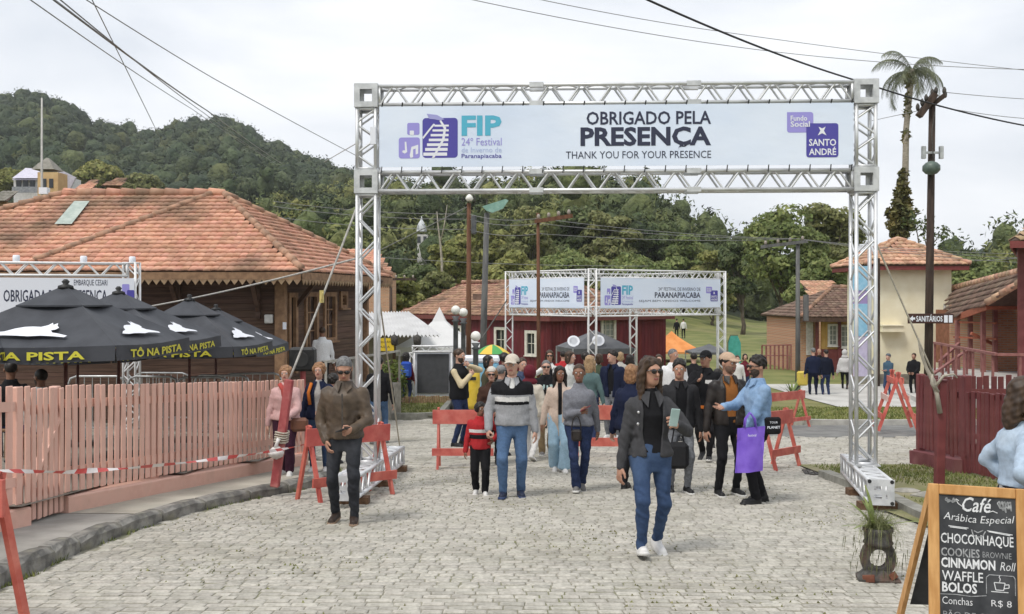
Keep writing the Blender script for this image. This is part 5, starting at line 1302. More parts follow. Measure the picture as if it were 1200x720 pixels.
# white framed display panel
d = 31.0; t = thing('display_panel', 'dark grey panel in a white truss frame on the left lawn', 'panel', P(508, 462, d)); mw = mat('truss_white', (.72, .72, .72)); x0, x1 = P(483, 0, d).x, P(532, 0, d).x; zt = CZ + (HZ - 409) / F * d; zb = g(x0, d)
truss_parts(t, 'frame_beam', (x0, d, zt), (x1, d, zt), (0, 0, 1), w=.22, mt=mw, nf=4, nb=3, pitch=.22)
for x in (x0, x1): truss_parts(t, 'frame_post', (x, d, zb), (x, d, zt - .12), (0, 1, 0), w=.2, mt=mw, nf=4, nb=3, pitch=.25)
a, b = P(489, 461, d), P(526, 415, d); mb = MB(); mb.bbox((a.x, d - .02, a.z), (b.x, d + .02, b.z)); mb.build('screen', mat('screen_grey', (.06, .062, .068), (.075, .077, .083), rough=.5), t, world=True)
mb = MB(); mb.bbox((a.x - .15, d + .03, a.z - .1), (b.x + .15, d + .05, b.z + .1)); mb.build('backing', M_WHITE, t, world=True)
# low log edging before it
t = thing('log_edging', 'low edging of short brown timber stakes behind the left lawn', 'edging', P(500, 475, 30)); rr = random.Random(4)
for k in range(36):
    px = 448 + k * 2.75; q = P(px, 0, 30.3); mb = MB(); mb.tube([(q.x, q.y, g(q.x, q.y)), (q.x, q.y, g(q.x, q.y) + .3 + rr.uniform(-.03, .03))], .033, 6); mb.build('stake', mat('stake_wood', (.24, .15, .09), (.36, .24, .15), scale=8, rough=.9), t, world=True)
# leafy bush beside the column
def leaf_cloud(name, c, rad, n, size, m, par, sq=1.0, seed=0):
    rs = np.random.RandomState(seed); u = rs.normal(size=(n, 3)); u /= np.linalg.norm(u, axis=1)[:, None]; r = rs.uniform(.45, 1, n) ** .6
    p = u * r[:, None] * np.array(rad) + np.array(c); return leaf_quads(name, p, size, m, par, rs)
def leaf_quads(name, p, size, m, par, rs, asp=.6, up=.35, nrm=None):
    n = len(p); a = rs.normal(size=(n, 3)); a[:, 2] *= .6; q = rs.normal(size=(n, 3)) + np.array([0, 0, up])
    if nrm is not None: q = nrm + .45 * q; q /= np.linalg.norm(q, axis=1)[:, None]; a -= q * (a * q).sum(1)[:, None]
    a /= np.linalg.norm(a, axis=1)[:, None]; b = np.cross(a, q); b /= np.linalg.norm(b, axis=1)[:, None] + 1e-9
    s = size * rs.uniform(.6, 1.3, n)[:, None]; a = a * s; b = b * s * asp
    V = np.stack([p - a, p - b * .9, p + a, p + b * .9], 1).reshape(-1, 3)
    if par is not None:
        Mi = np.array(RM[par.name].inverted()); V = V @ Mi[:3, :3].T + Mi[:3, 3]
    return link_mesh(name, np_mesh(name, V, np.arange(4 * n).reshape(n, 4)), par, [m])
M_LEAF1 = mat('leaf_bush', (.10, .14, .03), (.22, .26, .07), scale=2, rough=.6, isl=.35, trans=.25)
q = P(458, 455, 29.5); t = thing('bush', 'leafy yellow green bush beside the left gate column', 'bush', (q.x, q.y, g(q.x, q.y))); leaf_cloud('foliage', (q.x, q.y, g(q.x, q.y) + .75), (.5, .4, .75), 900, .07, M_LEAF1, t, seed=4); mb = MB(); mb.tube([(0, 0, 0), (.03, 0, .7)], .02, 5); mb.build('stem', M_PLANKD, t)
# ---- street lamps with globes
M_LAMPP = mat('lamp_post_grey', (.07, .075, .08), (.11, .115, .12), rough=.5); M_GLOBE = mat('globe_white', (.78, .77, .72), rough=.25)
def lamp(px, top_y, d, label, two=False):
    q = P(px, 0, d); zb = g(q.x, d); zt = CZ + (HZ - top_y) / F * d; t = thing('street_lamp', label, 'street lamp', (q.x, d, zb)); H = zt - zb
    mb = MB(); mb.lathe((0, 0, 0), [(.16, 0), (.16, .25), (.09, .4), (.075, H * .5), (.07, H - .5), (.12, H - .46), (.06, H - .42), (.12, H - .32)], 10); mb.build('post', M_LAMPP, t, True)
    mb = MB(); mb.ball((0, 0, H - .14), .135, 14, 9); mb.build('globe', M_GLOBE, t, True)
lamp(534, 358, 29.0, 'globe street lamp left of the brown pole, leftmost of the pair'); lamp(543, 361, 30.0, 'globe street lamp left of the brown pole, rightmost of the pair'); lamp(557.5, 388, 26.0, 'shorter globe street lamp between the brown and grey poles')
# ---- utility poles
M_POLEB = mat('pole_brown', (.10, .045, .025), (.17, .08, .045), scale=10, rough=.85, stretch=(1, 1, .15), bump=.4); M_POLEG = mat('pole_grey', (.10, .10, .10), (.16, .16, .155), scale=8, rough=.85, stretch=(1, 1, .2), bump=.3); M_POLED = mat('pole_dark_wood', (.035, .024, .019), (.075, .05, .038), scale=10, rough=.85, stretch=(1, 1, .15), bump=.5)
M_INS = mat('insulator', (.30, .26, .22), rough=.3)
def pole(px_b, px_t, top_y, d, r, m, label, arm=None, extras=None):
    b = P(px_b, 0, d); zb = g(b.x, d); tp = P(px_t, top_y, d); t = thing('utility_pole', label, 'utility pole', (b.x, d, zb)); v = Vector((tp.x - b.x, 0, tp.z - zb))
    mb = MB(); mb.tube([(0, 0, -.2), v * .5, v], [r * 1.15, r, r * .82], 9); mb.build('shaft', m, t, True)
    if arm:
        for (dx0, dz0, dx1, dz1) in arm:
            mb = MB(); mb.bar(v + Vector((dx0, -r, dz0)), v + Vector((dx1, -r, dz1)), .11, .11); mb.build('crossarm', m, t)
            for k in (.1, .37, .63, .9):
                q = v + Vector((dx0 + (dx1 - dx0) * k, -r, dz0 + (dz1 - dz0) * k + .12)); mb = MB(); mb.lathe(q, [(.03, -.08), (.05, -.02), (.05, .04), (.02, .08)], 7); mb.build('insulator', M_INS, t, True)
    return t, v
tp_, v = pole(549, 549.5, 238, 31, .08, M_POLEB, 'brown wooden utility pole with round fitting on top left of the red shed')
mb = MB(); mb.lathe(v + Vector((.02, -.15, .12)), [(.08, -.08), (.13, 0), (.09, .08), (.03, .14)], 9); mb.build('fitting', M_GLOBE, tp_, True); mb = MB(); mb.tube([v + Vector((.2 * math.cos(a), 0, .12 + .2 * math.sin(a))) for a in np.linspace(-.6, 3.6, 9)], .02, 5); mb.build('hoop', M_IRON, tp_, True); mb = MB(); mb.bev(v + Vector((.16, -.1, -.7)), (.16, .2, .6), .03); mb.build('transformer', M_LAMPP, tp_)
tp_, v = pole(564.5, 570.5, 250, 34, .11, M_POLEG, 'grey concrete utility pole with green street light left of the red shed')
mb = MB(); mb.prism([(-.25, .1), (.55, .35), (.65, .3), (.45, .02), (.1, -.12), (-.1, -.05)], -.15, .15, Matrix.Translation(v + Vector((.1, -.25, .1)))); mb.build('light_head', mat('lamp_green', (.20, .36, .30), (.28, .45, .38), rough=.35), tp_)
mb = MB(); mb.tube([v, v + Vector((0, 0, .5))], .02, 5); mb.build('rod', M_IRON, tp_)
pole(631.5, 630.5, 250, 28.5, .055, M_POLEB, 'slim brown utility pole with crossarm in front of the left portal banner', [(-.1, -.25, 1.0, -.08)])
tp_, v = pole(935, 935, 283, 34, .08, M_POLEG, 'slim grey utility pole with crossarm in front of the big tree', [(-1.3, -.2, .3, .0)])
mb = MB(); mb.bev((.12, -.12, .62), (.36, .2, .5), .05); mb.build('meter_box', mat('box_yellow', (.66, .50, .08), (.72, .56, .12), rough=.5), tp_); mb = MB(); mb.box((.25, -.1, v.z - 2.3), (.16, .12, .9)); mb.build('bracket', M_POLEG, tp_)
pole(458, 458, 325, 46, .08, M_POLED, 'thin dark utility pole beside the orange roofed house', [(-.3, -.1, 1.2, -.1)])
d = 27.0; tp_, v = pole(1087, 1092.5, 116, d, .105, M_POLED, 'tall dark wooden utility pole with transformer in front of the cream tower')
mb = MB(); mb.bar(v + Vector((-.42, -.12, -.5)), v + Vector((.02, -.12, .1)), .2, .16); mb.bar(v + Vector((0, -.1, -.15)), v + Vector((.30, -.1, .08)), .13, .12); mb.build('crossarm', M_POLED, tp_)
for x_, z_ in ((-.45, -.25), (-.33, -.12), (-.22, -.0), (-.05, .15), (.05, .2), (.28, .2), (.3, .1)): mb = MB(); mb.lathe(v + Vector((x_, -.12, z_)), [(.03, -.1), (.055, -.03), (.055, .03), (.02, .1)], 8); mb.build('insulator', M_IRON, tp_, True)
mb = MB(); mb.lathe(v + Vector((-.12, -.22, -1.95)), [(.05, -.17), (.15, -.14), (.23, -.05), (.23, .08), (.15, .16), (.06, .2)], 14); mb.build('lamp_bowl', mat('lamp_grey_green', (.07, .10, .085), (.12, .16, .135), rough=.4), tp_, True)
mb = MB(); mb.box(v + Vector((-.3, -.15, -1.5)), (.10, .1, .34)); mb.box(v + Vector((.18, -.15, -1.5)), (.10, .1, .34)); mb.bar(v + Vector((-.3, -.12, -1.5)), v + Vector((.2, -.12, -1.5)), .06); mb.build('fuse', M_GALV, tp_)
mb = MB(); mb.tube([v + Vector((.0, -.14, -.4)), v + Vector((-.1, -.2, -1.0)), v + Vector((-.05, -.2, -1.8))], .015, 5); mb.build('lead', M_IRON, tp_)
q = P(1090.5, 373.5, d - .2); o = thing('direction_sign', 'brown sign reading SANITÁRIOS with arrow and pictograms on the tall pole', 'sign', q); mb = MB(); mb.bev((0, 0, 0), (1.25, .03, .27), .008); mb.build('board', mat('sign_brown', (.045, .018, .014), (.06, .024, .019), rough=.5), o)
mb = MB(); mb.text('SANITÁRIOS', -.40, .32, -.085, .11, -.02, bold=.02); mb.build('lettering', M_WHITE, o)
mb = MB(); mb.add([Vector((x, -.02, z)) for x, z in ((-.58, 0), (-.49, .08), (-.49, .03), (-.43, .03), (-.43, -.03), (-.49, -.03), (-.49, -.08))], [(0, 6, 5, 4, 3, 2, 1)]); mb.build('arrow', M_WHITE, o, recalc=False)
mb = MB(); mb.box((.41, -.02, -.01), (.1, .006, .2)); mb.box((.54, -.02, -.01), (.1, .006, .2)); mb.build('pictogram', M_WHITE, o)
# ---- wires
M_WIRE = mat('wire_black', (.02, .02, .022), rough=.6); M_WIREL = mat('wire_grey', (.22, .22, .22), rough=.6)
def wire(label, pts, r, m=None, sag=0.3):
    mb = MB(); out = []; pts = list(pts)
    for e, k in ((0, 1), (-1, -2)):                     # run on past the frame to poles out of sight
        px = 600 + F * pts[e].x / pts[e].y; py = HZ - F * (pts[e].z - CZ) / pts[e].y
        if px > 1200 or py < 0: d_ = (pts[e] - pts[k]).normalized() * (30 if px > 1200 else 12); pts.insert(0, pts[0] + d_) if e == 0 else pts.append(pts[-1] + d_)
    for a, b in zip(pts[:-1], pts[1:]):
        for t_ in np.linspace(0, 1, 16): q = a.lerp(b, t_); q.z -= sag * 4 * t_ * (1 - t_); out.append(q)
    mb.tube(out, r, 5, False); return tag(mb.build('power_line', m or M_WIRE, None, True), label, 'wire')
wire('thick black cable sagging across the sky at the top right', [P(750, -4, 15), P(1008, 96, 21), P(1215, 150, 23)], .019, None, .08)
wire('thin wire crossing the upper sky to the palm tree', [P(540, -3, 24), P(900, 60, 30), P(1215, 82, 30)], .011, M_WIREL, .1)
wire('second thin wire crossing the upper sky above the palm', [P(620, -3, 26), P(850, 38, 30), P(1215, 84, 36)], .011, M_WIREL, .05)
wire('wire running right from the tall dark pole', [P(1104, 108, 27), P(1215, 117, 30)], .01, M_WIREL, .02); wire('lower wire running right from the tall dark pole', [P(1100, 125, 27), P(1215, 140, 30)], .01, M_WIREL, .05)
wire('wires running left from the tall dark pole into the sky', [P(1076, 130, 27), P(1020, 142, 35)], .01, M_WIREL, .0)
wire('topmost thin wire at the upper left', [P(95, -4, 18), P(250, 92, 26), P(424, 186, 36)], .012, M_WIREL, .02)
wire('thick wire falling to the left hill', [P(58, -4, 14), P(243, 130, 34), P(330, 192, 70)], .02, M_WIREL, .05); wire('paired wire falling to the left hill', [P(66, -4, 14), P(238, 132, 34), P(326, 194, 70)], .012, M_WIREL, .05)
wire('faint wire at the upper left corner', [P(30, -4, 16), P(225, 128, 36), P(310, 184, 75)], .012, M_WIREL, .05); wire('steep thin wire at the upper left', [P(106, -4, 20), P(176, 138, 34), P(197, 182, 70)], .012, M_WIREL, .0)
for y0, y1, y2, lab in ((248, 262, 268, 'upper wire strung between the poles before the trees'), (254, 270, 273, 'middle wire strung between the poles before the trees'), (266, 276, 279, 'lower wire strung between the poles before the trees')):
    wire(lab, [P(320, y0 - 12, 32), P(549, y0 + 3, 31), P(631, y0 + 8, 29), P(935, y2 + 12 - (y2 - 268), 34), P(1215, y2 + 30, 36)], .009, M_WIREL, .12)
wire('wire from the brown pole down to the left', [P(549, 242, 31), P(440, 296, 36)], .016, M_WIREL, .0); wire('low thin wire crossing behind the poles', [P(447, 302, 40), P(760, 312, 40)], .011, M_WIREL, .1)
wire('guy wire of the grey pole', [P(594, 352, 32), P(565, 396, 33)], .02, M_WIREL, 0)
strap('guy_rope', 'guy rope from the right gate column down to the dead branch', gl(GW + .12, .1, gate_z(1012, 268)), Vector((pp.x - .12, pp.y - .08, pp.z + 1.5)), .012, M_ROPE, .0)
wire('faint wire low in the sky at the right', [P(1098, 305, 40), P(1215, 300, 40)], .012, M_WIREL, .1)
# ---- feather flags, parasol, bin, cooler
d = 38.0; q = P(862, 0, d); t = thing('feather_flag', 'teal feather flag standing in the crowd on the right', 'flag', (q.x, d, g(q.x, d))); zb = g(q.x, d); zt = CZ + (HZ - 393) / F * d
mb = MB(); mb.tube([(-.3, 0, 0), (-.3, 0, zt - zb - .3), (-.2, 0, zt - zb), (.1, 0, zt - zb)], .015, 5); mb.build('pole', M_IRON, t); mb = MB(); mb.prism([(-.28, zt - zb - 1.2), (-.28, zt - zb - .2), (-.18, zt - zb - .02), (.08, zt - zb - .02), (.2, zt - zb - .3), (.22, zt - zb - 1.25)], -.006, .006); mb.build('cloth', mat('flag_teal', (.05, .30, .24), (.08, .38, .31), rough=.7), t)
d = 36.5; q = P(1010, 0, d); t = thing('feather_flag', 'tall white and blue feather flag behind the right gate column', 'flag', (q.x, d, g(q.x, d))); zb = g(q.x, d); H = CZ + (HZ - 312) / F * d - zb
mb = MB(); mb.tube([(.3, 0, 0), (.3, 0, H)], .03, 6); mb.build('pole', M_BLACKP, t)
fm = [mat('flag_lilac', (.50, .46, .62), (.58, .54, .7), rough=.7), mat('flag_blue', (.25, .52, .70), (.34, .6, .78), rough=.7), mat('flag_violet', (.35, .28, .52), rough=.7)]
mb = MB(); zs = [.5, 1.4, 2.0, 2.6, 3.2, 3.7, H]
for k in range(6): mb.cm = (0, 0, 1, 1, 2, 1)[k]; mb.box((-.02 + .02 * math.sin(k), .01 * math.sin(k * 2), (zs[k] + zs[k + 1]) / 2), (.6, .012, zs[k + 1] - zs[k]))
mb.build('cloth', fm, t)
mb = MB(); mb.tube([(.62, .1, 0), (.62, .1, H + .3)], .09, 7); mb.build('dark_pole', M_POLED, t)
d = 29.0; q = P(577, 0, d); t = thing('parasol', 'green and yellow striped parasol above the crowd', 'parasol', (q.x, d, g(q.x, d))); zt = CZ + (HZ - 404) / F * d - g(q.x, d); mb = MB(); n = 16
mm = [mat('parasol_green', (.08, .34, .10), rough=.7), mat('parasol_yellow', (.72, .50, .08), rough=.7)]
for k in range(n):
    a0, a1 = 2 * math.pi * k / n, 2 * math.pi * (k + 1) / n; mb.cm = (k // 2) % 2
    for j in range(5):
        f0, f1 = j / 5, (j + 1) / 5; z0, z1 = -.26 * f0 ** 1.7, -.26 * f1 ** 1.7
        mb.add([(f * .52 * math.cos(a), f * .52 * math.sin(a), zt + z) for f, z, a in ((f0, z0, a0), (f1, z1, a0), (f1, z1, a1), (f0, z0, a1))], [(0, 1, 2, 3)])
mb.build('canopy', mm, t, True); mb = MB(); mb.tube([(0, 0, 0), (0, 0, zt)], .02, 6); mb.build('pole', M_GALV, t)
d = 24.5; q = P(553, 0, d); t = thing('litter_bin', 'yellow litter bin behind the man in the black vest', 'bin', (q.x, d, g(q.x, d))); zt = CZ + (HZ - 428) / F * d - g(q.x, d)
mb = MB(); mb.lathe((0, 0, .4), [(.16, 0), (.19, .1), (.21, zt - .75), (.2, zt - .6), (.12, zt - .45), (.03, zt - .4)], 12); mb.build('body', mat('bin_yellow', (.70, .48, .04), (.78, .56, .08), rough=.4), t, True); mb = MB(); mb.bar((0, .1, 0), (0, .1, zt - .3), .07); mb.build('post', M_IRON, t); mb = MB(); mb.box((0, -.19, zt - .32), (.22, .06, .08)); mb.build('slot', M_BLACKP, t)
d = 27.0; q = P(563, 0, d); t = thing('drinks_cart', 'white and light blue drinks cart left of the parasol', 'cart', (q.x, d, g(q.x, d))); zt = CZ + (HZ - 417) / F * d - g(q.x, d)
mb = MB(); mb.bev((0, 0, zt - .55), (1.0, .6, .75), .05); mb.build('body', mat('cart_blue', (.22, .48, .66), rough=.4), t); mb = MB(); mb.bev((0, 0, zt - .09), (1.06, .66, .18), .05); mb.build('lid', M_WHITE, t)
mb = MB()
for sx in (-.4, .4): mb.lathe((sx, 0, .2), [(.2, -.03), (.2, .03)], 12, Matrix.Rotation(R(90), 3, 'X')); mb.bar((sx, 0, .2), (sx, 0, zt - .8), .05)
mb.build('wheel', M_BLACKP, t)
q = P(835, 0, 0)
# ---- tubs of agave by the yellow box
M_LEAF4 = mat('leaf_agave', (.16, .22, .07), (.28, .34, .13), scale=3, rough=.5, isl=.2)
q = P(928, 455, 33.6); t = thing('plant', 'spiky green plant at the foot of the slim grey pole', 'plant', (q.x, q.y, g(q.x, q.y) + .1)); mb = MB(); rr = random.Random(8)
for k in range(22):
    a = rr.uniform(0, 6.28); e = rr.uniform(.5, 1.3); L = rr.uniform(.4, .75); dd = Vector((math.cos(a) * math.cos(e), math.sin(a) * math.cos(e), math.sin(e))); sd_ = Vector((-math.sin(a), math.cos(a), 0)) * .035
    mb.add([-sd_, sd_, dd * L * .6 + sd_ * .8, dd * L, dd * L * .6 - sd_ * .8], [(0, 1, 2, 3, 4)])
mb.build('leaves', M_LEAF4, t); mb = MB(); mb.lathe((0, 0, 0), [(.05, -.05), (.07, .1), (.03, .15)], 7); mb.build('stem', M_BARK, t)
# ================================================================== TREES
M_TRUNK = mat('tree_bark', (.07, .055, .04), (.14, .115, .085), scale=6, rough=.95, bump=.5, stretch=(1, 1, .3)); M_TRUNKP = mat('tree_bark_pale', (.28, .25, .2), (.4, .36, .3), scale=6, rough=.95)
LEAFS = [mat('leaf_mid', (.125, .163, .050), (.237, .275, .094), scale=.35, rough=.65, isl=.38, trans=.35), mat('leaf_dark', (.078, .108, .041), (.144, .174, .066), scale=.35, rough=.65, isl=.38, trans=.3),
         mat('leaf_yellow', (.201, .213, .057), (.333, .328, .115), scale=.35, rough=.65, isl=.35, trans=.38), mat('leaf_olive', (.162, .174, .066), (.264, .270, .108), scale=.35, rough=.65, isl=.38, trans=.35)]
def tree(px, top_y, w_px, d, kind, label, base=None, n=4200, lsize=.26, crown_y=None, lobes=None, seed=0, asp=1.0, pale=False, lean=0):
    rs = np.random.RandomState(seed + 100); x = (px - 600) / F * d; zb = g(x, d) if base is None else base; zt = CZ + (HZ - top_y) / F * d; W = w_px / F * d / 2
    t = thing('tree', label, 'tree', (x, d, zb), group='trees behind the square'); H = zt - zb
    cb = H * .35 if crown_y is None else (CZ + (HZ - crown_y) / F * d) - zb; ch = (H - cb) / 2; cc = np.array([x + lean, d, zb + cb + ch])
    L = lobes or int(16 + 5 * W); cen = []; pts = []; nrs = []
    for i in range(L):
        u = rs.normal(size=3); u /= np.linalg.norm(u); r = rs.uniform(.45, .88); c = cc + u * r * np.array([W, W * .9, ch]) * .86; rad = rs.uniform(.22, .42) * min(W, ch * 1.3) * np.array([1.15, 1.15, .72]); cen.append(c)
        k = n // L; v = rs.normal(size=(k, 3)); v /= np.linalg.norm(v, axis=1)[:, None]; v[:, 2] = np.abs(v[:, 2]) * np.where(rs.rand(k) < .75, 1, -.6); pts.append(c + v * rad * (rs.uniform(.55, 1.08, k) ** .7)[:, None]); nrs.append(v)
    leaf_quads('crown', np.concatenate(pts), lsize, LEAFS[kind], t, rs, .62, nrm=np.concatenate(nrs))
    mb = MB(); top = Vector((lean, 0, cb + ch * .9)); r0 = max(.12, H * .018)
    mb.tube([(0, 0, -.3), (rs.uniform(-.2, .2), 0, cb * .5), (lean * .6, 0, cb), top], [r0 * 1.25, r0, r0 * .8, r0 * .3], 8)
    for c in cen[::2]:
        q = Vector(c) - Vector((x, d, zb)); s_ = Vector((lean * .7, 0, cb + rs.uniform(-.1, .5) * ch)); m_ = s_.lerp(q, .5) + Vector((0, 0, -.05 * H * rs.rand())); mb.tube([s_, m_, q], [r0 * .45, r0 * .28, r0 * .1], 5)
    mb.build('trunk', M_TRUNKP if pale else M_TRUNK, t, True)
    return t
TR = [ # px, top, width, depth, kind, label, crown bottom, seed
 (915, 232, 112, 75, 0, 'large spreading green tree left of the right gate column', 352, 1), (975, 226, 90, 82, 3, 'tall olive green tree behind the right gate column', 330, 2), (870, 250, 60, 92, 1, 'dark green tree at the left side of the large spreading tree', 372, 3),
 (1000, 300, 70, 70, 1, 'dark tree just left of the cream tower', 380, 4), (960, 300, 80, 66, 0, 'low bushy tree above the ochre house', 385, 5),
 (800, 262, 66, 110, 0, 'mid green tree above the right end of the portal', 372, 6), (760, 232, 74, 118, 1, 'tall dark tree above the portal banner', 360, 7), (716, 224, 70, 112, 3, 'tall olive tree above the middle of the portal', 345, 8), (672, 226, 66, 116, 1, 'tall dark tree above the left portal banner', 345, 9),
 (836, 280, 56, 104, 2, 'yellow green tree right of the portal', 375, 10), (620, 236, 74, 105, 3, 'olive tree behind the slim brown pole', 345, 11), (575, 240, 76, 110, 2, 'yellowish tree behind the grey pole', 350, 12), (530, 262, 64, 100, 2, 'green tree behind the pale bare stem', 350, 13),
 (490, 300, 66, 84, 1, 'dark round tree left of the brown pole', 372, 14), (468, 318, 62, 66, 2, 'yellow green bushy tree above the white shelter', 378, 15), (600, 290, 70, 90, 2, 'mid green tree directly behind the shed roof', 352, 16), (660, 290, 80, 95, 0, 'broad green tree behind the portal', 350, 17), (745, 290, 84, 98, 0, 'broad green tree behind the right portal banner', 362, 18),
 (515, 315, 50, 72, 3, 'olive shrub tree behind the shed gable', 365, 19), (1145, 296, 70, 95, 0, 'green tree behind the brick house roof', 360, 20), (1180, 288, 80, 120, 1, 'dark tree behind the red house at the right edge', 350, 21), (1105, 304, 50, 100, 0, 'green tree right behind the cream tower', 360, 22),
 (355, 232, 70, 160, 2, 'light green tree right of the station ridge', 300, 23), (300, 238, 70, 165, 0, 'green tree behind the station ridge', 290, 24), (400, 250, 60, 130, 0, 'green tree left of the gate column', 320, 25), (120, 186, 60, 190, 2, 'light green tree on the slope above the far brown roof', 235, 26), (165, 200, 56, 180, 3, 'olive tree on the slope right of the far brown roof', 240, 27), (20, 195, 60, 190, 2, 'light green tree on the slope at the left edge', 230, 28)]
for px, ty, wp, d, k, lab, cy, sd_ in TR:
    tree(px, ty, wp, d, k, lab, n=int(4800 + wp * 42), lsize=.0024 * d + .02, crown_y=cy, seed=sd_)
# pale bare stem
d = 80; t = thing('bare_trunk', 'pale bare forked tree stem left of the brown pole', 'tree', (P(517, 0, d).x, d, g(P(517, 0, d).x, d))); b = Vector(t.location); mb = MB()
q = [P(517, 345, d), P(518, 310, d), P(516, 285, d), P(513, 262, d), P(512, 248, d)]; mb.tube([(0, 0, -.5)] + [v - b for v in q], [.14, .13, .11, .09, .06, .03], 6); mb.tube([q[2] - b, P(521, 262, d) - b, P(524, 240, d) - b], [.07, .05, .02], 5); mb.build('trunk', M_TRUNKP, t, True)
# ---- palm with a shaggy epiphyte clump
def palm():
    d = 55.0; b = P(1055, 0, d); zb = g(b.x, d); t = thing('palm_tree', 'tall palm tree with shaggy clump on its trunk behind the cream tower', 'palm tree', (b.x, d, zb))
    q = [Vector((b.x, d, zb))] + [P(1055, 260, d), P(1061, 200, d), P(1062, 150, d), P(1066, 110, d), P(1068, 82, d)]; mb = MB(); mb.tube([v - Vector((b.x, d, zb)) for v in q], [.28, .24, .19, .17, .17, .2], 8); mb.build('trunk', mat('palm_bark', (.24, .21, .17), (.36, .32, .26), scale=5, rough=.95, stretch=(1, 1, 3)), t, True)
    top = P(1068, 84, d) - Vector((b.x, d, zb)); rs = random.Random(6); V = []; Fc = []
    for k in range(17):
        a = 2 * math.pi * k / 17 + rs.uniform(-.2, .2); el = rs.choice((1.25, .95, .6, .35, .1, -.15)) + rs.uniform(-.1, .1); L = rs.uniform(2.2, 2.9); p = Vector(top); e = el; hd = Vector((math.cos(a), math.sin(a), 0)); sd_ = Vector((-math.sin(a), math.cos(a), 0)); n = 18
        for i in range(n):
            e -= 2.2 / n * (1.0 if i > 2 else .5); dv = hd * math.cos(e) + Vector((0, 0, math.sin(e))); p2 = p + dv * (L / n); lf = .75 * math.sin(math.pi * min(.97, (i + 1.5) / (n + 1))) ** .7
            for s_ in (-1, 1):
                for h_ in range(3):
                    o = p.lerp(p2, h_ / 3); tip = o + sd_ * s_ * lf * rs.uniform(.35, .7) + dv * lf * .35 - Vector((0, 0, lf * rs.uniform(.55, 1.0))); j = len(V); V += [o - dv * .022, o + dv * .022, tip]; Fc.append((j, j + 1, j + 2))
            j = len(V); w_ = Vector((0, 0, .02)); V += [p - w_, p + w_, p2 + w_]; Fc.append((j, j + 1, j + 2)); p = p2
    mb = MB(); mb.add(V, Fc); mb.build('fronds', mat('palm_leaf', (.10, .115, .065), (.17, .185, .11), scale=2, rough=.6, isl=.25, trans=.2), t)
    me_ = mat('epiphyte', (.08, .085, .03), (.2, .17, .06), scale=1, rough=.8, isl=.4); rs2 = np.random.RandomState(3); pts = []
    for yy, rd, kk in ((205, .25, 120), (216, .3, 150), (226, .42, 260), (238, .55, 300), (250, .85, 420), (258, .6, 260), (264, .75, 340), (274, .5, 260), (286, .35, 140), (160, .2, 60), (131, .22, 60), (95, .3, 90), (118, .2, 50)):
        c = P(1056 + (250 - yy) * .06, yy, d); v = rs2.normal(size=(kk, 3)); v /= np.linalg.norm(v, axis=1)[:, None]; pts.append(np.array(c) + v * np.array([rd, rd, .4]) * rs2.uniform(.5, 1.1, kk)[:, None])
    leaf_quads('epiphytes', np.concatenate(pts), .17, me_, t, rs2)
palm()
d = 52; b = P(1083, 0, d); t = thing('tree', 'sparse thin tree right of the palm above the cream tower', 'tree', (b.x, d, g(b.x, d)), group=None); b0 = Vector(t.location); mb = MB(); rs2 = np.random.RandomState(5); pts = []
for q0, q1, q2 in (((1080, 310), (1076, 280), (1072, 258)), ((1084, 310), (1094, 285), (1104, 272)), ((1084, 310), (1086, 290), (1080, 262)), ((1086, 310), (1098, 296), (1108, 290))):
    a_, b_, c_ = P(*q0, d), P(*q1, d), P(*q2, d); mb.tube([(0, 0, 0), a_ - b0, b_ - b0, c_ - b0], [.08, .05, .035, .012], 5)
    v = rs2.normal(size=(45, 3)) * np.array([.32, .3, .2]); pts.append(np.array(c_) + v); pts.append(np.array(b_.lerp(c_, .5)) + v[:22] * .8)
mb.build('trunk', M_TRUNK, t, True); leaf_quads('crown', np.concatenate(pts), .13, LEAFS[1], t, rs2)
# ---- wooded hillsides: one mass
def ico_geo():
    t = (1 + 5 ** .5) / 2; V = [(-1, t, 0), (1, t, 0), (-1, -t, 0), (1, -t, 0), (0, -1, t), (0, 1, t), (0, -1, -t), (0, 1, -t), (t, 0, -1), (t, 0, 1), (-t, 0, -1), (-t, 0, 1)]
    Fc = [(0, 11, 5), (0, 5, 1), (0, 1, 7), (0, 7, 10), (0, 10, 11), (1, 5, 9), (5, 11, 4), (11, 10, 2), (10, 7, 6), (7, 1, 8), (3, 9, 4), (3, 4, 2), (3, 2, 6), (3, 6, 8), (3, 8, 9), (4, 9, 5), (2, 4, 11), (6, 2, 10), (8, 6, 7), (9, 8, 1)]
    V = [Vector(v).normalized() for v in V]; mid = {}; F2 = []
    def m(a, b):
        k = (min(a, b), max(a, b))
        if k not in mid: mid[k] = len(V); V.append(((V[a] + V[b]) / 2).normalized())
        return mid[k]
    for a, b, c in Fc: ab, bc, ca = m(a, b), m(b, c), m(c, a); F2 += [(a, ab, ca), (b, bc, ab), (c, ca, bc), (ab, bc, ca)]
    return np.array([list(v) for v in V]), np.array(F2)
ICO_V, ICO_F = ico_geo()
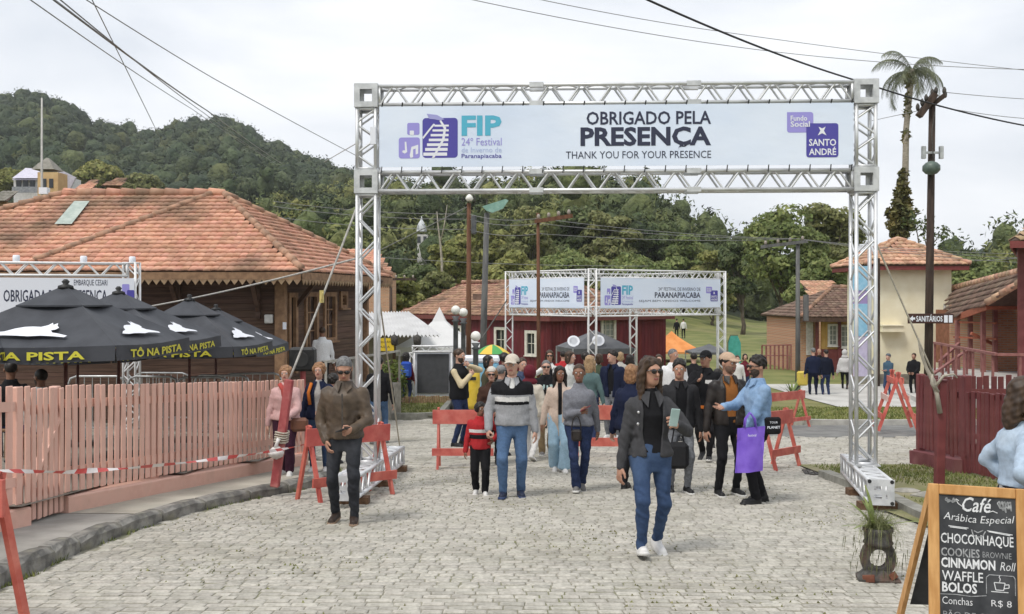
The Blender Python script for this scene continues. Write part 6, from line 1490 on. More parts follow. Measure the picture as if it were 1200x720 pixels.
def forest(name, label, y0, y1, spacing, nleaf, lsz, rad, kinds, seed, lobes=1, px0=-90, px1=1290):
    """wood as one mass: every crown is a few lumpy lobes with leaf sprays standing off them"""
    rs = np.random.RandomState(seed); pos = []; y = y0
    while y < y1:
        xa, xb = (px0 - 600) / F * y, (px1 - 600) / F * y; k = int((xb - xa) / spacing); xs_ = xa + (np.arange(k) + rs.uniform(-.45, .45, k)) * spacing; pos.append(np.stack([xs_, y + rs.uniform(-.5, .5, k) * spacing], -1)); y += spacing * .9
    pos = np.concatenate(pos); z = gz(pos[:, 0], pos[:, 1]); keep = z > -1.2; pos = pos[keep]; z = z[keep]; n = len(pos)
    r = rad * rs.uniform(.55, 1.3, n); hh = r * rs.uniform(.9, 1.6, n); base = np.stack([pos[:, 0], pos[:, 1], z + hh * .7], -1); sc = np.stack([r, r, hh * .85], -1)
    kind = np.searchsorted(np.cumsum([w_ for _, w_ in kinds]), rs.rand(n)).clip(0, len(kinds) - 1); VV = []; FF = []; MI = []; off = 0; nv = len(ICO_V)
    lo = rs.normal(size=(n, lobes, 3)) * (.45 if lobes > 1 else 0); ls = rs.uniform(.5, .75, (n, lobes)) if lobes > 1 else np.ones((n, 1)) * .95; cs_ = .6 if lobes > 1 else .82
    for l in range(lobes):
        j_ = 1 + rs.uniform(-.22, .18, (n, nv)); p = base[:, None] + (ICO_V[None] * j_[..., None] * ls[:, l, None, None] * cs_ + lo[:, l, None]) * sc[:, None]
        VV.append(p.reshape(-1, 3)); FF.append((ICO_F[None] + (np.arange(n) * nv)[:, None, None]).reshape(-1, 3) + off); off += n * nv; MI.append(np.repeat(kind, len(ICO_F)))
    u = rs.normal(size=(n, nleaf, 3)); u /= np.linalg.norm(u, axis=2)[..., None]; u[..., 2] = np.abs(u[..., 2]) * np.where(rs.rand(n, nleaf) < .8, 1, -.5); li = rs.randint(0, lobes, (n, nleaf))
    p = base[:, None] + (u * np.take_along_axis(ls, li, 1)[..., None] * rs.uniform(.72, 1.07, (n, nleaf))[..., None] + np.take_along_axis(lo, li[..., None].repeat(3, 2), 1)) * sc[:, None]
    q = u + .5 * rs.normal(size=u.shape); q /= np.linalg.norm(q, axis=2)[..., None]; a = rs.normal(size=(n, nleaf, 3)); a -= q * (a * q).sum(2)[..., None]; a /= np.linalg.norm(a, axis=2)[..., None]; b = np.cross(a, q); s_ = lsz * rs.uniform(.6, 1.4, (n, nleaf, 1))
    V = np.stack([p - a * s_, p - b * s_ * .7, p + a * s_], 2).reshape(-1, 3); VV.append(V); FF.append(np.arange(len(V)).reshape(-1, 3) + off); MI.append(np.repeat(kind, nleaf))
    o = link_mesh(name, np_mesh(name, np.concatenate(VV), np.concatenate(FF), np.concatenate(MI)), None, [m for m, _ in kinds], True); return stuff(tag(o, label, 'forest'))
fm_ = lambda nm, a, b: mat(nm, a, b, scale=.3, rough=.85, isl=.2, bump=1.0, bscale=.8, bdist=1.2, detail=8)
forest('near_forest', 'mixed green wood covering the slope behind the village', 118, 262, 6.4, 300, .50, 4.2, [(fm_('wood_mid', (.065, .088, .031), (.137, .163, .060)), .4), (fm_('wood_dark', (.038, .058, .024), (.084, .108, .043)), .3), (fm_('wood_light', (.117, .135, .039), (.221, .227, .078)), .3)], 1, 3)
forest('hill_forest', 'dark green forest covering the far hills', 262, 535, 6.6, 82, .66, 4.3, [(fm_('hill_mid', (.036, .054, .024), (.078, .10, .044)), .47), (fm_('hill_dark', (.026, .042, .022), (.055, .075, .036)), .4), (fm_('hill_light', (.055, .07, .028), (.11, .125, .05)), .13)], 2, 1)
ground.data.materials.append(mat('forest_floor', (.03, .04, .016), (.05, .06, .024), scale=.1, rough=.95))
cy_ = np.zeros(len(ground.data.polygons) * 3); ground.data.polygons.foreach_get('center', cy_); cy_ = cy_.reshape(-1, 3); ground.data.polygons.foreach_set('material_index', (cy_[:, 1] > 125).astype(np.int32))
# ================================================================== PEOPLE
def surfnet(Fd, org, h):
    ins = Fd < 0; nx, ny, nz = Fd.shape
    cnt = np.zeros((nx - 1, ny - 1, nz - 1), np.int8)
    sl = (slice(0, -1), slice(1, None)); C8 = [(i, j, k) for i in (0, 1) for j in (0, 1) for k in (0, 1)]
    for i, j, k in C8: cnt += ins[sl[i], sl[j], sl[k]]
    act = np.argwhere((cnt > 0) & (cnt < 8)); n = len(act)
    if n == 0: return np.zeros((0, 3)), np.zeros((0, 4), int)
    val = {c: Fd[act[:, 0] + c[0], act[:, 1] + c[1], act[:, 2] + c[2]] for c in C8}
    acc = np.zeros((n, 3)); ct = np.zeros(n)
    for a in C8:
        for ax in range(3):
            if a[ax] == 0:
                b = list(a); b[ax] = 1; b = tuple(b); va, vb = val[a], val[b]; m = (va < 0) != (vb < 0); t = np.where(m, va / np.where(m, va - vb, 1), 0)
                p = np.tile(np.array(a, float), (n, 1)); p[:, ax] = t; acc[m] += p[m]; ct[m] += 1
    V = org + (act + acc / ct[:, None]) * h
    idx = -np.ones(cnt.shape, np.int64); idx[act[:, 0], act[:, 1], act[:, 2]] = np.arange(n); Fs = []
    for ax in range(3):
        s0 = [slice(None)] * 3; s1 = [slice(None)] * 3; s0[ax] = slice(0, -1); s1[ax] = slice(1, None); A = ins[tuple(s0)]; B = ins[tuple(s1)]
        e = np.argwhere(A != B); o1, o2 = (ax + 1) % 3, (ax + 2) % 3
        ok = (e[:, o1] > 0) & (e[:, o2] > 0) & (e[:, o1] < cnt.shape[o1]) & (e[:, o2] < cnt.shape[o2]); e = e[ok]
        def cell(d1, d2): q = e.copy(); q[:, o1] -= d1; q[:, o2] -= d2; return idx[q[:, 0], q[:, 1], q[:, 2]]
        Q = np.stack([cell(1, 1), cell(0, 1), cell(0, 0), cell(1, 0)], -1); fl = ~A[e[:, 0], e[:, 1], e[:, 2]]; Q[fl] = Q[fl][:, ::-1]; Fs.append(Q)
    FQ = np.concatenate(Fs); FQ = FQ[(FQ >= 0).all(1)]
    return V, FQ
class Fld:
    """signed distance field on a grid, smooth unions"""
    def __init__(s, lo, hi, h):
        s.h = h; s.lo = np.array(lo, float) - 2 * h; n = np.ceil((np.array(hi) - s.lo) / h).astype(int) + 3
        s.ax = [s.lo[k] + np.arange(n[k]) * h for k in range(3)]; s.X, s.Y, s.Z = np.meshgrid(*s.ax, indexing='ij'); s.d = np.full(s.X.shape, 9.0)
    def un(s, d, k=.0, sub=None):
        if k <= 0: s.d = np.minimum(s.d, d)
        else:
            t = np.clip(.5 + .5 * (d - s.d) / k, 0, 1); s.d = d * (1 - t) + s.d * t - k * t * (1 - t)
        return s
    def cone(s, a, b, ra, rb, sq=1.0):
        a = np.array(a, float); b = np.array(b, float); ab = b - a; L2 = ab @ ab + 1e-9
        x, y, z = s.X - a[0], s.Y - a[1], s.Z - a[2]; t = np.clip((x * ab[0] + y * ab[1] + z * ab[2]) / L2, 0, 1)
        return np.sqrt((x - t * ab[0]) ** 2 + ((y - t * ab[1]) / sq) ** 2 + (z - t * ab[2]) ** 2) - (ra + (rb - ra) * t)
    def ell(s, c, r):
        x, y, z = (s.X - c[0]) / r[0], (s.Y - c[1]) / r[1], (s.Z - c[2]) / r[2]; k0 = np.sqrt(x * x + y * y + z * z) + 1e-9; k1 = np.sqrt((x / r[0]) ** 2 + (y / r[1]) ** 2 + (z / r[2]) ** 2) + 1e-9
        return k0 * (k0 - 1) / k1
    def mesh(s): return surfnet(s.d, s.lo, s.h)
def smax(a, b, k=.01):
    t = np.clip(.5 - .5 * (a - b) / k, 0, 1); return a * (1 - t) + b * t + k * t * (1 - t)
_H = {}
def head_geo(h, neck):
    key = ('head', h, neck)
    if key in _H: return _H[key]
    f = Fld((-.1, -.13, -.25), (.1, .13, .13), h)
    f.un(f.ell((0, .012, .03), (.075, .093, .085))); f.un(f.ell((0, -.02, -.03), (.06, .07, .088)), .03); f.un(f.ell((0, -.046, -.088), (.034, .033, .027)), .03)
    f.un(f.ell((0, -.077, .024), (.048, .017, .011)), .02)
    for s in (-1, 1): f.d = smax(f.d, -f.ell((s * .031, -.102, .006), (.019, .018, .012)), .012)
    f.un(f.cone((0, -.085, .004), (0, -.107, -.028), .008, .0135), .012)
    f.un(f.ell((0, -.086, -.057), (.023, .011, .0085)), .008)
    for s in (-1, 1): f.un(f.ell((s * .077, .012, -.008), (.01, .019, .03)), .006)
    f.un(f.cone((0, .018, -.24), (0, .012, -.06), neck * 1.06, neck), .02)
    V, Q = f.mesh(); c = V[Q].mean(1); mi = np.where((np.abs(c[:, 0]) < .023) & (c[:, 2] < -.049) & (c[:, 2] > -.066) & (c[:, 1] < -.085), 1, 0)
    _H[key] = (V, Q, mi); return _H[key]
def hairline(f, dz=0.0): return -(f.Z - (.052 + dz - .86 * (f.Y + .072))) * .76
def hair_geo(style, h):
    key = (style, h)
    if key in _H: return _H[key]
    f = Fld((-.17, -.17, -.42), (.17, .19, .17), h); nz = .0022 * (np.sin(f.X * 95 + 3 * np.sin(f.Z * 31 + f.Y * 20)) * np.sin(f.Y * 80 + f.Z * 35) + np.sin(f.X * 61 - f.Z * 83 + 2 * np.sin(f.Y * 47)) + .8 * np.sin(f.Z * 127 + f.Y * 90 + f.X * 30))
    if style in ('short', 'long', 'bun', 'medium'):
        f.un(np.maximum(f.ell((0, .016, .037), (.084, .1, .09)), hairline(f)) + nz)
    if style == 'quiff': f.un(np.maximum(f.ell((0, .012, .045), (.085, .104, .096)), hairline(f, .005)) + nz * 1.6)
    if style == 'buzz': f.un(np.maximum(f.ell((0, .013, .032), (.079, .097, .088)), hairline(f, .012)))
    if style == 'bun': f.un(f.ell((0, .11, .03), (.04, .04, .04)), .01)
    if style == 'long':
        f.un(f.ell((0, .06, -.09), (.092, .055, .17)) + nz, .03)
        for s in (-1, 1): f.un(f.cone((s * .058, -.045, .085), (s * .085, -.005, -.03), .02, .03) + nz, .02); f.un(f.cone((s * .082, .0, -.03), (s * .095, -.01, -.22), .03, .024) + nz, .03)
    if style == 'medium':
        f.un(f.ell((0, .05, -.05), (.09, .055, .1)) + nz, .03)
        for s in (-1, 1): f.un(f.cone((s * .06, -.045, .08), (s * .086, .0, -.08), .02, .028) + nz, .02)
    if style == 'bob': f.un(smax(f.ell((0, .02, .022), (.104, .112, .108)) + nz * 2, -f.ell((0, -.13, -.03), (.072, .11, .09)), .012)); f.d = smax(f.d, -(f.Z + .07), .02)
    if style == 'curly': f.un(smax(f.ell((0, .03, .0), (.13, .125, .145)) + nz * 4, -f.ell((0, -.15, -.04), (.078, .13, .11)), .015)); f.un(f.ell((0, .06, -.13), (.12, .08, .13)) + nz * 4, .03)
    if style == 'hood': f.un(smax(f.ell((0, .025, .0), (.108, .12, .13)), -f.ell((0, -.15, -.01), (.075, .15, .105)), .015)); f.un(f.ell((0, .03, -.16), (.13, .1, .07)), .04)
    if style == 'beanie': f.un(np.maximum(f.ell((0, .012, .045), (.088, .106, .094)), -(f.Z - .03 + .25 * f.Y)) + .002 * np.sin(f.X * 180)); f.un(np.maximum(f.ell((0, .012, .04), (.093, .111, .06)), np.maximum(-(f.Z - .03 + .25 * f.Y), f.Z - .06 + .25 * f.Y)))
    if style == 'cap':
        f.un(np.maximum(f.ell((0, .012, .045), (.086, .105, .088)), -(f.Z - .035 + .12 * f.Y)))
        br = f.ell((0, -.115, .045), (.075, .085, .5)); f.un(np.maximum(br, np.abs(f.Z - (.047 + .12 * (f.Y + .1) - 3.2 * f.X ** 2)) - .006), .006)
    if style == 'beard': f.un(np.maximum(np.maximum(f.ell((0, -.022, -.04), (.0645, .0745, .091)), f.Z + .046 - .55 * np.abs(f.X)), f.Y - .005)); f.d = smax(f.d, -f.ell((0, -.1, -.057), (.026, .04, .011)), .004)
    if style == 'brow':
        for s in (-1, 1): f.un(f.cone((s * .016, -.096, .023), (s * .044, -.083, .024), .0045, .003))
    V, Q = f.mesh(); _H[key] = (V, Q); return _H[key]
def hand_geo(pose, h):
    key = ('hand', pose, h)
    if key in _H: return _H[key]
    f = Fld((-.1, -.11, -.21), (.04, .06, .04), h); f.un(f.ell((0, 0, -.05), (.018, .041, .052))); f.un(f.cone((0, 0, .02), (0, 0, -.02), .027, .027, 1.15), .015)
    curl = {'relaxed': (.25, .45, .4), 'hold': (.9, 1.1, .6), 'flat': (.02, .05, .05)}[pose]
    for i, (y, L) in enumerate(((-.034, .072), (-.0115, .082), (.0115, .076), (.034, .058))):
        p = np.array([0, y, -.09]); a = 0
        for c, fr in zip(curl, (.42, .33, .25)):
            a += c * (1 + .08 * i); q = p + L * fr * np.array([-math.sin(a), .04 * (i - 1.5), -math.cos(a)]); f.un(f.cone(p, q, .0088, .0078), .002); p = q
    p0, p1, p2 = ((-.004, -.03, -.03), (-.014, -.058, -.062), (-.022, -.066, -.092)) if pose != 'hold' else ((-.004, -.03, -.03), (-.03, -.055, -.06), (-.055, -.05, -.085))
    f.un(f.cone(p0, p1, .015, .0115), .008); f.un(f.cone(p1, p2, .0115, .009), .004)
    V, Q = f.mesh(); _H[key] = (V, Q); return _H[key]
def shoe_geo(kind, h):
    key = ('shoe', kind, h)
    if key in _H: return _H[key]
    f = Fld((-.06, -.21, -.005), (.06, .1, .17), h)
    f.un(f.cone((0, .045, .045), (0, -.13, .038), .042, .038)); f.un(f.cone((0, .03, .06), (0, .02, .12 if kind == 'boot' else .095), .045, .043), .025); f.d = np.maximum(f.d, -(f.Z - .012))
    sole = np.maximum(f.cone((0, .05, .02), (0, -.14, .02), .046, .047), np.maximum(f.Z - .03, -(f.Z - .001))); f.un(sole)
    V, Q = f.mesh(); c = V[Q].mean(1); mi = (c[:, 2] < .032).astype(int); _H[key] = (V, Q, mi); return _H[key]
M_EYEW = mat('eye_white', (.6, .58, .56), rough=.3); M_EYED = mat('eye_dark', (.02, .013, .01), rough=.2); M_LENS = mat('lens_black', (.012, .010, .010), rough=.12, spec=.6)
SKINS = {k: mat('skin_' + k, tuple(v * .88 for v in c), c, scale=18, rough=.55, spec=.35, bump=.05, bscale=300) for k, c in (('fair', (.56, .33, .245)), ('tan', (.44, .24, .165)), ('brown', (.24, .12, .075)), ('dark', (.10, .05, .035)))}
M_LIP = mat('lips', (.34, .12, .10), rough=.45)
HAIRS = {'black': mat('hair_black', (.010, .008, .007), (.022, .017, .014), scale=30, rough=.5, stretch=(1, 1, .2)), 'brown': mat('hair_brown', (.03, .017, .010), (.065, .038, .022), scale=30, rough=.5, stretch=(1, 1, .2)), 'grey': mat('hair_grey', (.09, .09, .09), (.19, .19, .19), scale=40, rough=.6), 'blond': mat('hair_blond', (.26, .165, .085), (.40, .27, .15), scale=30, rough=.5), 'auburn': mat('hair_auburn', (.20, .10, .05), (.33, .18, .09), scale=30, rough=.55)}
PROF = {'m': [(.78, .13, .09), (.86, .158, .108), (.93, .166, .115), (1.03, .155, .108), (1.15, .158, .11), (1.28, .165, .120), (1.35, .155, .112), (1.40, .128, .094), (1.44, .096, .080), (1.475, .076, .070), (1.51, .060, .060), (1.55, .05, .05)],
        'f': [(.78, .14, .1), (.87, .172, .12), (.93, .175, .122), (1.05, .134, .1), (1.15, .136, .104), (1.26, .144, .128), (1.335, .140, .108), (1.385, .12, .088), (1.42, .09, .076), (1.455, .062, .060), (1.49, .05, .05), (1.55, .044, .046)]}
def ik(a, b, l1, l2, pole):
    a = np.array(a, float); b = np.array(b, float); v = b - a; L = np.linalg.norm(v); m = (l1 + l2) * .998
    if L > m: b = a + v * m / L; v = b - a; L = m
    d = v / L; x = (l1 * l1 - l2 * l2 + L * L) / (2 * L); hh = math.sqrt(max(l1 * l1 - x * x, 0)); p = np.array(pole, float); p -= d * (p @ d); p /= np.linalg.norm(p) + 1e-9
    return a + d * x + p * hh, b
ARMS = {'down': ((.29, .0, .80), 'relaxed'), 'swingf': ((.25, -.2, .85), 'relaxed'), 'swingb': ((.27, .17, .84), 'relaxed'), 'pocket': ((.185, -.07, .88), 'relaxed'), 'phone': ((.13, -.28, 1.10), 'hold'), 'phoneup': ((.16, -.3, 1.20), 'hold'), 'chin': ((.05, -.2, 1.38), 'hold'), 'fold': ((-.02, -.2, 1.1), 'relaxed'), 'hip': ((.2, -.02, .98), 'relaxed'), 'front': ((.1, -.3, .98), 'hold'), 'point': ((.1, -.45, 1.2), 'flat'), 'lap': ((.1, -.3, .72), 'relaxed'), 'face': ((.07, -.17, 1.46), 'hold'), 'wave': ((.14, -.3, 1.36), 'flat'), 'bag': ((.2, -.2, .86), 'hold')}
npers = [0]
def folds(f, amp, seed, joints=()):
    rs = np.random.RandomState(seed); n = 0
    for j in joints:
        r = np.sqrt((f.X - j[0]) ** 2 + (f.Y - j[1]) ** 2 + (f.Z - j[2]) ** 2); n = n + 2.2 * np.sin(r * 75 + 2.5 * np.sin(f.X * 31 + f.Z * 17) + j[0] * 40) * np.exp(-(r / .15) ** 2)
    for _ in range(3):
        k = rs.normal(size=3) * np.array([34, 34, 20]); n = n + np.sin(f.X * k[0] + f.Y * k[1] + f.Z * k[2] + rs.uniform(0, 6) + 1.2 * np.sin(f.Z * 13 + f.X * 9))
    return amp * n / 2
def person(px, feet_y=None, h=1.72, label='', face=0.0, sex='m', at=None, dz=0.0, feet=None, armL='down', armR='down', lean=0.0, yaw=0.0, pitch=0.0, top=None, inner=None, legs=None, shoe=None, sole=None, skin='fair', hair=('short', 'black'), hat=None, glasses=False, beard=False, top_name='jacket', hem=.86, fat=.02, open_w=0.0, open_z=None, bands=None, leg_r=0.0, wide=1.0, res=None, shoe_kind='low', flare=0.0, skirt=None, side=0.0, collar=True, seated=False, extra=None, tilt=0.0, legsplit=None):
    npers[0] += 1; seed = npers[0]
    p = Vector(at) if at is not None else GP(px, feet_y, dz); d = p.y; s = h / 1.75
    rz = R(face); t = thing('person', label, 'person', p, rz)
    rc = res or (.0135 if d < 12 else .02 if d < 17 else .029 if d < 24 else .043); rh = .0075 if d < 12 else .0105 if d < 17 else .0155 if d < 24 else .022
    Mr = np.array(Matrix.Rotation(rz, 3, 'Z'))
    def put(name, V, Q, mats, mi=None, parent=t, smooth=True): return link_mesh(name, np_mesh(name, V * s, Q, mi), parent, mats, smooth)
    # joints -----------------------------------------------------------------
    fL, fR = feet or ((.1, -.02, 0, 0), (-.1, .02, 0, 0))        # x, y, lift, pitch
    def gl_(fx, fy): wp = Mr @ np.array([fx * s, fy * s, 0]); return (g(p.x + wp[0], p.y + wp[1]) - g(p.x, p.y)) / s if at is None or dz == 0 else 0
    drop = .38 if seated else 0
    zf = []
    for q in (fL, fR): zf.append(gl_(q[0], q[1]) + q[2])
    hipz = .925 - drop; spread = abs(fL[1] - fR[1]); hipz -= .12 * spread * spread + .0; hipz += min(0, min(zf)) if not seated else 0
    oz = hipz - .925                                           # everything above the hips shifts by this
    hx = .5 * (fL[0] + fR[0]); hy = .5 * (fL[1] + fR[1]) if not seated else .12
    hips = [np.array([hx + .09, hy, hipz]), np.array([hx - .09, hy, hipz])]; ank = []; knee = []
    for q, z, hp in zip((fL, fR), zf, hips):
        a = np.array([q[0], q[1] + .02, z + .09 + .11 * math.sin(max(q[3], 0))]); k, a2 = ik(hp, a, .44, .42, (.12 if q is fL else -.12, -1, .1 if not seated else .8)); ank.append(a2); knee.append(k)
    cyf = lambda z: hy + lean * np.clip((z - oz - .93) / .5, 0, 1.35); cxf = lambda z: hx + side * np.clip((z - oz - .93) / .5, 0, 1.35)
    shz = (1.362 if sex == 'm' else 1.338) + oz; sw = (.172 if sex == 'm' else .146) * (.4 + .6 * wide)
    sh = [np.array([cxf(shz) + sw, cyf(shz), shz]), np.array([cxf(shz) - sw, cyf(shz), shz])]; wr = []; el = []; poses = []
    for i, (a_, sg) in enumerate(((armL, 1), (armR, -1))):
        tg, po = ARMS[a_] if isinstance(a_, str) else a_; tg = np.array([tg[0] * sg + cxf(1.2 + oz), tg[1] + cyf(tg[2] + oz), tg[2] + oz]); e, w_ = ik(sh[i], tg, .285, .255, (sg * .7, .6, -.5)); el.append(e); wr.append(w_); poses.append(po)
    hc = np.array([cxf(1.6 + oz), cyf(1.62 + oz) - (.01 + .03 * max(pitch, 0) * 2), 1.635 + oz - .02 * abs(pitch)])
    prof = PROF[sex]; pz = np.array([q[0] for q in prof]) + oz; pa = np.array([q[1] for q in prof]) * wide; pb = np.array([q[2] for q in prof]) * (1 + (wide - 1) * 1.3)
    def torso(f, z0, z1, ex):
        exz = ex * np.clip(1 - (f.Z - oz - 1.36) / .1, .45, 1); a = np.interp(f.Z, pz, pa) + exz; b = np.interp(f.Z, pz, pb) + exz; x = (f.X - cxf(f.Z)) / a; y = (f.Y - cyf(f.Z)) / b; dd = (np.sqrt(x * x + y * y) - 1) * np.minimum(a, b)
        return np.maximum(dd, np.maximum(z0 - f.Z, f.Z - z1))
    def bounds(pts, r): q = np.array(pts); return q.min(0) - r, q.max(0) + r
    tlo = [np.array([hx - .2, hy - .17, .78 + oz]), np.array([cxf(1.5 + oz) + .2, cyf(1.5 + oz) + .17, 1.54 + oz]), np.array([hx + .2, hy + .17, .78 + oz]), np.array([cxf(1.5 + oz) - .2, cyf(1.5 + oz) - .17, 1.54 + oz])]
    sk = SKINS[skin]; hm = HAIRS[hair[1]] if hair else HAIRS['black']
    # body: one skin surface with head, hands, trunk and limbs ------------------
    hV, hQ, hmi = head_geo(rh, .052 if sex == 'm' else .044); Rh = np.array((Matrix.Rotation(R(yaw), 3, 'Z') @ Matrix.Rotation(R(tilt), 3, 'Y') @ Matrix.Rotation(pitch, 3, 'X')))
    HS = 1.06
    def hp(V): return (V * HS) @ Rh.T + hc
    # keep the foot of the neck over the collar
    nV = hV.copy(); w_ = np.clip((-.1 - nV[:, 2]) / .12, 0, 1)[:, None]; HV = hp(nV) * (1 - w_) + ((nV * HS) + hc) * w_
    Vs = [HV]; Qs = [hQ]; Ms = [hmi]; off = len(HV)
    f = Fld(*bounds(tlo + knee + ank + el + wr + hips, .1), .04); f.un(torso(f, .88 + oz, 1.55 + oz, -.012))
    for i in (0, 1): f.un(f.cone(sh[i], el[i], .045, .036), .02); f.un(f.cone(el[i], wr[i], .036, .027), .01); f.un(f.cone(hips[i], knee[i], .075, .05), .03); f.un(f.cone(knee[i], ank[i], .05, .036), .01)
    bV, bQ = f.mesh(); Vs.append(bV); Qs.append(bQ + off); Ms.append(np.zeros(len(bQ), int)); off += len(bV)
    hands = []
    for i, sg in ((0, 1), (1, -1)):
        gV, gQ = hand_geo(poses[i], .005 if d < 12 else .0085 if d < 17 else .013); fw = wr[i] - el[i]; fw /= np.linalg.norm(fw); up_ = poses[i] == 'hold' and wr[i][2] > 1.02 + oz
        th = np.array([-sg * .3, -.15, 1.0]) if up_ else np.array([-sg * .35, -1, 0.1]); th = th - fw * (th @ fw); th /= np.linalg.norm(th); Zc = -fw; Yc = -th; Xc = np.cross(Yc, Zc); q = gV.copy()
        if sg < 0: q[:, 0] *= -1
        W = q[:, :1] * Xc + q[:, 1:2] * Yc + q[:, 2:] * Zc + wr[i]; Q2 = gQ if sg > 0 else gQ[:, ::-1]; Vs.append(W); Qs.append(Q2 + off); Ms.append(np.zeros(len(Q2), int)); off += len(W); hands.append(wr[i] + fw * .09)
    if not glasses:
        for sg in (-1, 1):
            for c_, r_, mi_ in (((sg * .031, -.082, .006), .0125, 2), ((sg * .031, -.0905, .0055), .0062, 3)):
                mb = MB(); mb.ball(c_, r_, 8, 6); q = np.array([list(v) for v in mb.v]); fq = np.array([fc for fc in mb.f if len(fc) == 4]); Vs.append(hp(q)); Qs.append(fq + off); Ms.append(np.full(len(fq), mi_)); off += len(q)
    body = put('body', np.concatenate(Vs), np.concatenate(Qs), [sk, M_LIP, M_EYEW, M_EYED], np.concatenate(Ms))
    # trousers ---------------------------------------------------------------
    f = Fld(*bounds(hips + knee + ank + [np.array([hx, hy, hipz + .2])], .14), rc); zt = max(hem + .12, .98) + oz
    tr = torso(f, .77 + oz, zt, .006)
    f.un(tr)
    for i in (0, 1):
        q = (fL, fR)[i]; cut = zf[i] + .055; f.un(f.cone(hips[i], knee[i], (.088 if sex == 'm' else .092) * (.5 + wide / 2) + leg_r, .062 + leg_r), .035)
        sn = f.cone(knee[i], ank[i], .062 + leg_r, .047 + leg_r + flare); f.un(np.maximum(sn, cut - f.Z), .012)
    if skirt: f.un(np.maximum(np.maximum((np.sqrt(((f.X - hx) / 1.0) ** 2 + ((f.Y - hy) / .8) ** 2) - (.17 + .06 * (1 - (f.Z - skirt) / .5))), skirt - f.Z), f.Z - zt), .02)
    f.d += folds(f, .0055, seed, knee + hips + ank) * np.clip((zt - .12 - f.Z) * 6, 0.2, 1)
    V, Q = f.mesh(); put('trousers', V, Q, [legs])
    # top --------------------------------------------------------------------
    def shirt(name, m, ex, z0, sl, amp, op=0.0, ow=None, bnd=None, mats=None, top_z=1.5):
        f = Fld(*bounds(tlo + (el + wr if sl else sh), .1 + ex), rc); f.un(torso(f, z0 + oz, top_z + oz, ex))
        sr = .012 if sex == 'f' else .018
        for i in (0, 1):
            
            if name == 'vest': continue
            f.un(f.cone(sh[i], el[i], .047 + ex * .7 + sr * .4, .041 + ex * .6), .035)
            if sl: f.un(f.cone(el[i], wr[i], .041 + ex * .6, .032 + ex * .5), .015)
        f.d += folds(f, amp * .8, seed + 50, (el + sh + [np.array([cxf(1.05 + oz) + .12, cyf(1.05 + oz) - .08, 1.05 + oz]), np.array([cxf(1.02 + oz) - .12, cyf(1.02 + oz) - .08, 1.02 + oz])]) if sl and d < 24 else ())
        if collar and name not in ('shirt',):
            rr_ = np.sqrt(((f.X - cxf(f.Z)) / 1.0) ** 2 + ((f.Y - cyf(f.Z)) / .95) ** 2); f.un(np.maximum(np.abs(rr_ - .073) - .011, np.maximum(1.43 + oz - f.Z, f.Z - (1.495 if sex == 'm' else 1.465) - oz)), .012)
        if op: 
            oz0 = (open_z if open_z is not None else hem) + oz; wd = op * np.clip(.45 + (f.Z - oz0) / .55, 0, 1.0) * (.55 + .45 * (f.Z > 0)); f.d = np.maximum(f.d, -np.maximum(np.maximum(np.abs(f.X - cxf(f.Z)) - wd, f.Y - cyf(f.Z) + .02), oz0 - f.Z))
        V, Q = f.mesh(); mi = None; ml = [m]
        if bnd:
            c = V[Q].mean(1); mi = np.zeros(len(Q), int)
            for z0_, z1_, bm, cond in bnd:
                if bm not in ml: ml.append(bm)
                k = (c[:, 2] - oz > z0_) & (c[:, 2] - oz < z1_)
                if cond: k &= cond(c, oz)
                mi[k] = ml.index(bm)
        return put(name, V, Q, ml, mi)
    if inner is not None: shirt('shirt', inner, .006, max(.86, min(hem + .03, .93)), False, .003, top_z=1.49)
    shirt(top_name, top, fat, hem, top_name != 'vest', .006 if d < 24 else .004, open_w, bnd=bands)
    if top_name == 'vest' and extra and 'sleeve' in extra:
        f = Fld(*bounds(sh + el + wr, .1), rc)
        for i in (0, 1): f.un(f.cone(sh[i], el[i], .06, .055), .02); f.un(f.cone(el[i], wr[i], .055, .045), .02)
        f.d += folds(f, .005, seed); V, Q = f.mesh(); put('sleeves', V, Q, [extra['sleeve']])
    if top_name == 'jacket' and collar and d < 24:
        mb = MB()
        for sg in (-1, 1):
            a_ = np.array([[.018, -.078, 1.485], [.078, -.045, 1.487], [.092, -.082, 1.43], [.045, -.122, 1.385]]) if sex == 'm' else np.array([[.02, -.07, 1.46], [.07, -.035, 1.465], [.10, -.085, 1.40], [.05, -.128, 1.33]])
            a_ = a_ * np.array([sg, 1, 1]) + np.array([cxf(1.45 + oz), cyf(1.45 + oz), oz]); b_ = a_ + np.array([0, -.012 - fat * .3, .004]); q = [Vector(v * s) for v in np.concatenate([a_, b_])]
            mb.add(q, [(0, 1, 2, 3), (7, 6, 5, 4)] + [(i, i + 4, (i + 1) % 4 + 4, (i + 1) % 4) for i in range(4)])
        mb.build('collar', top, t, recalc=True)
    # shoes ------------------------------------------------------------------
    sV, sQ, smi = shoe_geo(shoe_kind, .01 if d < 14 else .016 if d < 24 else .024)
    for q, z, sg in ((fL, zf[0], 1), (fR, zf[1], -1)):
        a = q[3]; y0 = -.12; V = sV.copy()
        if a:
            c_, s_ = math.cos(a), math.sin(a); yy = V[:, 1] - y0; zz = V[:, 2]; V[:, 1] = y0 + yy * c_ - zz * s_ * 0 ; V[:, 2] = zz * c_ + yy * s_; V[:, 2] = np.maximum(V[:, 2], 0) if a > 0 else V[:, 2] - V[:, 2].min()
        an = sg * .12; V[:, :2] = V[:, :2] @ np.array([[math.cos(an), math.sin(an)], [-math.sin(an), math.cos(an)]]); V += np.array([q[0], q[1], z + .002]); put('shoe', V, sQ, [shoe, sole or shoe], smi)
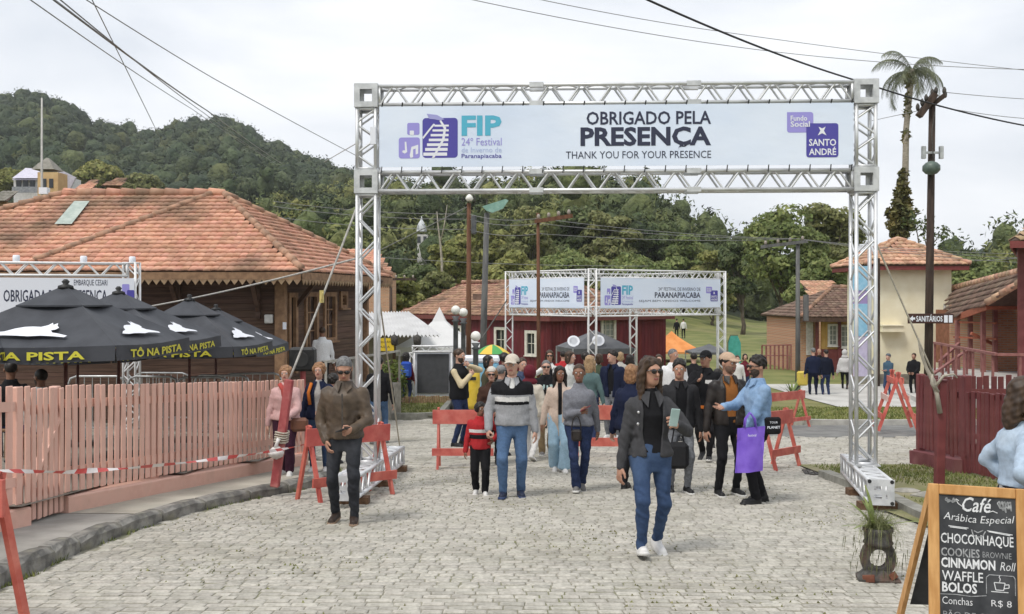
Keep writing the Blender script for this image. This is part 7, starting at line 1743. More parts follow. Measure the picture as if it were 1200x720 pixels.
    # head wear ---------------------------------------------------------------
    if hair and hair[0] != 'bald': V, Q = hair_geo(hair[0], rh); put('hair', hp(V), Q, [hm])
    V, Q = hair_geo('brow', min(rh, .008)) if d < 17 else (None, None)
    if V is not None and not glasses and len(V): put('eyebrows', hp(V), Q, [hm])
    if hat: V, Q = hair_geo(hat[0], rh); put(hat[0] if hat[0] in ('cap', 'beanie', 'hood') else 'hat', hp(V), Q, [hat[1]])
    if beard: V, Q = hair_geo('beard', rh); put('beard', hp(V), Q, [mat('stubble', (.14, .085, .06), (.2, .125, .09), scale=60, rough=.8) if beard == 2 else mat('beard_hair', (.03, .02, .015), (.07, .05, .038), scale=60, rough=.8)])
    if glasses:
        mb = MB()
        for sg in (-1, 1): mb.ball((sg * .032, -.098, .006), (.028, .010, .021), 10, 6); mb.bar((sg * .058, -.092, .012), (sg * .08, .02, .008), .006, .008)
        mb.bar((-.012, -.106, .012), (.012, -.106, .012), .006, .006); fq = [fc if len(fc) == 4 else fc for fc in mb.f]; me = bpy.data.meshes.new('sunglasses'); q = hp(np.array([list(v) for v in mb.v])) * s; me.from_pydata(q.tolist(), [], mb.f); me.materials.append(M_LENS); me.update(); link_mesh('sunglasses', me, t, (), True)
    wm = lambda v: Vector(p) + Vector(Mr @ (np.array(v) * s))
    return t, dict(hands=[wm(q) for q in hands], wrist=[wm(q) for q in wr], hip=wm([hx, hy, hipz]), neck=wm(sh[0]), sh=[wm(q) for q in sh], s=s, head=wm(hc), M=Mr, p=p, rz=rz, put=put, oz=oz)
# fabrics
C_ = cloth
JEAN = C_('jean_blue', (.085, .15, .27), var=.82, c3=(.16, .26, .42), s3=3.5, amt3=.3); JEAND = C_('jean_dark', (.030, .045, .105), var=.7); JEANM = C_('jean_mid', (.042, .072, .145), var=.85, c3=(.13, .20, .32), s3=2.6, amt3=.35); JEANK = C_('jean_charcoal', (.032, .034, .040), var=.8, c3=(.085, .09, .1), s3=3.0, amt3=.55); JEANG = C_('jean_grey', (.22, .23, .25), var=.7)
BLK = C_('black', (.014, .014, .016)); CHAR = C_('charcoal_wool', (.060, .060, .064), bscale=300); NAVY = C_('navy', (.014, .019, .045)); GREY = C_('heather_grey', (.34, .345, .36), var=.86); GREY2 = C_('heather_dark_grey', (.20, .205, .23), var=.82); WHT = C_('white', (.70, .69, .67)); PINK = C_('pale_pink', (.62, .40, .385)); PLUM = C_('plum', (.050, .018, .035)); RUST = C_('rust', (.32, .125, .035)); KHAKI = C_('khaki', (.25, .185, .105)); CREAM = C_('cream', (.62, .49, .40)); SKYB = C_('sky_blue', (.36, .53, .66)); DENIM = C_('denim_light', (.21, .33, .51), var=.85, c3=(.38, .5, .66), s3=4, amt3=.35); DENIMP = C_('denim_pale', (.42, .52, .64), var=.86, c3=(.58, .65, .72), s3=5, amt3=.35); REDC = C_('red', (.42, .03, .035)); MAROON = C_('maroon', (.13, .02, .03)); BRN = C_('brown_coat', (.055, .028, .02)); YELC = C_('pale_yellow_knit', (.62, .52, .34)); ORG = C_('orange', (.55, .16, .03)); BLUEB = C_('royal_blue', (.035, .09, .42))
LEATH = mat('leather_brown', (.060, .042, .028), (.105, .075, .050), scale=9, rough=.5, bump=.3, bscale=90, spec=.4); LEATHK = mat('leather_black', (.014, .011, .010), (.03, .024, .021), scale=9, rough=.45, bump=.3, bscale=90)
SH_W = mat('shoe_white', (.66, .65, .63), (.74, .73, .71), rough=.6); SH_K = mat('shoe_black', (.012, .012, .013), rough=.55); SH_N = mat('shoe_navy', (.015, .022, .05), rough=.6); SH_G = mat('shoe_grey', (.16, .155, .15), rough=.7); SOLE_W = mat('sole_white', (.6, .59, .56), rough=.7); SOLE_T = mat('sole_tan', (.22, .15, .1), rough=.7)
W1 = ((.08, -.20, 0, -.15), (-.08, .18, .0, .45)); W2 = ((.08, .20, 0, .5), (-.08, -.18, 0, -.1)); ST_ = ((.11, -.03, 0, 0), (-.11, .03, 0, 0))
def phone(c, rot, label, m=None):
    t = thing('smartphone', label, 'phone', c, rot[2], rx=rot[0], ry=rot[1]); mb = MB(); mb.bev((0, 0, 0), (.074, .010, .15), .004); mb.build('case', m or M_BLACKP, t); mb = MB(); mb.box((0, .0062, 0), (.066, .002, .138)); mb.build('screen', M_GLASS, t)
    return t
# ------------------------------------------------------------------ the people, front to back
t, i_ = person(760, 651, 1.70, 'woman in charcoal jacket, jeans and sunglasses walking towards the camera holding up a phone', sex='f', face=6, feet=((.11, .12, 0, .25), (-.09, -.14, 0, -.25)), armL='phoneup', armR=((.27, -.03, .80), 'relaxed'), yaw=22, top=CHAR, inner=BLK, open_w=.085, open_z=.80, hem=.90, fat=.022, legs=JEANM, shoe=SH_W, sole=SOLE_W, hair=('long', 'brown'), glasses=True, skin='tan', leg_r=-.002, wide=1.04, res=.012)
phone(i_['hands'][0] + Vector((.0, -.055, .05)), (R(12), R(6), R(10)), 'phone with pale teal case held up by the woman in the charcoal jacket', mat('phone_teal', (.30, .42, .40), (.38, .5, .48), rough=.35))
mb = MB()
for x, z in ((-.125, 1.19), (-.12, 1.29)): mb.ball((x * i_['s'], -.128 * i_['s'], (z + i_['oz']) * i_['s']), .013, 8, 5)
mb.build('button', mat('button_steel', (.6, .6, .6), rough=.3, metal=.8), t, True)
t, i_ = person(404, 614, 1.74, 'man in brown leather jacket and charcoal jeans looking down at his phone', feet=((.10, -.02, 0, 0), (-.12, .12, 0, .12)), armL=((.12, -.26, 1.02), 'hold'), armR='pocket', pitch=.42, yaw=8, top=LEATH, legs=JEANK, shoe=mat('shoe_dark_brown', (.035, .022, .016), rough=.6), sole=SOLE_T, hair=('buzz', 'grey'), glasses=True, skin='tan', fat=.027, hem=.90, wide=1.05, shoe_kind='boot', res=.0125)
mb = MB(); mb.bar((0, -.146, .95), (0, -.158, 1.36), .012, .01); mb.build('zip', M_IRON, t)
phone(i_['hands'][0] + Vector((-.03, -.02, .035)), (R(70), 0, R(60)), 'dark phone held by the man in the leather jacket')
dk = BLK
def yoke(c, oz): return np.ones(len(c), bool)
def chest(c, oz): return np.abs(c[:, 0]) < .21
t, i_ = person(600, 583, 1.78, 'man in pale cap, striped grey zip jacket and jeans holding a boy by the hand', feet=((.11, .05, 0, .05), (-.11, -.10, 0, -.05)), armL='down', armR=((.29, -.10, .86), 'hold'), top=GREY, inner=WHT, open_w=.06, open_z=1.36, legs=JEAN, shoe=SH_N, sole=mat('sole_navy', (.03, .05, .12)), hair=('short', 'brown'), hat=('cap', C_('cap_beige', (.58, .52, .44))), skin='fair', fat=.032, hem=.90, wide=1.12, leg_r=.008, yaw=-10,
           bands=[(1.275, 1.6, BLK, lambda c, oz: (np.abs(c[:, 0]) < .26)), (1.16, 1.195, BLK, chest), (1.195, 1.25, WHT, chest), (1.25, 1.28, GREY, chest)])
mb = MB(); mb.bar((0, -.162, .92), (0, -.162, 1.36), .010, .006); mb.build('zip', SH_K, t)
t, i2 = person(563, 580, 1.18, 'boy in red printed shirt and black trousers beside the man in the pale cap', feet=((.09, -.08, 0, 0), (-.09, .08, 0, .2)), armL=((.25, -.02, 1.06), 'relaxed'), armR='down', top=REDC, legs=BLK, shoe=SH_W, sole=SOLE_W, hair=('bob', 'black'), skin='brown', fat=.03, hem=.88, leg_r=.018, yaw=25, wide=1.05, top_name='shirt_top', bands=[(1.2, 1.26, WHT, chest), (1.08, 1.16, BLK, chest)])
t, i_ = person(678, 576, 1.68, 'woman in grey zip sweater and dark jeans carrying a phone and black handbag', sex='f', feet=((.05, .12, 0, .3), (-.04, -.14, 0, -.1)), armL='swingb', armR=((.0, -.24, 1.13), 'hold'), top=GREY2, legs=JEAND, shoe=SH_G, sole=SOLE_W, hair=('buzz', 'brown'), skin='brown', fat=.026, hem=.92, wide=1.1, top_name='sweater', flare=.015, yaw=-8)
mb = MB(); q = i_['wrist'][1]; t2 = thing('handbag', 'small black handbag on the arm of the woman in the grey sweater', 'handbag', (q.x - .05, q.y - .01, q.z - .30)); mb.bev((0, 0, 0), (.13, .09, .15), .025); mb.build('body', LEATHK, t2); mb = MB(); mb.tube([(.06 * math.cos(a), 0, .06 + .19 * math.sin(a)) for a in np.linspace(0, math.pi, 9)], .008, 5); mb.build('strap', LEATHK, t2, True)
phone(i_['hands'][1] + Vector((0, -.03, .03)), (R(60), 0, R(70)), 'phone held by the woman in the grey sweater', mat('phone_red', (.2, .04, .05), rough=.4))
t, i_ = person(852, 581, 1.80, 'man in beige cap, black leather jacket and rust shirt standing by the purple bag', face=12, feet=((.13, .0, 0, 0), (-.13, -.05, 0, 0)), armL=((.2, -.08, .90), 'relaxed'), armR='down', top=LEATHK, inner=RUST, open_w=.075, legs=BLK, shoe=SH_K, sole=SOLE_W, hair=('short', 'black'), hat=('cap', C_('cap_tan', (.50, .36, .26))), beard=2, skin='tan', fat=.028, hem=.88, yaw=28, wide=1.04)
t, i_ = person(889, 590, 1.76, 'man in light denim jacket and black trousers seen from the side holding a purple bag', face=-78, feet=((.09, -.10, 0, 0), (-.09, .08, 0, 0)), armL=((.12, -.24, .84), 'hold'), armR=((.04, -.42, 1.16), 'flat'), top=DENIM, legs=BLK, shoe=SH_K, sole=SH_K, hair=('quiff', 'black'), beard=True, glasses=True, skin='tan', fat=.03, hem=.88, leg_r=.006, shoe_kind='boot')
q = i_['hands'][0]
BG = P(879, 527, q.y - .12); tb = thing('tote_bag', 'bright purple tote bag held by the man in the denim jacket', 'bag', (BG.x, BG.y, BG.z), R(8)); M_PUR = mat('bag_purple', (.17, .085, .52), (.23, .13, .62), scale=6, rough=.75, bump=.3, bscale=12)
mb = MB(); V = []; n = 8; m_ = 8
for sd_ in (0, 1):
    for a in range(n + 1):
        for b in range(m_ + 1):
            u = a / n - .5; v = b / m_ - .5; V.append((u * .33 + .03 * v, (.045 * math.cos(u * math.pi) * (1 - (v + .5) ** 2 * .7) + .012 * math.sin(u * 9 + v * 7)) * (-1 if sd_ == 0 else 1), v * .52 + .02 * u))
k = (n + 1) * (m_ + 1); Fq = []
for a in range(n):
    for b in range(m_): z_ = a * (m_ + 1) + b; Fq += [(z_, z_ + m_ + 1, z_ + m_ + 2, z_ + 1), (z_ + k, z_ + 1 + k, z_ + m_ + 2 + k, z_ + m_ + 1 + k)]
mb.add(V, Fq); mb.build('body', M_PUR, tb, True)
mb = MB()
for sy in (-.02, .02): mb.tube([(-.07, sy, .25), (-.055, sy, .36), (0, sy, .43), (.055, sy, .36), (.07, sy, .25)], .009, 5)
mb.build('handle', M_PUR, tb, True); mb = MB(); mb.text('festival', -.05, .05, .16, .19, -.062); mb.build('lettering', M_WHITE, tb)
q = i_['p']; tb = thing('shoulder_bag', 'black pouch with white print at the hip of the denim jacket man', 'bag', (q.x + .12, q.y - .17, q.z + .95), R(10)); mb = MB(); mb.bev((0, 0, 0), (.2, .07, .2), .02); mb.build('body', BLK, tb); mb = MB(); mb.text('PLANET', -.08, .08, -.03, .0, -.038, bold=.02); mb.build('lettering', M_WHITE, tb); MB().text('TOUR', -.05, .05, .03, .055, -.038).build('lettering', M_WHITE, tb)
t, i_ = person(796, 578, 1.72, 'man in open black jacket and grey jeans just behind the woman with sunglasses', face=4, feet=((.1, -.05, 0, 0), (-.1, .06, 0, .1)), top=C_('jacket_black2', (.03, .03, .033)), inner=BLK, open_w=.07, legs=JEANG, shoe=SH_K, sole=SOLE_W, hair=('quiff', 'black'), skin='tan', fat=.03, hem=.86, yaw=-15, wide=1.08)
q = i_['p']; tb = thing('backpack', 'black patterned bag hanging at the knees of the man in grey jeans', 'bag', (q.x - .05, q.y - .2, q.z + .52)); mb = MB(); mb.bev((0, 0, 0), (.27, .13, .34), .05); mb.build('body', C_('bag_black', (.025, .025, .027)), tb); mb = MB(); mb.tube([(-.08, 0, .15), (-.04, 0, .4), (.04, 0, .4), (.08, 0, .15)], .01, 5); mb.build('strap', BLK, tb)
person(740, 574, 1.66, 'woman in navy jacket with brown hair half hidden behind the woman with sunglasses', sex='f', face=150, feet=ST_, top=NAVY, legs=BLK, shoe=SH_K, hair=('medium', 'auburn'), fat=.04, hem=.84, wide=1.15)
t, i_ = person(335, 557, 1.52, 'older woman in pale pink jacket and plum trousers on the left pavement', sex='f', dz=.125, feet=((.08, -.08, 0, 0), (-.08, .06, 0, .1)), armL='front', armR='down', top=PINK, legs=PLUM, shoe=SH_W, sole=SOLE_W, hair=('bob', 'auburn'), fat=.035, hem=.90, wide=1.15, leg_r=.02)
t_, _ = t, 0; mb = MB(); mb.tube([(-.06, -.12, 1.28), (0, -.15, 1.2), (.02, -.15, 1.0)], [.03, .035, .03], 8); mb.build('scarf', C_('scarf_red', (.45, .08, .07)), t, True)
q = i_['p']; tb = thing('handbag', 'brown shoulder bag of the woman in the pink jacket', 'handbag', (q.x + .22, q.y - .14, q.z + .72), R(15)); mb = MB(); mb.bev((0, 0, 0), (.24, .09, .19), .04); mb.build('body', mat('bag_brown', (.12, .05, .03), (.17, .075, .045), rough=.5), tb); mb = MB(); mb.tube([(-.1, 0, .08), (-.2, .06, .35), (-.26, .12, .55)], .008, 5); mb.build('strap', LEATHK, tb)
t, i_ = person(374, 553, 1.56, 'woman in navy jacket with orange strap behind the red barricade on the left', sex='f', dz=.125, feet=ST_, armL='front', armR='down', top=NAVY, inner=C_('blouse_grey', (.4, .38, .36)), open_w=.05, legs=JEANM, shoe=SH_W, sole=SOLE_W, hair=('bob', 'auburn'), fat=.03, hem=.86, wide=1.12)
mb = MB(); mb.tube([(-.09, -.10, 1.28), (-.12, -.165, 1.15), (-.1, -.165, .98)], .025, 6); mb.build('strap', ORG, t, True)
person(389, 545, 1.50, 'dark haired person behind the woman in the navy jacket', dz=0, at=(-2.95, 16.2, g(-2.95, 16.2)), face=170, top=BLK, legs=BLK, shoe=SH_K, hair=('bob', 'black'), fat=.03)
t, i_ = person(656, 553, 1.64, 'woman in cream coat and light blue trousers beside the grey sweater woman', sex='f', feet=((.07, -.1, 0, 0), (-.07, .12, 0, .3)), armL='pocket', armR='down', top=CREAM, inner=BLK, open_w=.03, legs=SKYB, shoe=SH_W, sole=SOLE_W, hair=('long', 'black'), skin='brown', fat=.035, hem=.62, leg_r=.03, flare=.03, top_name='coat', yaw=10)
person(640, 534, 1.74, 'man in black printed jacket, khaki trousers and sunglasses in the crowd', feet=W2, top=BLK, legs=KHAKI, shoe=SH_G, sole=SOLE_W, hair=('buzz', 'grey'), glasses=True, fat=.035, hem=.86, leg_r=.015, wide=1.08, bands=[(1.25, 1.32, C_('print_mint', (.45, .6, .58)), lambda c, oz: (np.abs(c[:, 0]) < .15) & (np.sin(c[:, 0] * 90) > -.2))])
person(621, 541, 1.66, 'person in white jacket with maroon hood behind the man in the pale cap', sex='f', feet=W1, face=165, top=C_('offwhite', (.60, .55, .46)), legs=WHT, shoe=SH_W, hair=('short', 'brown'), hat=('hood', MAROON), fat=.04, hem=.84, wide=1.12)
person(576, 534, 1.60, 'woman in brown coat, white beanie and sunglasses left of the man in the pale cap', sex='f', at=P(576, 0, 16.2).xy.to_3d() + Vector((0, 0, g(-.3, 16.2))), feet=ST_, armR='front', armL='front', top=BRN, legs=BLK, shoe=SH_K, hair=('bob', 'auburn'), hat=('beanie', C_('beanie_white', (.6, .56, .5))), glasses=True, fat=.045, hem=.7, wide=1.15, top_name='coat')
def stand(px, d, hy, **k):
    """person placed by depth, with the height that puts the head at photo row hy"""
    x = (px - 600) / F * d; z = g(x, d); h = (CZ + (HZ - hy) / F * d) - z; h = min(max(h, 1.5), 1.92); return person(px, at=(x, d, z), h=h, **k)
stand(587, 17.5, 429, label='man in grey cap behind the woman in the white beanie', top=C_('coat_grey3', (.1, .1, .1)), legs=JEAND, shoe=SH_K, hair=('short', 'grey'), hat=('cap', C_('cap_grey', (.25, .25, .25))), face=150)
stand(538, 19.3, 408, label='bearded man in black vest and cream sweater with hand at his mouth', face=62, top=BLK, top_name='vest', extra={'sleeve': YELC}, legs=JEAND, shoe=SH_K, hair=('short', 'brown'), beard=True, armL='face', armR=((.03, -.25, 1.30), 'hold'), fat=.035, hem=.86, wide=1.08, shoe_kind='boot')
stand(572, 20.5, 417, label='dark haired woman beside the yellow bin', sex='f', face=70, top=C_('olive', (.07, .065, .04)), legs=BLK, shoe=SH_K, hair=('medium', 'black'), skin='tan')
stand(591, 22.5, 414, label='person with dark hair under the green parasol', top=BLK, legs=JEAND, shoe=SH_K, hair=('bob', 'black'), face=180)
stand(612, 19.0, 420, label='person in dark jacket right behind the man in the pale cap', top=C_('blue_dull', (.06, .08, .14)), legs=BLK, shoe=SH_K, hair=('short', 'brown'), face=20)
stand(644, 23.5, 411, label='woman with sunglasses and white jacket at the back of the crowd', sex='f', top=WHT, inner=BLK, open_w=.05, legs=BLK, shoe=SH_K, hair=('medium', 'brown'), glasses=True, skin='tan', armR='wave')
stand(668, 21.5, 412, label='woman in white hooded jacket with dark hair in the crowd', sex='f', face=30, top=C_('white_padded', (.62, .63, .60)), legs=BLK, shoe=SH_K, hair=('medium', 'brown'), fat=.045, yaw=30)
stand(691, 20.0, 417, label='blond person in the crowd behind the grey sweater woman', sex='f', face=160, top=C_('tealish', (.10, .16, .16)), legs=JEAND, shoe=SH_K, hair=('long', 'blond'))
stand(686, 24.5, 413, label='person with black hair behind the blond person', top=BLK, legs=BLK, shoe=SH_K, hair=('bob', 'black'), face=175, sex='f')
stand(702, 25.5, 415, label='person with brown hair below the grey tent', sex='f', top=C_('dull_green', (.06, .08, .05)), legs=JEAND, shoe=SH_K, hair=('medium', 'brown'), face=150)
t, i_ = stand(718, 21.0, 411, label='young man in navy jacket and light grey jeans looking left', face=-25, top=NAVY, inner=BLK, open_w=.06, legs=JEANG, shoe=SH_W, hair=('quiff', 'black'), skin='fair', fat=.04, hem=.84, leg_r=.01, yaw=-40)
stand(738, 23.0, 416, label='dark haired person right of the young man in navy', top=BLK, legs=BLK, shoe=SH_K, hair=('medium', 'black'), sex='f', face=160)
stand(789, 20.5, 407, label='grey haired man in white shirt in the crowd', top=C_('shirt_white', (.72, .72, .72)), legs=BLK, shoe=SH_K, hair=('buzz', 'grey'), fat=.03, yaw=40, wide=1.08, skin='tan')
stand(813, 25.0, 414, label='person in black padded coat between the white shirt man and the black hoodie man', face=180, top=BLK, legs=BLK, shoe=SH_K, hair=('short', 'black'), fat=.04)
t, i_ = stand(827, 16.8, 410, label='man in black cap and printed black hoodie with one hand raised', face=-20, feet=W1, top=BLK, legs=BLK, shoe=SH_K, sole=SOLE_W, hair=('short', 'black'), hat=('cap', BLK), armR=((.08, -.28, 1.3), 'relaxed'), fat=.035, yaw=-25, skin='tan', bands=[(.86, .905, ORG, None), (1.26, 1.32, WHT, lambda c, oz: (c[:, 1] < 0) & (c[:, 0] > .02) & (c[:, 0] < .12))])
stand(841, 19.0, 433, label='shorter dark haired person between the two men with caps', top=C_('plum2', (.1, .03, .04)), legs=BLK, shoe=SH_K, hair=('bob', 'black'), sex='f')
stand(873, 33.0, 421, label='distant person in maroon top right of the teal flag', top=MAROON, legs=JEAND, shoe=SH_K, hair=('medium', 'black'), sex='f')
stand(864, 31.0, 417, label='distant person in white top under the teal flag', top=WHT, legs=JEAN, shoe=SH_K, hair=('short', 'brown'))
stand(849, 34.0, 416, label='distant person in tan top left of the teal flag', top=KHAKI, legs=JEAND, shoe=SH_K, hair=('short', 'black'), face=180)
stand(757, 27.0, 417, label='distant person in dark coat seen behind the crowd below the portal', top=C_('coat_teal', (.03, .06, .07)), legs=BLK, shoe=SH_K, hair=('short', 'black'), face=180)
stand(772, 24.0, 416, label='distant dark haired woman left of the white shirt man', top=C_('coat_rose', (.25, .1, .1)), legs=BLK, shoe=SH_K, hair=('long', 'brown'), sex='f')
stand(660, 27.5, 412, label='distant person in red top under the truss portal', top=REDC, legs=BLK, shoe=SH_K, hair=('short', 'black'), face=180)
stand(727, 28.0, 413, label='distant person in pale coat under the grey tent', top=C_('coat_pale', (.45, .43, .4)), legs=BLK, shoe=SH_K, hair=('medium', 'blond'), sex='f', face=170)
# left lawn and yard
t, i_ = person(476, 475, 1.62, 'woman with blue backpack and dark jeans seen from behind on the left lawn', sex='f', face=165, feet=ST_, top=MAROON, legs=JEAND, shoe=SH_K, hair=('curly', 'black'), fat=.03)
q = i_['p']; tb = thing('backpack', 'blue backpack worn by the woman on the left lawn', 'backpack', (q.x + .02, q.y - .2, q.z + 1.12), R(-15)); mb = MB(); mb.bev((0, 0, 0), (.34, .17, .5), .06); mb.build('body', BLUEB, tb); mb = MB(); mb.bev((0, -.1, -.1), (.26, .06, .2), .02); mb.build('pocket', C_('blue2', (.06, .14, .5)), tb)
stand(444, 19.8, 418, label='person in dark jacket and blue jeans half hidden by the left gate column', face=185, top=BLK, legs=JEAN, shoe=SH_G, hair=('short', 'black'), feet=((.13, .1, 0, .1), (-.13, -.05, 0, 0)))
c0, dc, n2, zf = PORCH; pq = c0 + dc * 1.0 + n2 * .55
person(0, at=(pq.x, pq.y, zf), h=1.6, dz=.01, label='man in white shirt standing on the station porch', face=200, top=C_('shirt_white', (.72, .72, .72)), legs=BLK, shoe=SH_K, hair=('buzz', 'brown'), skin='brown', wide=1.1)
for px, hy, dd, lab, hr, tp, bd in ((12, 423, 13.9, 'seated person with short hair in black top behind the left end of the fence', ('buzz', 'black'), BLK, False), (42, 433, 13.2, 'seated bearded man in white top behind the picket gate', ('buzz', 'black'), WHT, True)):
    x = (px - 600) / F * dd; z = g(x, dd) + .33; k = ((CZ + (HZ - hy) / F * dd) - z) / 1.37
    person(0, at=(x, dd, z), dz=.01, h=1.75 * k, label=lab, face=-150 if not bd else -120, seated=True, feet=((.12, -.33, 0, 0), (-.12, -.33, 0, 0)), armL='lap', armR='lap', top=tp, legs=JEAND, shoe=SH_K, hair=hr, skin='brown', beard=bd)
    st = thing('stool', lab.split(' ')[1] + ' sitter\'s wooden stool behind the fence, ' + ('left one' if not bd else 'right one'), 'stool', (x, dd, z)); mb = MB(); sx, sy = .12 * math.sin(R(-150 if not bd else -120)) * -1, .12 * math.cos(R(-150 if not bd else -120)); hz_ = .43 * k; mb.bev((sx, sy, hz_), (.34, .34, .04), .01); mb.build('seat', M_TRIM, st)
    for a, b in ((-1, -1), (1, -1), (1, 1), (-1, 1)): mb = MB(); mb.bar((sx + a * .14, sy + b * .14, 0), (sx + a * .13, sy + b * .13, hz_), .035); mb.build('leg', M_TRIM, st)
# right background
person(953, 467, 1.70, 'man in navy sweater, left one of the pair standing before the ochre house', face=175, top=NAVY, legs=C_('trouser_navy', (.012, .016, .035)), shoe=SH_K, hair=('buzz', 'grey'), fat=.03)
person(968, 467, 1.64, 'man in black sweater, right one of the pair standing before the ochre house', face=190, top=C_('navy_black', (.010, .013, .026)), legs=JEAND, shoe=SH_W, hair=('buzz', 'black'), fat=.03)
stand(960, 36.0, 409, label='bald man facing the two men in navy before the ochre house', top=BLK, legs=BLK, shoe=SH_K, hair=('bald', 'black'), skin='tan')
person(990, 460, 1.56, 'woman in pale grey hoodie and black leggings walking on the path', sex='f', face=160, feet=W1, top=C_('hoodie_pale', (.55, .54, .53)), legs=BLK, shoe=SH_K, hair=('short', 'blond'), hat=('hood', C_('hoodie_pale', (.55, .54, .53))), fat=.05, hem=.84, leg_r=-.004)
stand(1041, 33.0, 418, label='man in denim jacket with folded arms beside the cream tower', face=-60, armL='fold', armR='fold', top=C_('denim_dark', (.06, .11, .16)), legs=JEANM, shoe=SH_K, hair=('short', 'grey'), hat=('beanie', C_('cap_blue_grey', (.12, .14, .16))))
stand(1071, 33.5, 420, label='person in black jacket beside the steps of the ramp', face=-40, top=BLK, legs=BLK, shoe=SH_K, hair=('short', 'brown'), skin='tan', armL='front', armR='front', fat=.045)
for px, lab, tp in ((793, 'tiny distant person in black on the grass bank', BLK), (801, 'tiny distant person in white on the grass bank', WHT)):
    dd = 84.0; x = (px - 600) / F * dd; person(0, at=(x, dd, g(x, dd) - .05), h=1.68, label=lab, top=tp, legs=BLK, shoe=SH_K, hair=('short', 'black'), face=180, res=.05, dz=.01)
# woman at the right edge by the chalkboard
t, i_ = person(0, at=(3.135, 6.0, g(3.135, 6.0)), h=1.52, label='woman in pale denim jacket with curly brown hair at the right edge behind the chalkboard', sex='f', face=84, feet=((.12, .0, 0, 0), (-.12, .1, 0, 0)), lean=-.02, armL=((.20, -.06, .97), 'relaxed'), armR=((.20, -.07, .96), 'relaxed'), top=DENIMP, inner=WHT, legs=C_('trouser_navy', (.012, .016, .035)), shoe=SH_K, hair=('long', 'brown'), skin='tan', fat=.022, hem=1.0, wide=.98, pitch=.2, yaw=10, res=.012)
# ------------------------------------------------------------------ barricades
M_BARR = mat('barricade_red', (.47, .095, .075), (.59, .15, .115), scale=6, rough=.55, bump=.2, c3=(.68, .27, .21), s3=5, amt3=.45, objr=.06)
def barricade(a, b, hh, label, top=(.74, .97), low=(.24, .36), leg=.055, splay=.24, face=-1, tilt=0):
    a = Vector(a); b = Vector(b); L = (b - a).length; rz = math.atan2(b.y - a.y, b.x - a.x); c = (a + b) / 2; t = thing('barricade', label, 'barricade', c, rz, group='red wooden barricades')
    sl = math.atan2(b.z - a.z, L); za = (a.z - c.z); zb_ = (b.z - c.z)
    for x, z in ((-L / 2, za), (L / 2, zb_)):
        for s_ in (-1, 1):
            wp = RM[t.name] @ Vector((x, s_ * splay, 0)); mb = MB(); mb.bar((x, s_ * splay, g(wp.x, wp.y) + tilt - c.z), (x, -s_ * .02, hh + z), leg, .035, up=(1, 0, 0)); mb.build('leg', M_BARR, t)
    for f0, f1 in (top, low):
        y = face * (splay * (1 - (f0 + f1) / 2) + .035); hm_ = (f0 + f1) / 2 * hh; mb = MB(); mb.bar((-L / 2 - .09, y, hm_ + za), (L / 2 + .09, y, hm_ + zb_), .028, (f1 - f0) * hh, up=(0, 0, 1)); mb.build('board', M_BARR, t)
    return t
p0, p1 = GP(362, 588), GP(446, 578); barricade(p0, p1, .92, 'red wooden barricade behind the man in the leather jacket', low=(.22, .34))
p0, p1 = GP(514, 549), GP(572, 549); barricade(p0, p1, .97, 'red wooden barricade left of the boy in red')
p0, p1 = GP(676, 535), GP(760, 535); barricade(p0, p1, .95, 'red wooden barricade behind the grey sweater woman', top=(.70, .97), low=(.22, .38))
p0, p1 = GP(893, 551), GP(921, 546); barricade(p0, p1, .95, 'red wooden barricade right behind the man in the denim jacket')
p0, p1 = GP(892, 506), GP(938, 500); barricade(p0, p1, .90, 'farthest red wooden barricade near the slim grey pole', top=(.76, .98), low=(.2, .3))
p0 = Vector((-3.75, 5.98, 0)); p1 = Vector((-3.06, 5.85, 0)); p0.z = p1.z = g(p1.x, p1.y); barricade(p0, p1, .95, 'red wooden barricade cut off at the lower left corner', low=(.30, .44))
# A shaped barricade seen end on at the right
p0 = GP(1049, 503, .1); t = thing('barricade', 'red and white A shaped barricade standing on the grass right of the gate', 'barricade', (p0.x, p0.y, p0.z), R(78), group='red wooden barricades'); H = 1.32
for x in (-.4, .4):
    for s_ in (-1, 1): mb = MB(); mb.bar((x, s_ * .42, 0), (x, -s_ * .03, H), .07, .035, up=(1, 0, 0)); mb.build('leg', M_BARR, t)
for f0 in (.25, .55, .85):
    for s_ in (-1, 1): y = s_ * (.42 * (1 - f0) + .04); mb = MB(); mb.bar((-.44, y, f0 * H), (.44, y, f0 * H), .025, .13); mb.build('board', mat('barricade_pale', (.62, .40, .35), (.70, .5, .45), rough=.6) if f0 == .55 else M_BARR, t)
# barrier tape
M_TR, M_TW = mat('tape_red', (.55, .07, .06), rough=.4), mat('tape_white', (.72, .66, .64), rough=.4)
tp = [P(-30, 551, 6.9), P(0, 552, 7.2), P(75, 553.5, 8.0), P(150, 549, 8.9), P(230, 541, 10.0), P(300, 532, 11.2), P(345, 524, 12.2), P(384, 514, 13.0)]
mb = MB(); dense = []
for a, b in zip(tp[:-1], tp[1:]):
    for k in range(12): dense.append(a.lerp(b, k / 12))
dense.append(tp[-1])
for k in range(len(dense) - 1):
    a, b = dense[k], dense[k + 1]; tw = lambda j: Vector((.012 * math.sin(j * .35), .02 * math.cos(j * .23), .019 * (.7 + .3 * math.sin(j * .5)))); mb.cm = (k // 2) % 2; u0, u1 = tw(k), tw(k + 1); mb.add([a - u0, b - u1, b + u1, a + u0], [(0, 1, 2, 3)])
tag(mb.build('barrier_tape', [M_TW, M_TR]), 'red and white barrier tape stretched in front of the salmon fence', 'tape')
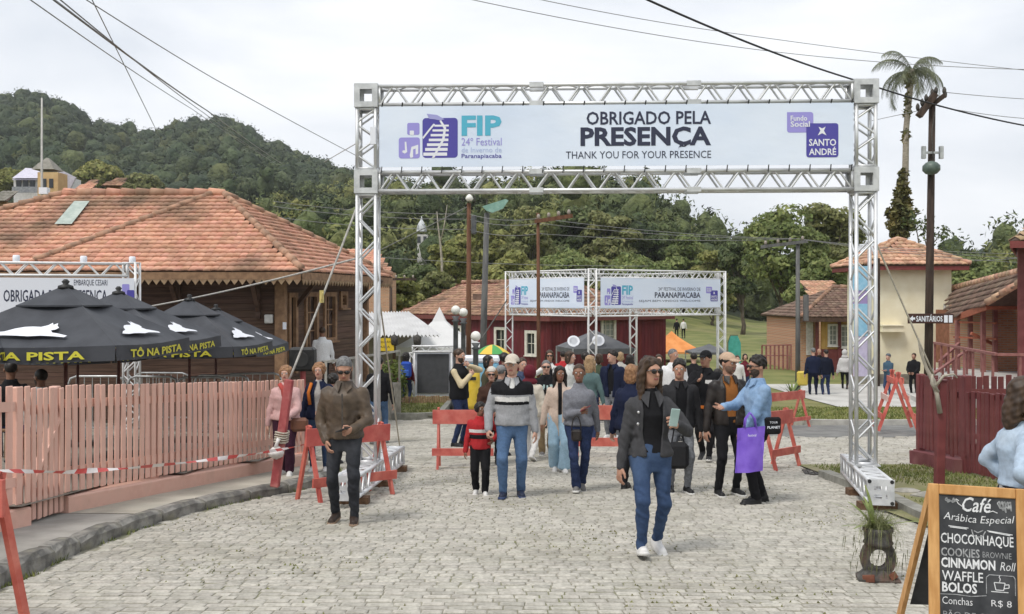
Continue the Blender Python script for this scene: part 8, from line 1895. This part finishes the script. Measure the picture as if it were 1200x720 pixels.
# ------------------------------------------------------------------ chalkboard
def chalkboard():
    d = 5.62; zb = 0; A = P(1075, 574, d); B = P(1192, 588, d - .1); W = (B - A).length; gz_ = g((A.x + B.x) / 2, d); H = A.z - gz_
    t = thing('chalkboard', 'wooden A frame chalkboard with a handwritten cafe menu at the lower right', 'sign', ((A.x + B.x) / 2, d - .2, gz_), R(-6)); rx = R(-10)
    M = Matrix.Rotation(rx, 4, 'X') @ Matrix.Rotation(R(2.6), 4, 'Y'); L = H / math.cos(rx) + .03; wd = mat('pine_frame', (.50, .255, .085), (.64, .36, .14), scale=5, rough=.5, stretch=(6, 6, .6), bump=.15, c3=(.36, .16, .05), s3=4, amt3=.4); fw = .058
    X0, X1 = -W / 2, W / 2
    for nm, c, sz in (('stile', (X0 + fw / 2, 0, L / 2), (fw, .025, L)), ('stile', (X1 - fw / 2, 0, L / 2), (fw, .025, L)), ('rail', (0, 0, L - fw / 2), (W - 2 * fw - .002, .024, fw)), ('rail', (0, 0, .12), (W - 2 * fw - .002, .024, fw))):
        mb = MB(); mb.bev(c, sz, .005); mb.v = [tuple(M @ Vector(v)) for v in mb.v]; mb.build(nm, wd, t)
    slate = mat('slate', (.030, .032, .036), (.062, .065, .070), scale=7, rough=.85, c3=(.10, .10, .105), s3=3, amt3=.5)
    mb = MB(); mb.box((0, .004, L / 2 + .03), (W - 2 * fw, .012, L - fw - .1)); mb.v = [tuple(M @ Vector(v)) for v in mb.v]; bd = mb.build('slate', slate, t)
    Mb = Matrix.Rotation(-rx * 1.9, 4, 'X') @ Matrix.Rotation(R(2.6), 4, 'Y')                     # rear leaf of the A
    off = M @ Vector((0, .03, L - .03)); 
    for x in (X0 + fw / 2, X1 - fw / 2):
        top = M @ Vector((x, .03, L - .02)); bot = Vector((x - .02, top.y + .42, 0)); mb = MB(); mb.bar(bot, top, fw, .024, up=(1, 0, 0)); mb.build('rear_stile', wd, t)
    mb = MB(); a_ = M @ Vector((X0 + fw, .035, L - .08)); b_ = M @ Vector((X1 - fw, .035, L - .08)); mb.add([a_, b_, Vector((X1 - fw, a_.y + .38, .1)), Vector((X0 + fw, a_.y + .38, .1))], [(0, 1, 2, 3)]); mb.build('rear_slate', slate, t)
    chalk = mat('chalk', (.55, .56, .57), (.72, .73, .74), scale=60, rough=.95, lo=.3, hi=.55); faint = mat('chalk_faint', (.22, .225, .23), (.42, .43, .44), scale=50, rough=.95)
    # menu laid out in fractions of the slate, u from the left, v down from the top
    su = W - 2 * fw; top_ = L - fw
    def at_(u, v, lay=0): return M @ Vector((X0 + fw + u * su, -.0045 - lay * .0006, top_ - v))
    def txt(s_, u0, u1, v0, v1, m=chalk, bold=0.0, slant=0.0, warp=.0):
        V, Fc = text_geo(s_, bold); mb = MB(); mb.add([at_(u0 + (u1 - u0) * (a + slant * b), v1 + (v0 - v1) * b + warp * math.sin(a * 3.1), 0) for a, b in V], Fc); mb.build('lettering', m, bd)
    def line(pts, m=chalk, r=.0022, lay=1):
        mb = MB()
        for (a, b), (c, e) in zip(pts[:-1], pts[1:]):
            p, q = at_(a, b, lay), at_(c, e, lay); dv = (q - p).normalized(); n = dv.cross(M.to_3x3() @ Vector((0, 1, 0))).normalized() * r; mb.add([p - n, q - n, q + n, p + n], [(0, 1, 2, 3)])
        mb.build('chalk_line', m, bd)
    txt('Café', .28, .66, .006, .088, chalk, .012, .12); txt('Arábica Especial', .05, .95, .095, .148, chalk, -.004, .03, .012)
    line([(.26, .03), (.22, .02), (.25, .045), (.30, .06)]); line([(.64, .085), (.70, .075), (.76, .085)])
    line([(.12, .172), (.38, .178)]); line([(.14, .178), (.36, .184)]); line([(.62, .185), (.95, .2)]); line([(.64, .19), (.92, .205)])
    for k in range(5): a = k * .9; line([(.08 + .03 * k, .03 + .012 * (k % 2)), (.1 + .03 * k, .015 + .01 * (k % 3)), (.115 + .03 * k, .035), (.08 + .03 * k, .03 + .012 * (k % 2))], faint, .0035)
    for k in range(5): line([(.76 + .035 * k, .03 + .012 * (k % 2)), (.79 + .035 * k, .018), (.80 + .035 * k, .06 + .01 * (k % 3)), (.76 + .035 * k, .03 + .012 * (k % 2))], faint, .0035)
    line([(.42, .185), (.44, .215), (.49, .225), (.56, .22), (.60, .19)], faint, .003); line([(.45, .19), (.5, .2), (.57, .185)], faint, .003)
    txt('CHOCONHAQUE', .02, .96, .212, .278, chalk, .012); txt('COOKIES', .02, .52, .292, .34, faint, .02); txt('BROWNIE', .56, .93, .302, .334, faint, -.005)
    txt('CINNAMON', .02, .72, .346, .402, chalk, .03); txt('Roll', .78, .96, .352, .398, chalk, -.004, .12); txt('WAFFLE', .03, .56, .418, .472, chalk, .008); txt('BOLOS', .03, .48, .48, .535, chalk, .028)
    line([(.60, .53), (.60, .44), (.64, .425), (.95, .425), (.97, .44), (.97, .53)], faint, .002)
    line([(.70, .465), (.72, .505), (.82, .505), (.84, .465), (.70, .465)], chalk); line([(.84, .475), (.89, .472), (.89, .49), (.83, .495)], chalk); line([(.66, .515), (.88, .515)], chalk); line([(.77, .46), (.78, .445), (.765, .435), (.775, .425)], chalk)
    txt('Conchas', .03, .42, .56, .60, chalk, -.004); txt('R$ 8', .66, .92, .56, .60, chalk, -.004); line([(.0, .548), (.2, .545), (.4, .55), (.6, .54)], faint, .002); txt('PÃO DE QUEIJO', .04, .9, .63, .68, faint)
chalkboard()
# ------------------------------------------------------------------ planter made from an old iron casting
def planter():
    p = GP(1029, 681); t = thing('planter', 'rusty iron casting used as a planter with grassy plants beside the chalkboard', 'planter', p, R(-12)); t.scale = (.74, .74, .80)
    M_RUST = mat('rusty_iron', (.06, .055, .05), (.13, .125, .115), scale=12, rough=.75, metal=.25, bump=.4, c3=(.13, .055, .03), s3=6, amt3=.7)
    mb = MB(); ol = [(-.17, 0), (.17, 0), (.18, .03), (.16, .06), (.10, .12), (.12, .2), (.13, .3), (.12, .36), (-.12, .36), (-.14, .3), (-.16, .2), (-.15, .10), (-.17, .06)]
    # ring body with a round hole
    rings = []
    for i in range(25):
        a = 2 * math.pi * i / 24; cx, cz = 0, .215; ro, ri = .165, .085; dx, dz = math.cos(a), math.sin(a)
        rings.append([Vector((cx + dx * r_, y, cz + dz * r_ * 1.05)) for r_, y in ((ri, -.055), (ro, -.06), (ro + .012, 0), (ro, .06), (ri, .055))])
    mb.loft(rings, False); mb.build('ring', M_RUST, t, False, recalc=True)
    mb = MB(); mb.loft([[Vector((x * w_, y * dp, z)) for x, y in ((-1, -1), (1, -1), (1, 1), (-1, 1))] for z, w_, dp in ((0, .2, .13), (.035, .2, .13), (.055, .17, .1), (.11, .12, .07))]); mb.build('foot', M_RUST, t, recalc=True)
    mb = MB(); mb.lathe((0, 0, .33), [(.12, 0), (.15, .03), (.135, .05), (.135, .12), (.15, .14), (.15, .17), (.12, .17), (.11, .1)], 16); mb.build('collar', M_RUST, t, True)
    M_LUG = mat('rust_red', (.14, .05, .03), (.2, .08, .05), scale=10, rough=.9); MB().bar((-.16, -.1, .04), (-.05, -.12, .05), .05, .06).build('lug', M_LUG, t); MB().bar((.1, -.1, .06), (.16, -.1, .1), .05, .05).build('lug', M_LUG, t)
    rr = random.Random(12); mb = MB(); mb2 = MB()
    for i in range(520):                                # thin drooping grass
        a = rr.uniform(0, 6.28); L = rr.uniform(.2, .56); out_ = rr.uniform(.3, 1.1); b0 = Vector((rr.uniform(-.09, .09), rr.uniform(-.08, .08), .47)); hd = Vector((math.cos(a), math.sin(a) * .8, 0)); pts_ = [b0]
        e = rr.uniform(.3, 1.4); q = b0.copy()
        for j in range(4): q = q + (hd * math.cos(e) * out_ + Vector((0, 0, math.sin(e)))) * L / 4; e -= rr.uniform(.5, .95); pts_.append(q.copy())
        sd_ = Vector((-hd.y, hd.x, 0)) * rr.uniform(.0025, .0045)
        V = []
        for j, q in enumerate(pts_): w_ = sd_ * (1 - j / 4.4); V += [q - w_, q + w_]
        mb.add(V, [(2 * j, 2 * j + 1, 2 * j + 3, 2 * j + 2) for j in range(4)])
    stuff(mb.build('grass_leaves', mat('leaf_drooping', (.13, .155, .06), (.27, .28, .13), scale=4, rough=.6, isl=.35, trans=.2), t))
    for i in range(16):                                 # broad strap leaves
        a = rr.uniform(1.8, 4.6) if i < 8 else rr.uniform(0, 6.28); L = rr.uniform(.3, .55); e = rr.uniform(.35, 1.35); hd = Vector((math.cos(a), math.sin(a) * .6, 0)); q = Vector((-.03, 0, .47)); V = []; sd_ = Vector((-hd.y, hd.x, 0)).normalized()
        for j in range(6): w_ = sd_ * .02 * math.sin(math.pi * (j + 1.2) / 7.0); V += [q - w_, q + w_]; q = q + (hd * math.cos(e) + Vector((0, 0, math.sin(e)))) * L / 5; e -= .12
        mbl = MB(); mbl.add(V, [(2 * j, 2 * j + 1, 2 * j + 3, 2 * j + 2) for j in range(5)]); mbl.build('strap_leaf', mat('leaf_strap', (.17, .22, .06), (.27, .31, .11), scale=4, rough=.45, trans=.25), t, True)
    for i in range(80):
        a = rr.uniform(0, 6.28); r_ = rr.uniform(.1, .34); b0 = Vector((math.cos(a) * r_, math.sin(a) * r_ * .7, rr.uniform(.12, .42))); mb2.add([b0, b0 + Vector((.008, 0, 0)), b0 + Vector((rr.uniform(-.03, .03), rr.uniform(-.02, .02), -rr.uniform(.08, .2)))], [(0, 1, 2)])
    stuff(mb2.build('trailing_leaves', mat('leaf_trailing', (.10, .11, .05), (.18, .18, .09), scale=4, rough=.7, isl=.3), t))
planter()
# ------------------------------------------------------------------ thin damp air
hz = MB(); hz.bbox((-1600, -30, -30), (1600, 1300, 175)); hz_o = hz.build('haze', mat('haze_dummy', (1, 1, 1)))
hm = bpy.data.materials.new('haze_air'); hm.use_nodes = True; ht = hm.node_tree
for n in list(ht.nodes): ht.nodes.remove(n)
ho = ht.nodes.new('ShaderNodeOutputMaterial'); hv = ht.nodes.new('ShaderNodeVolumePrincipled'); hv.inputs['Color'].default_value = (.92, .95, 1, 1); hv.inputs['Density'].default_value = .0002
ht.links.new(hv.outputs[0], ho.inputs['Volume']); hz_o.data.materials.clear(); hz_o.data.materials.append(hm)
stuff(tag(hz_o, 'thin pale haze between the street and the far hills', 'haze'))
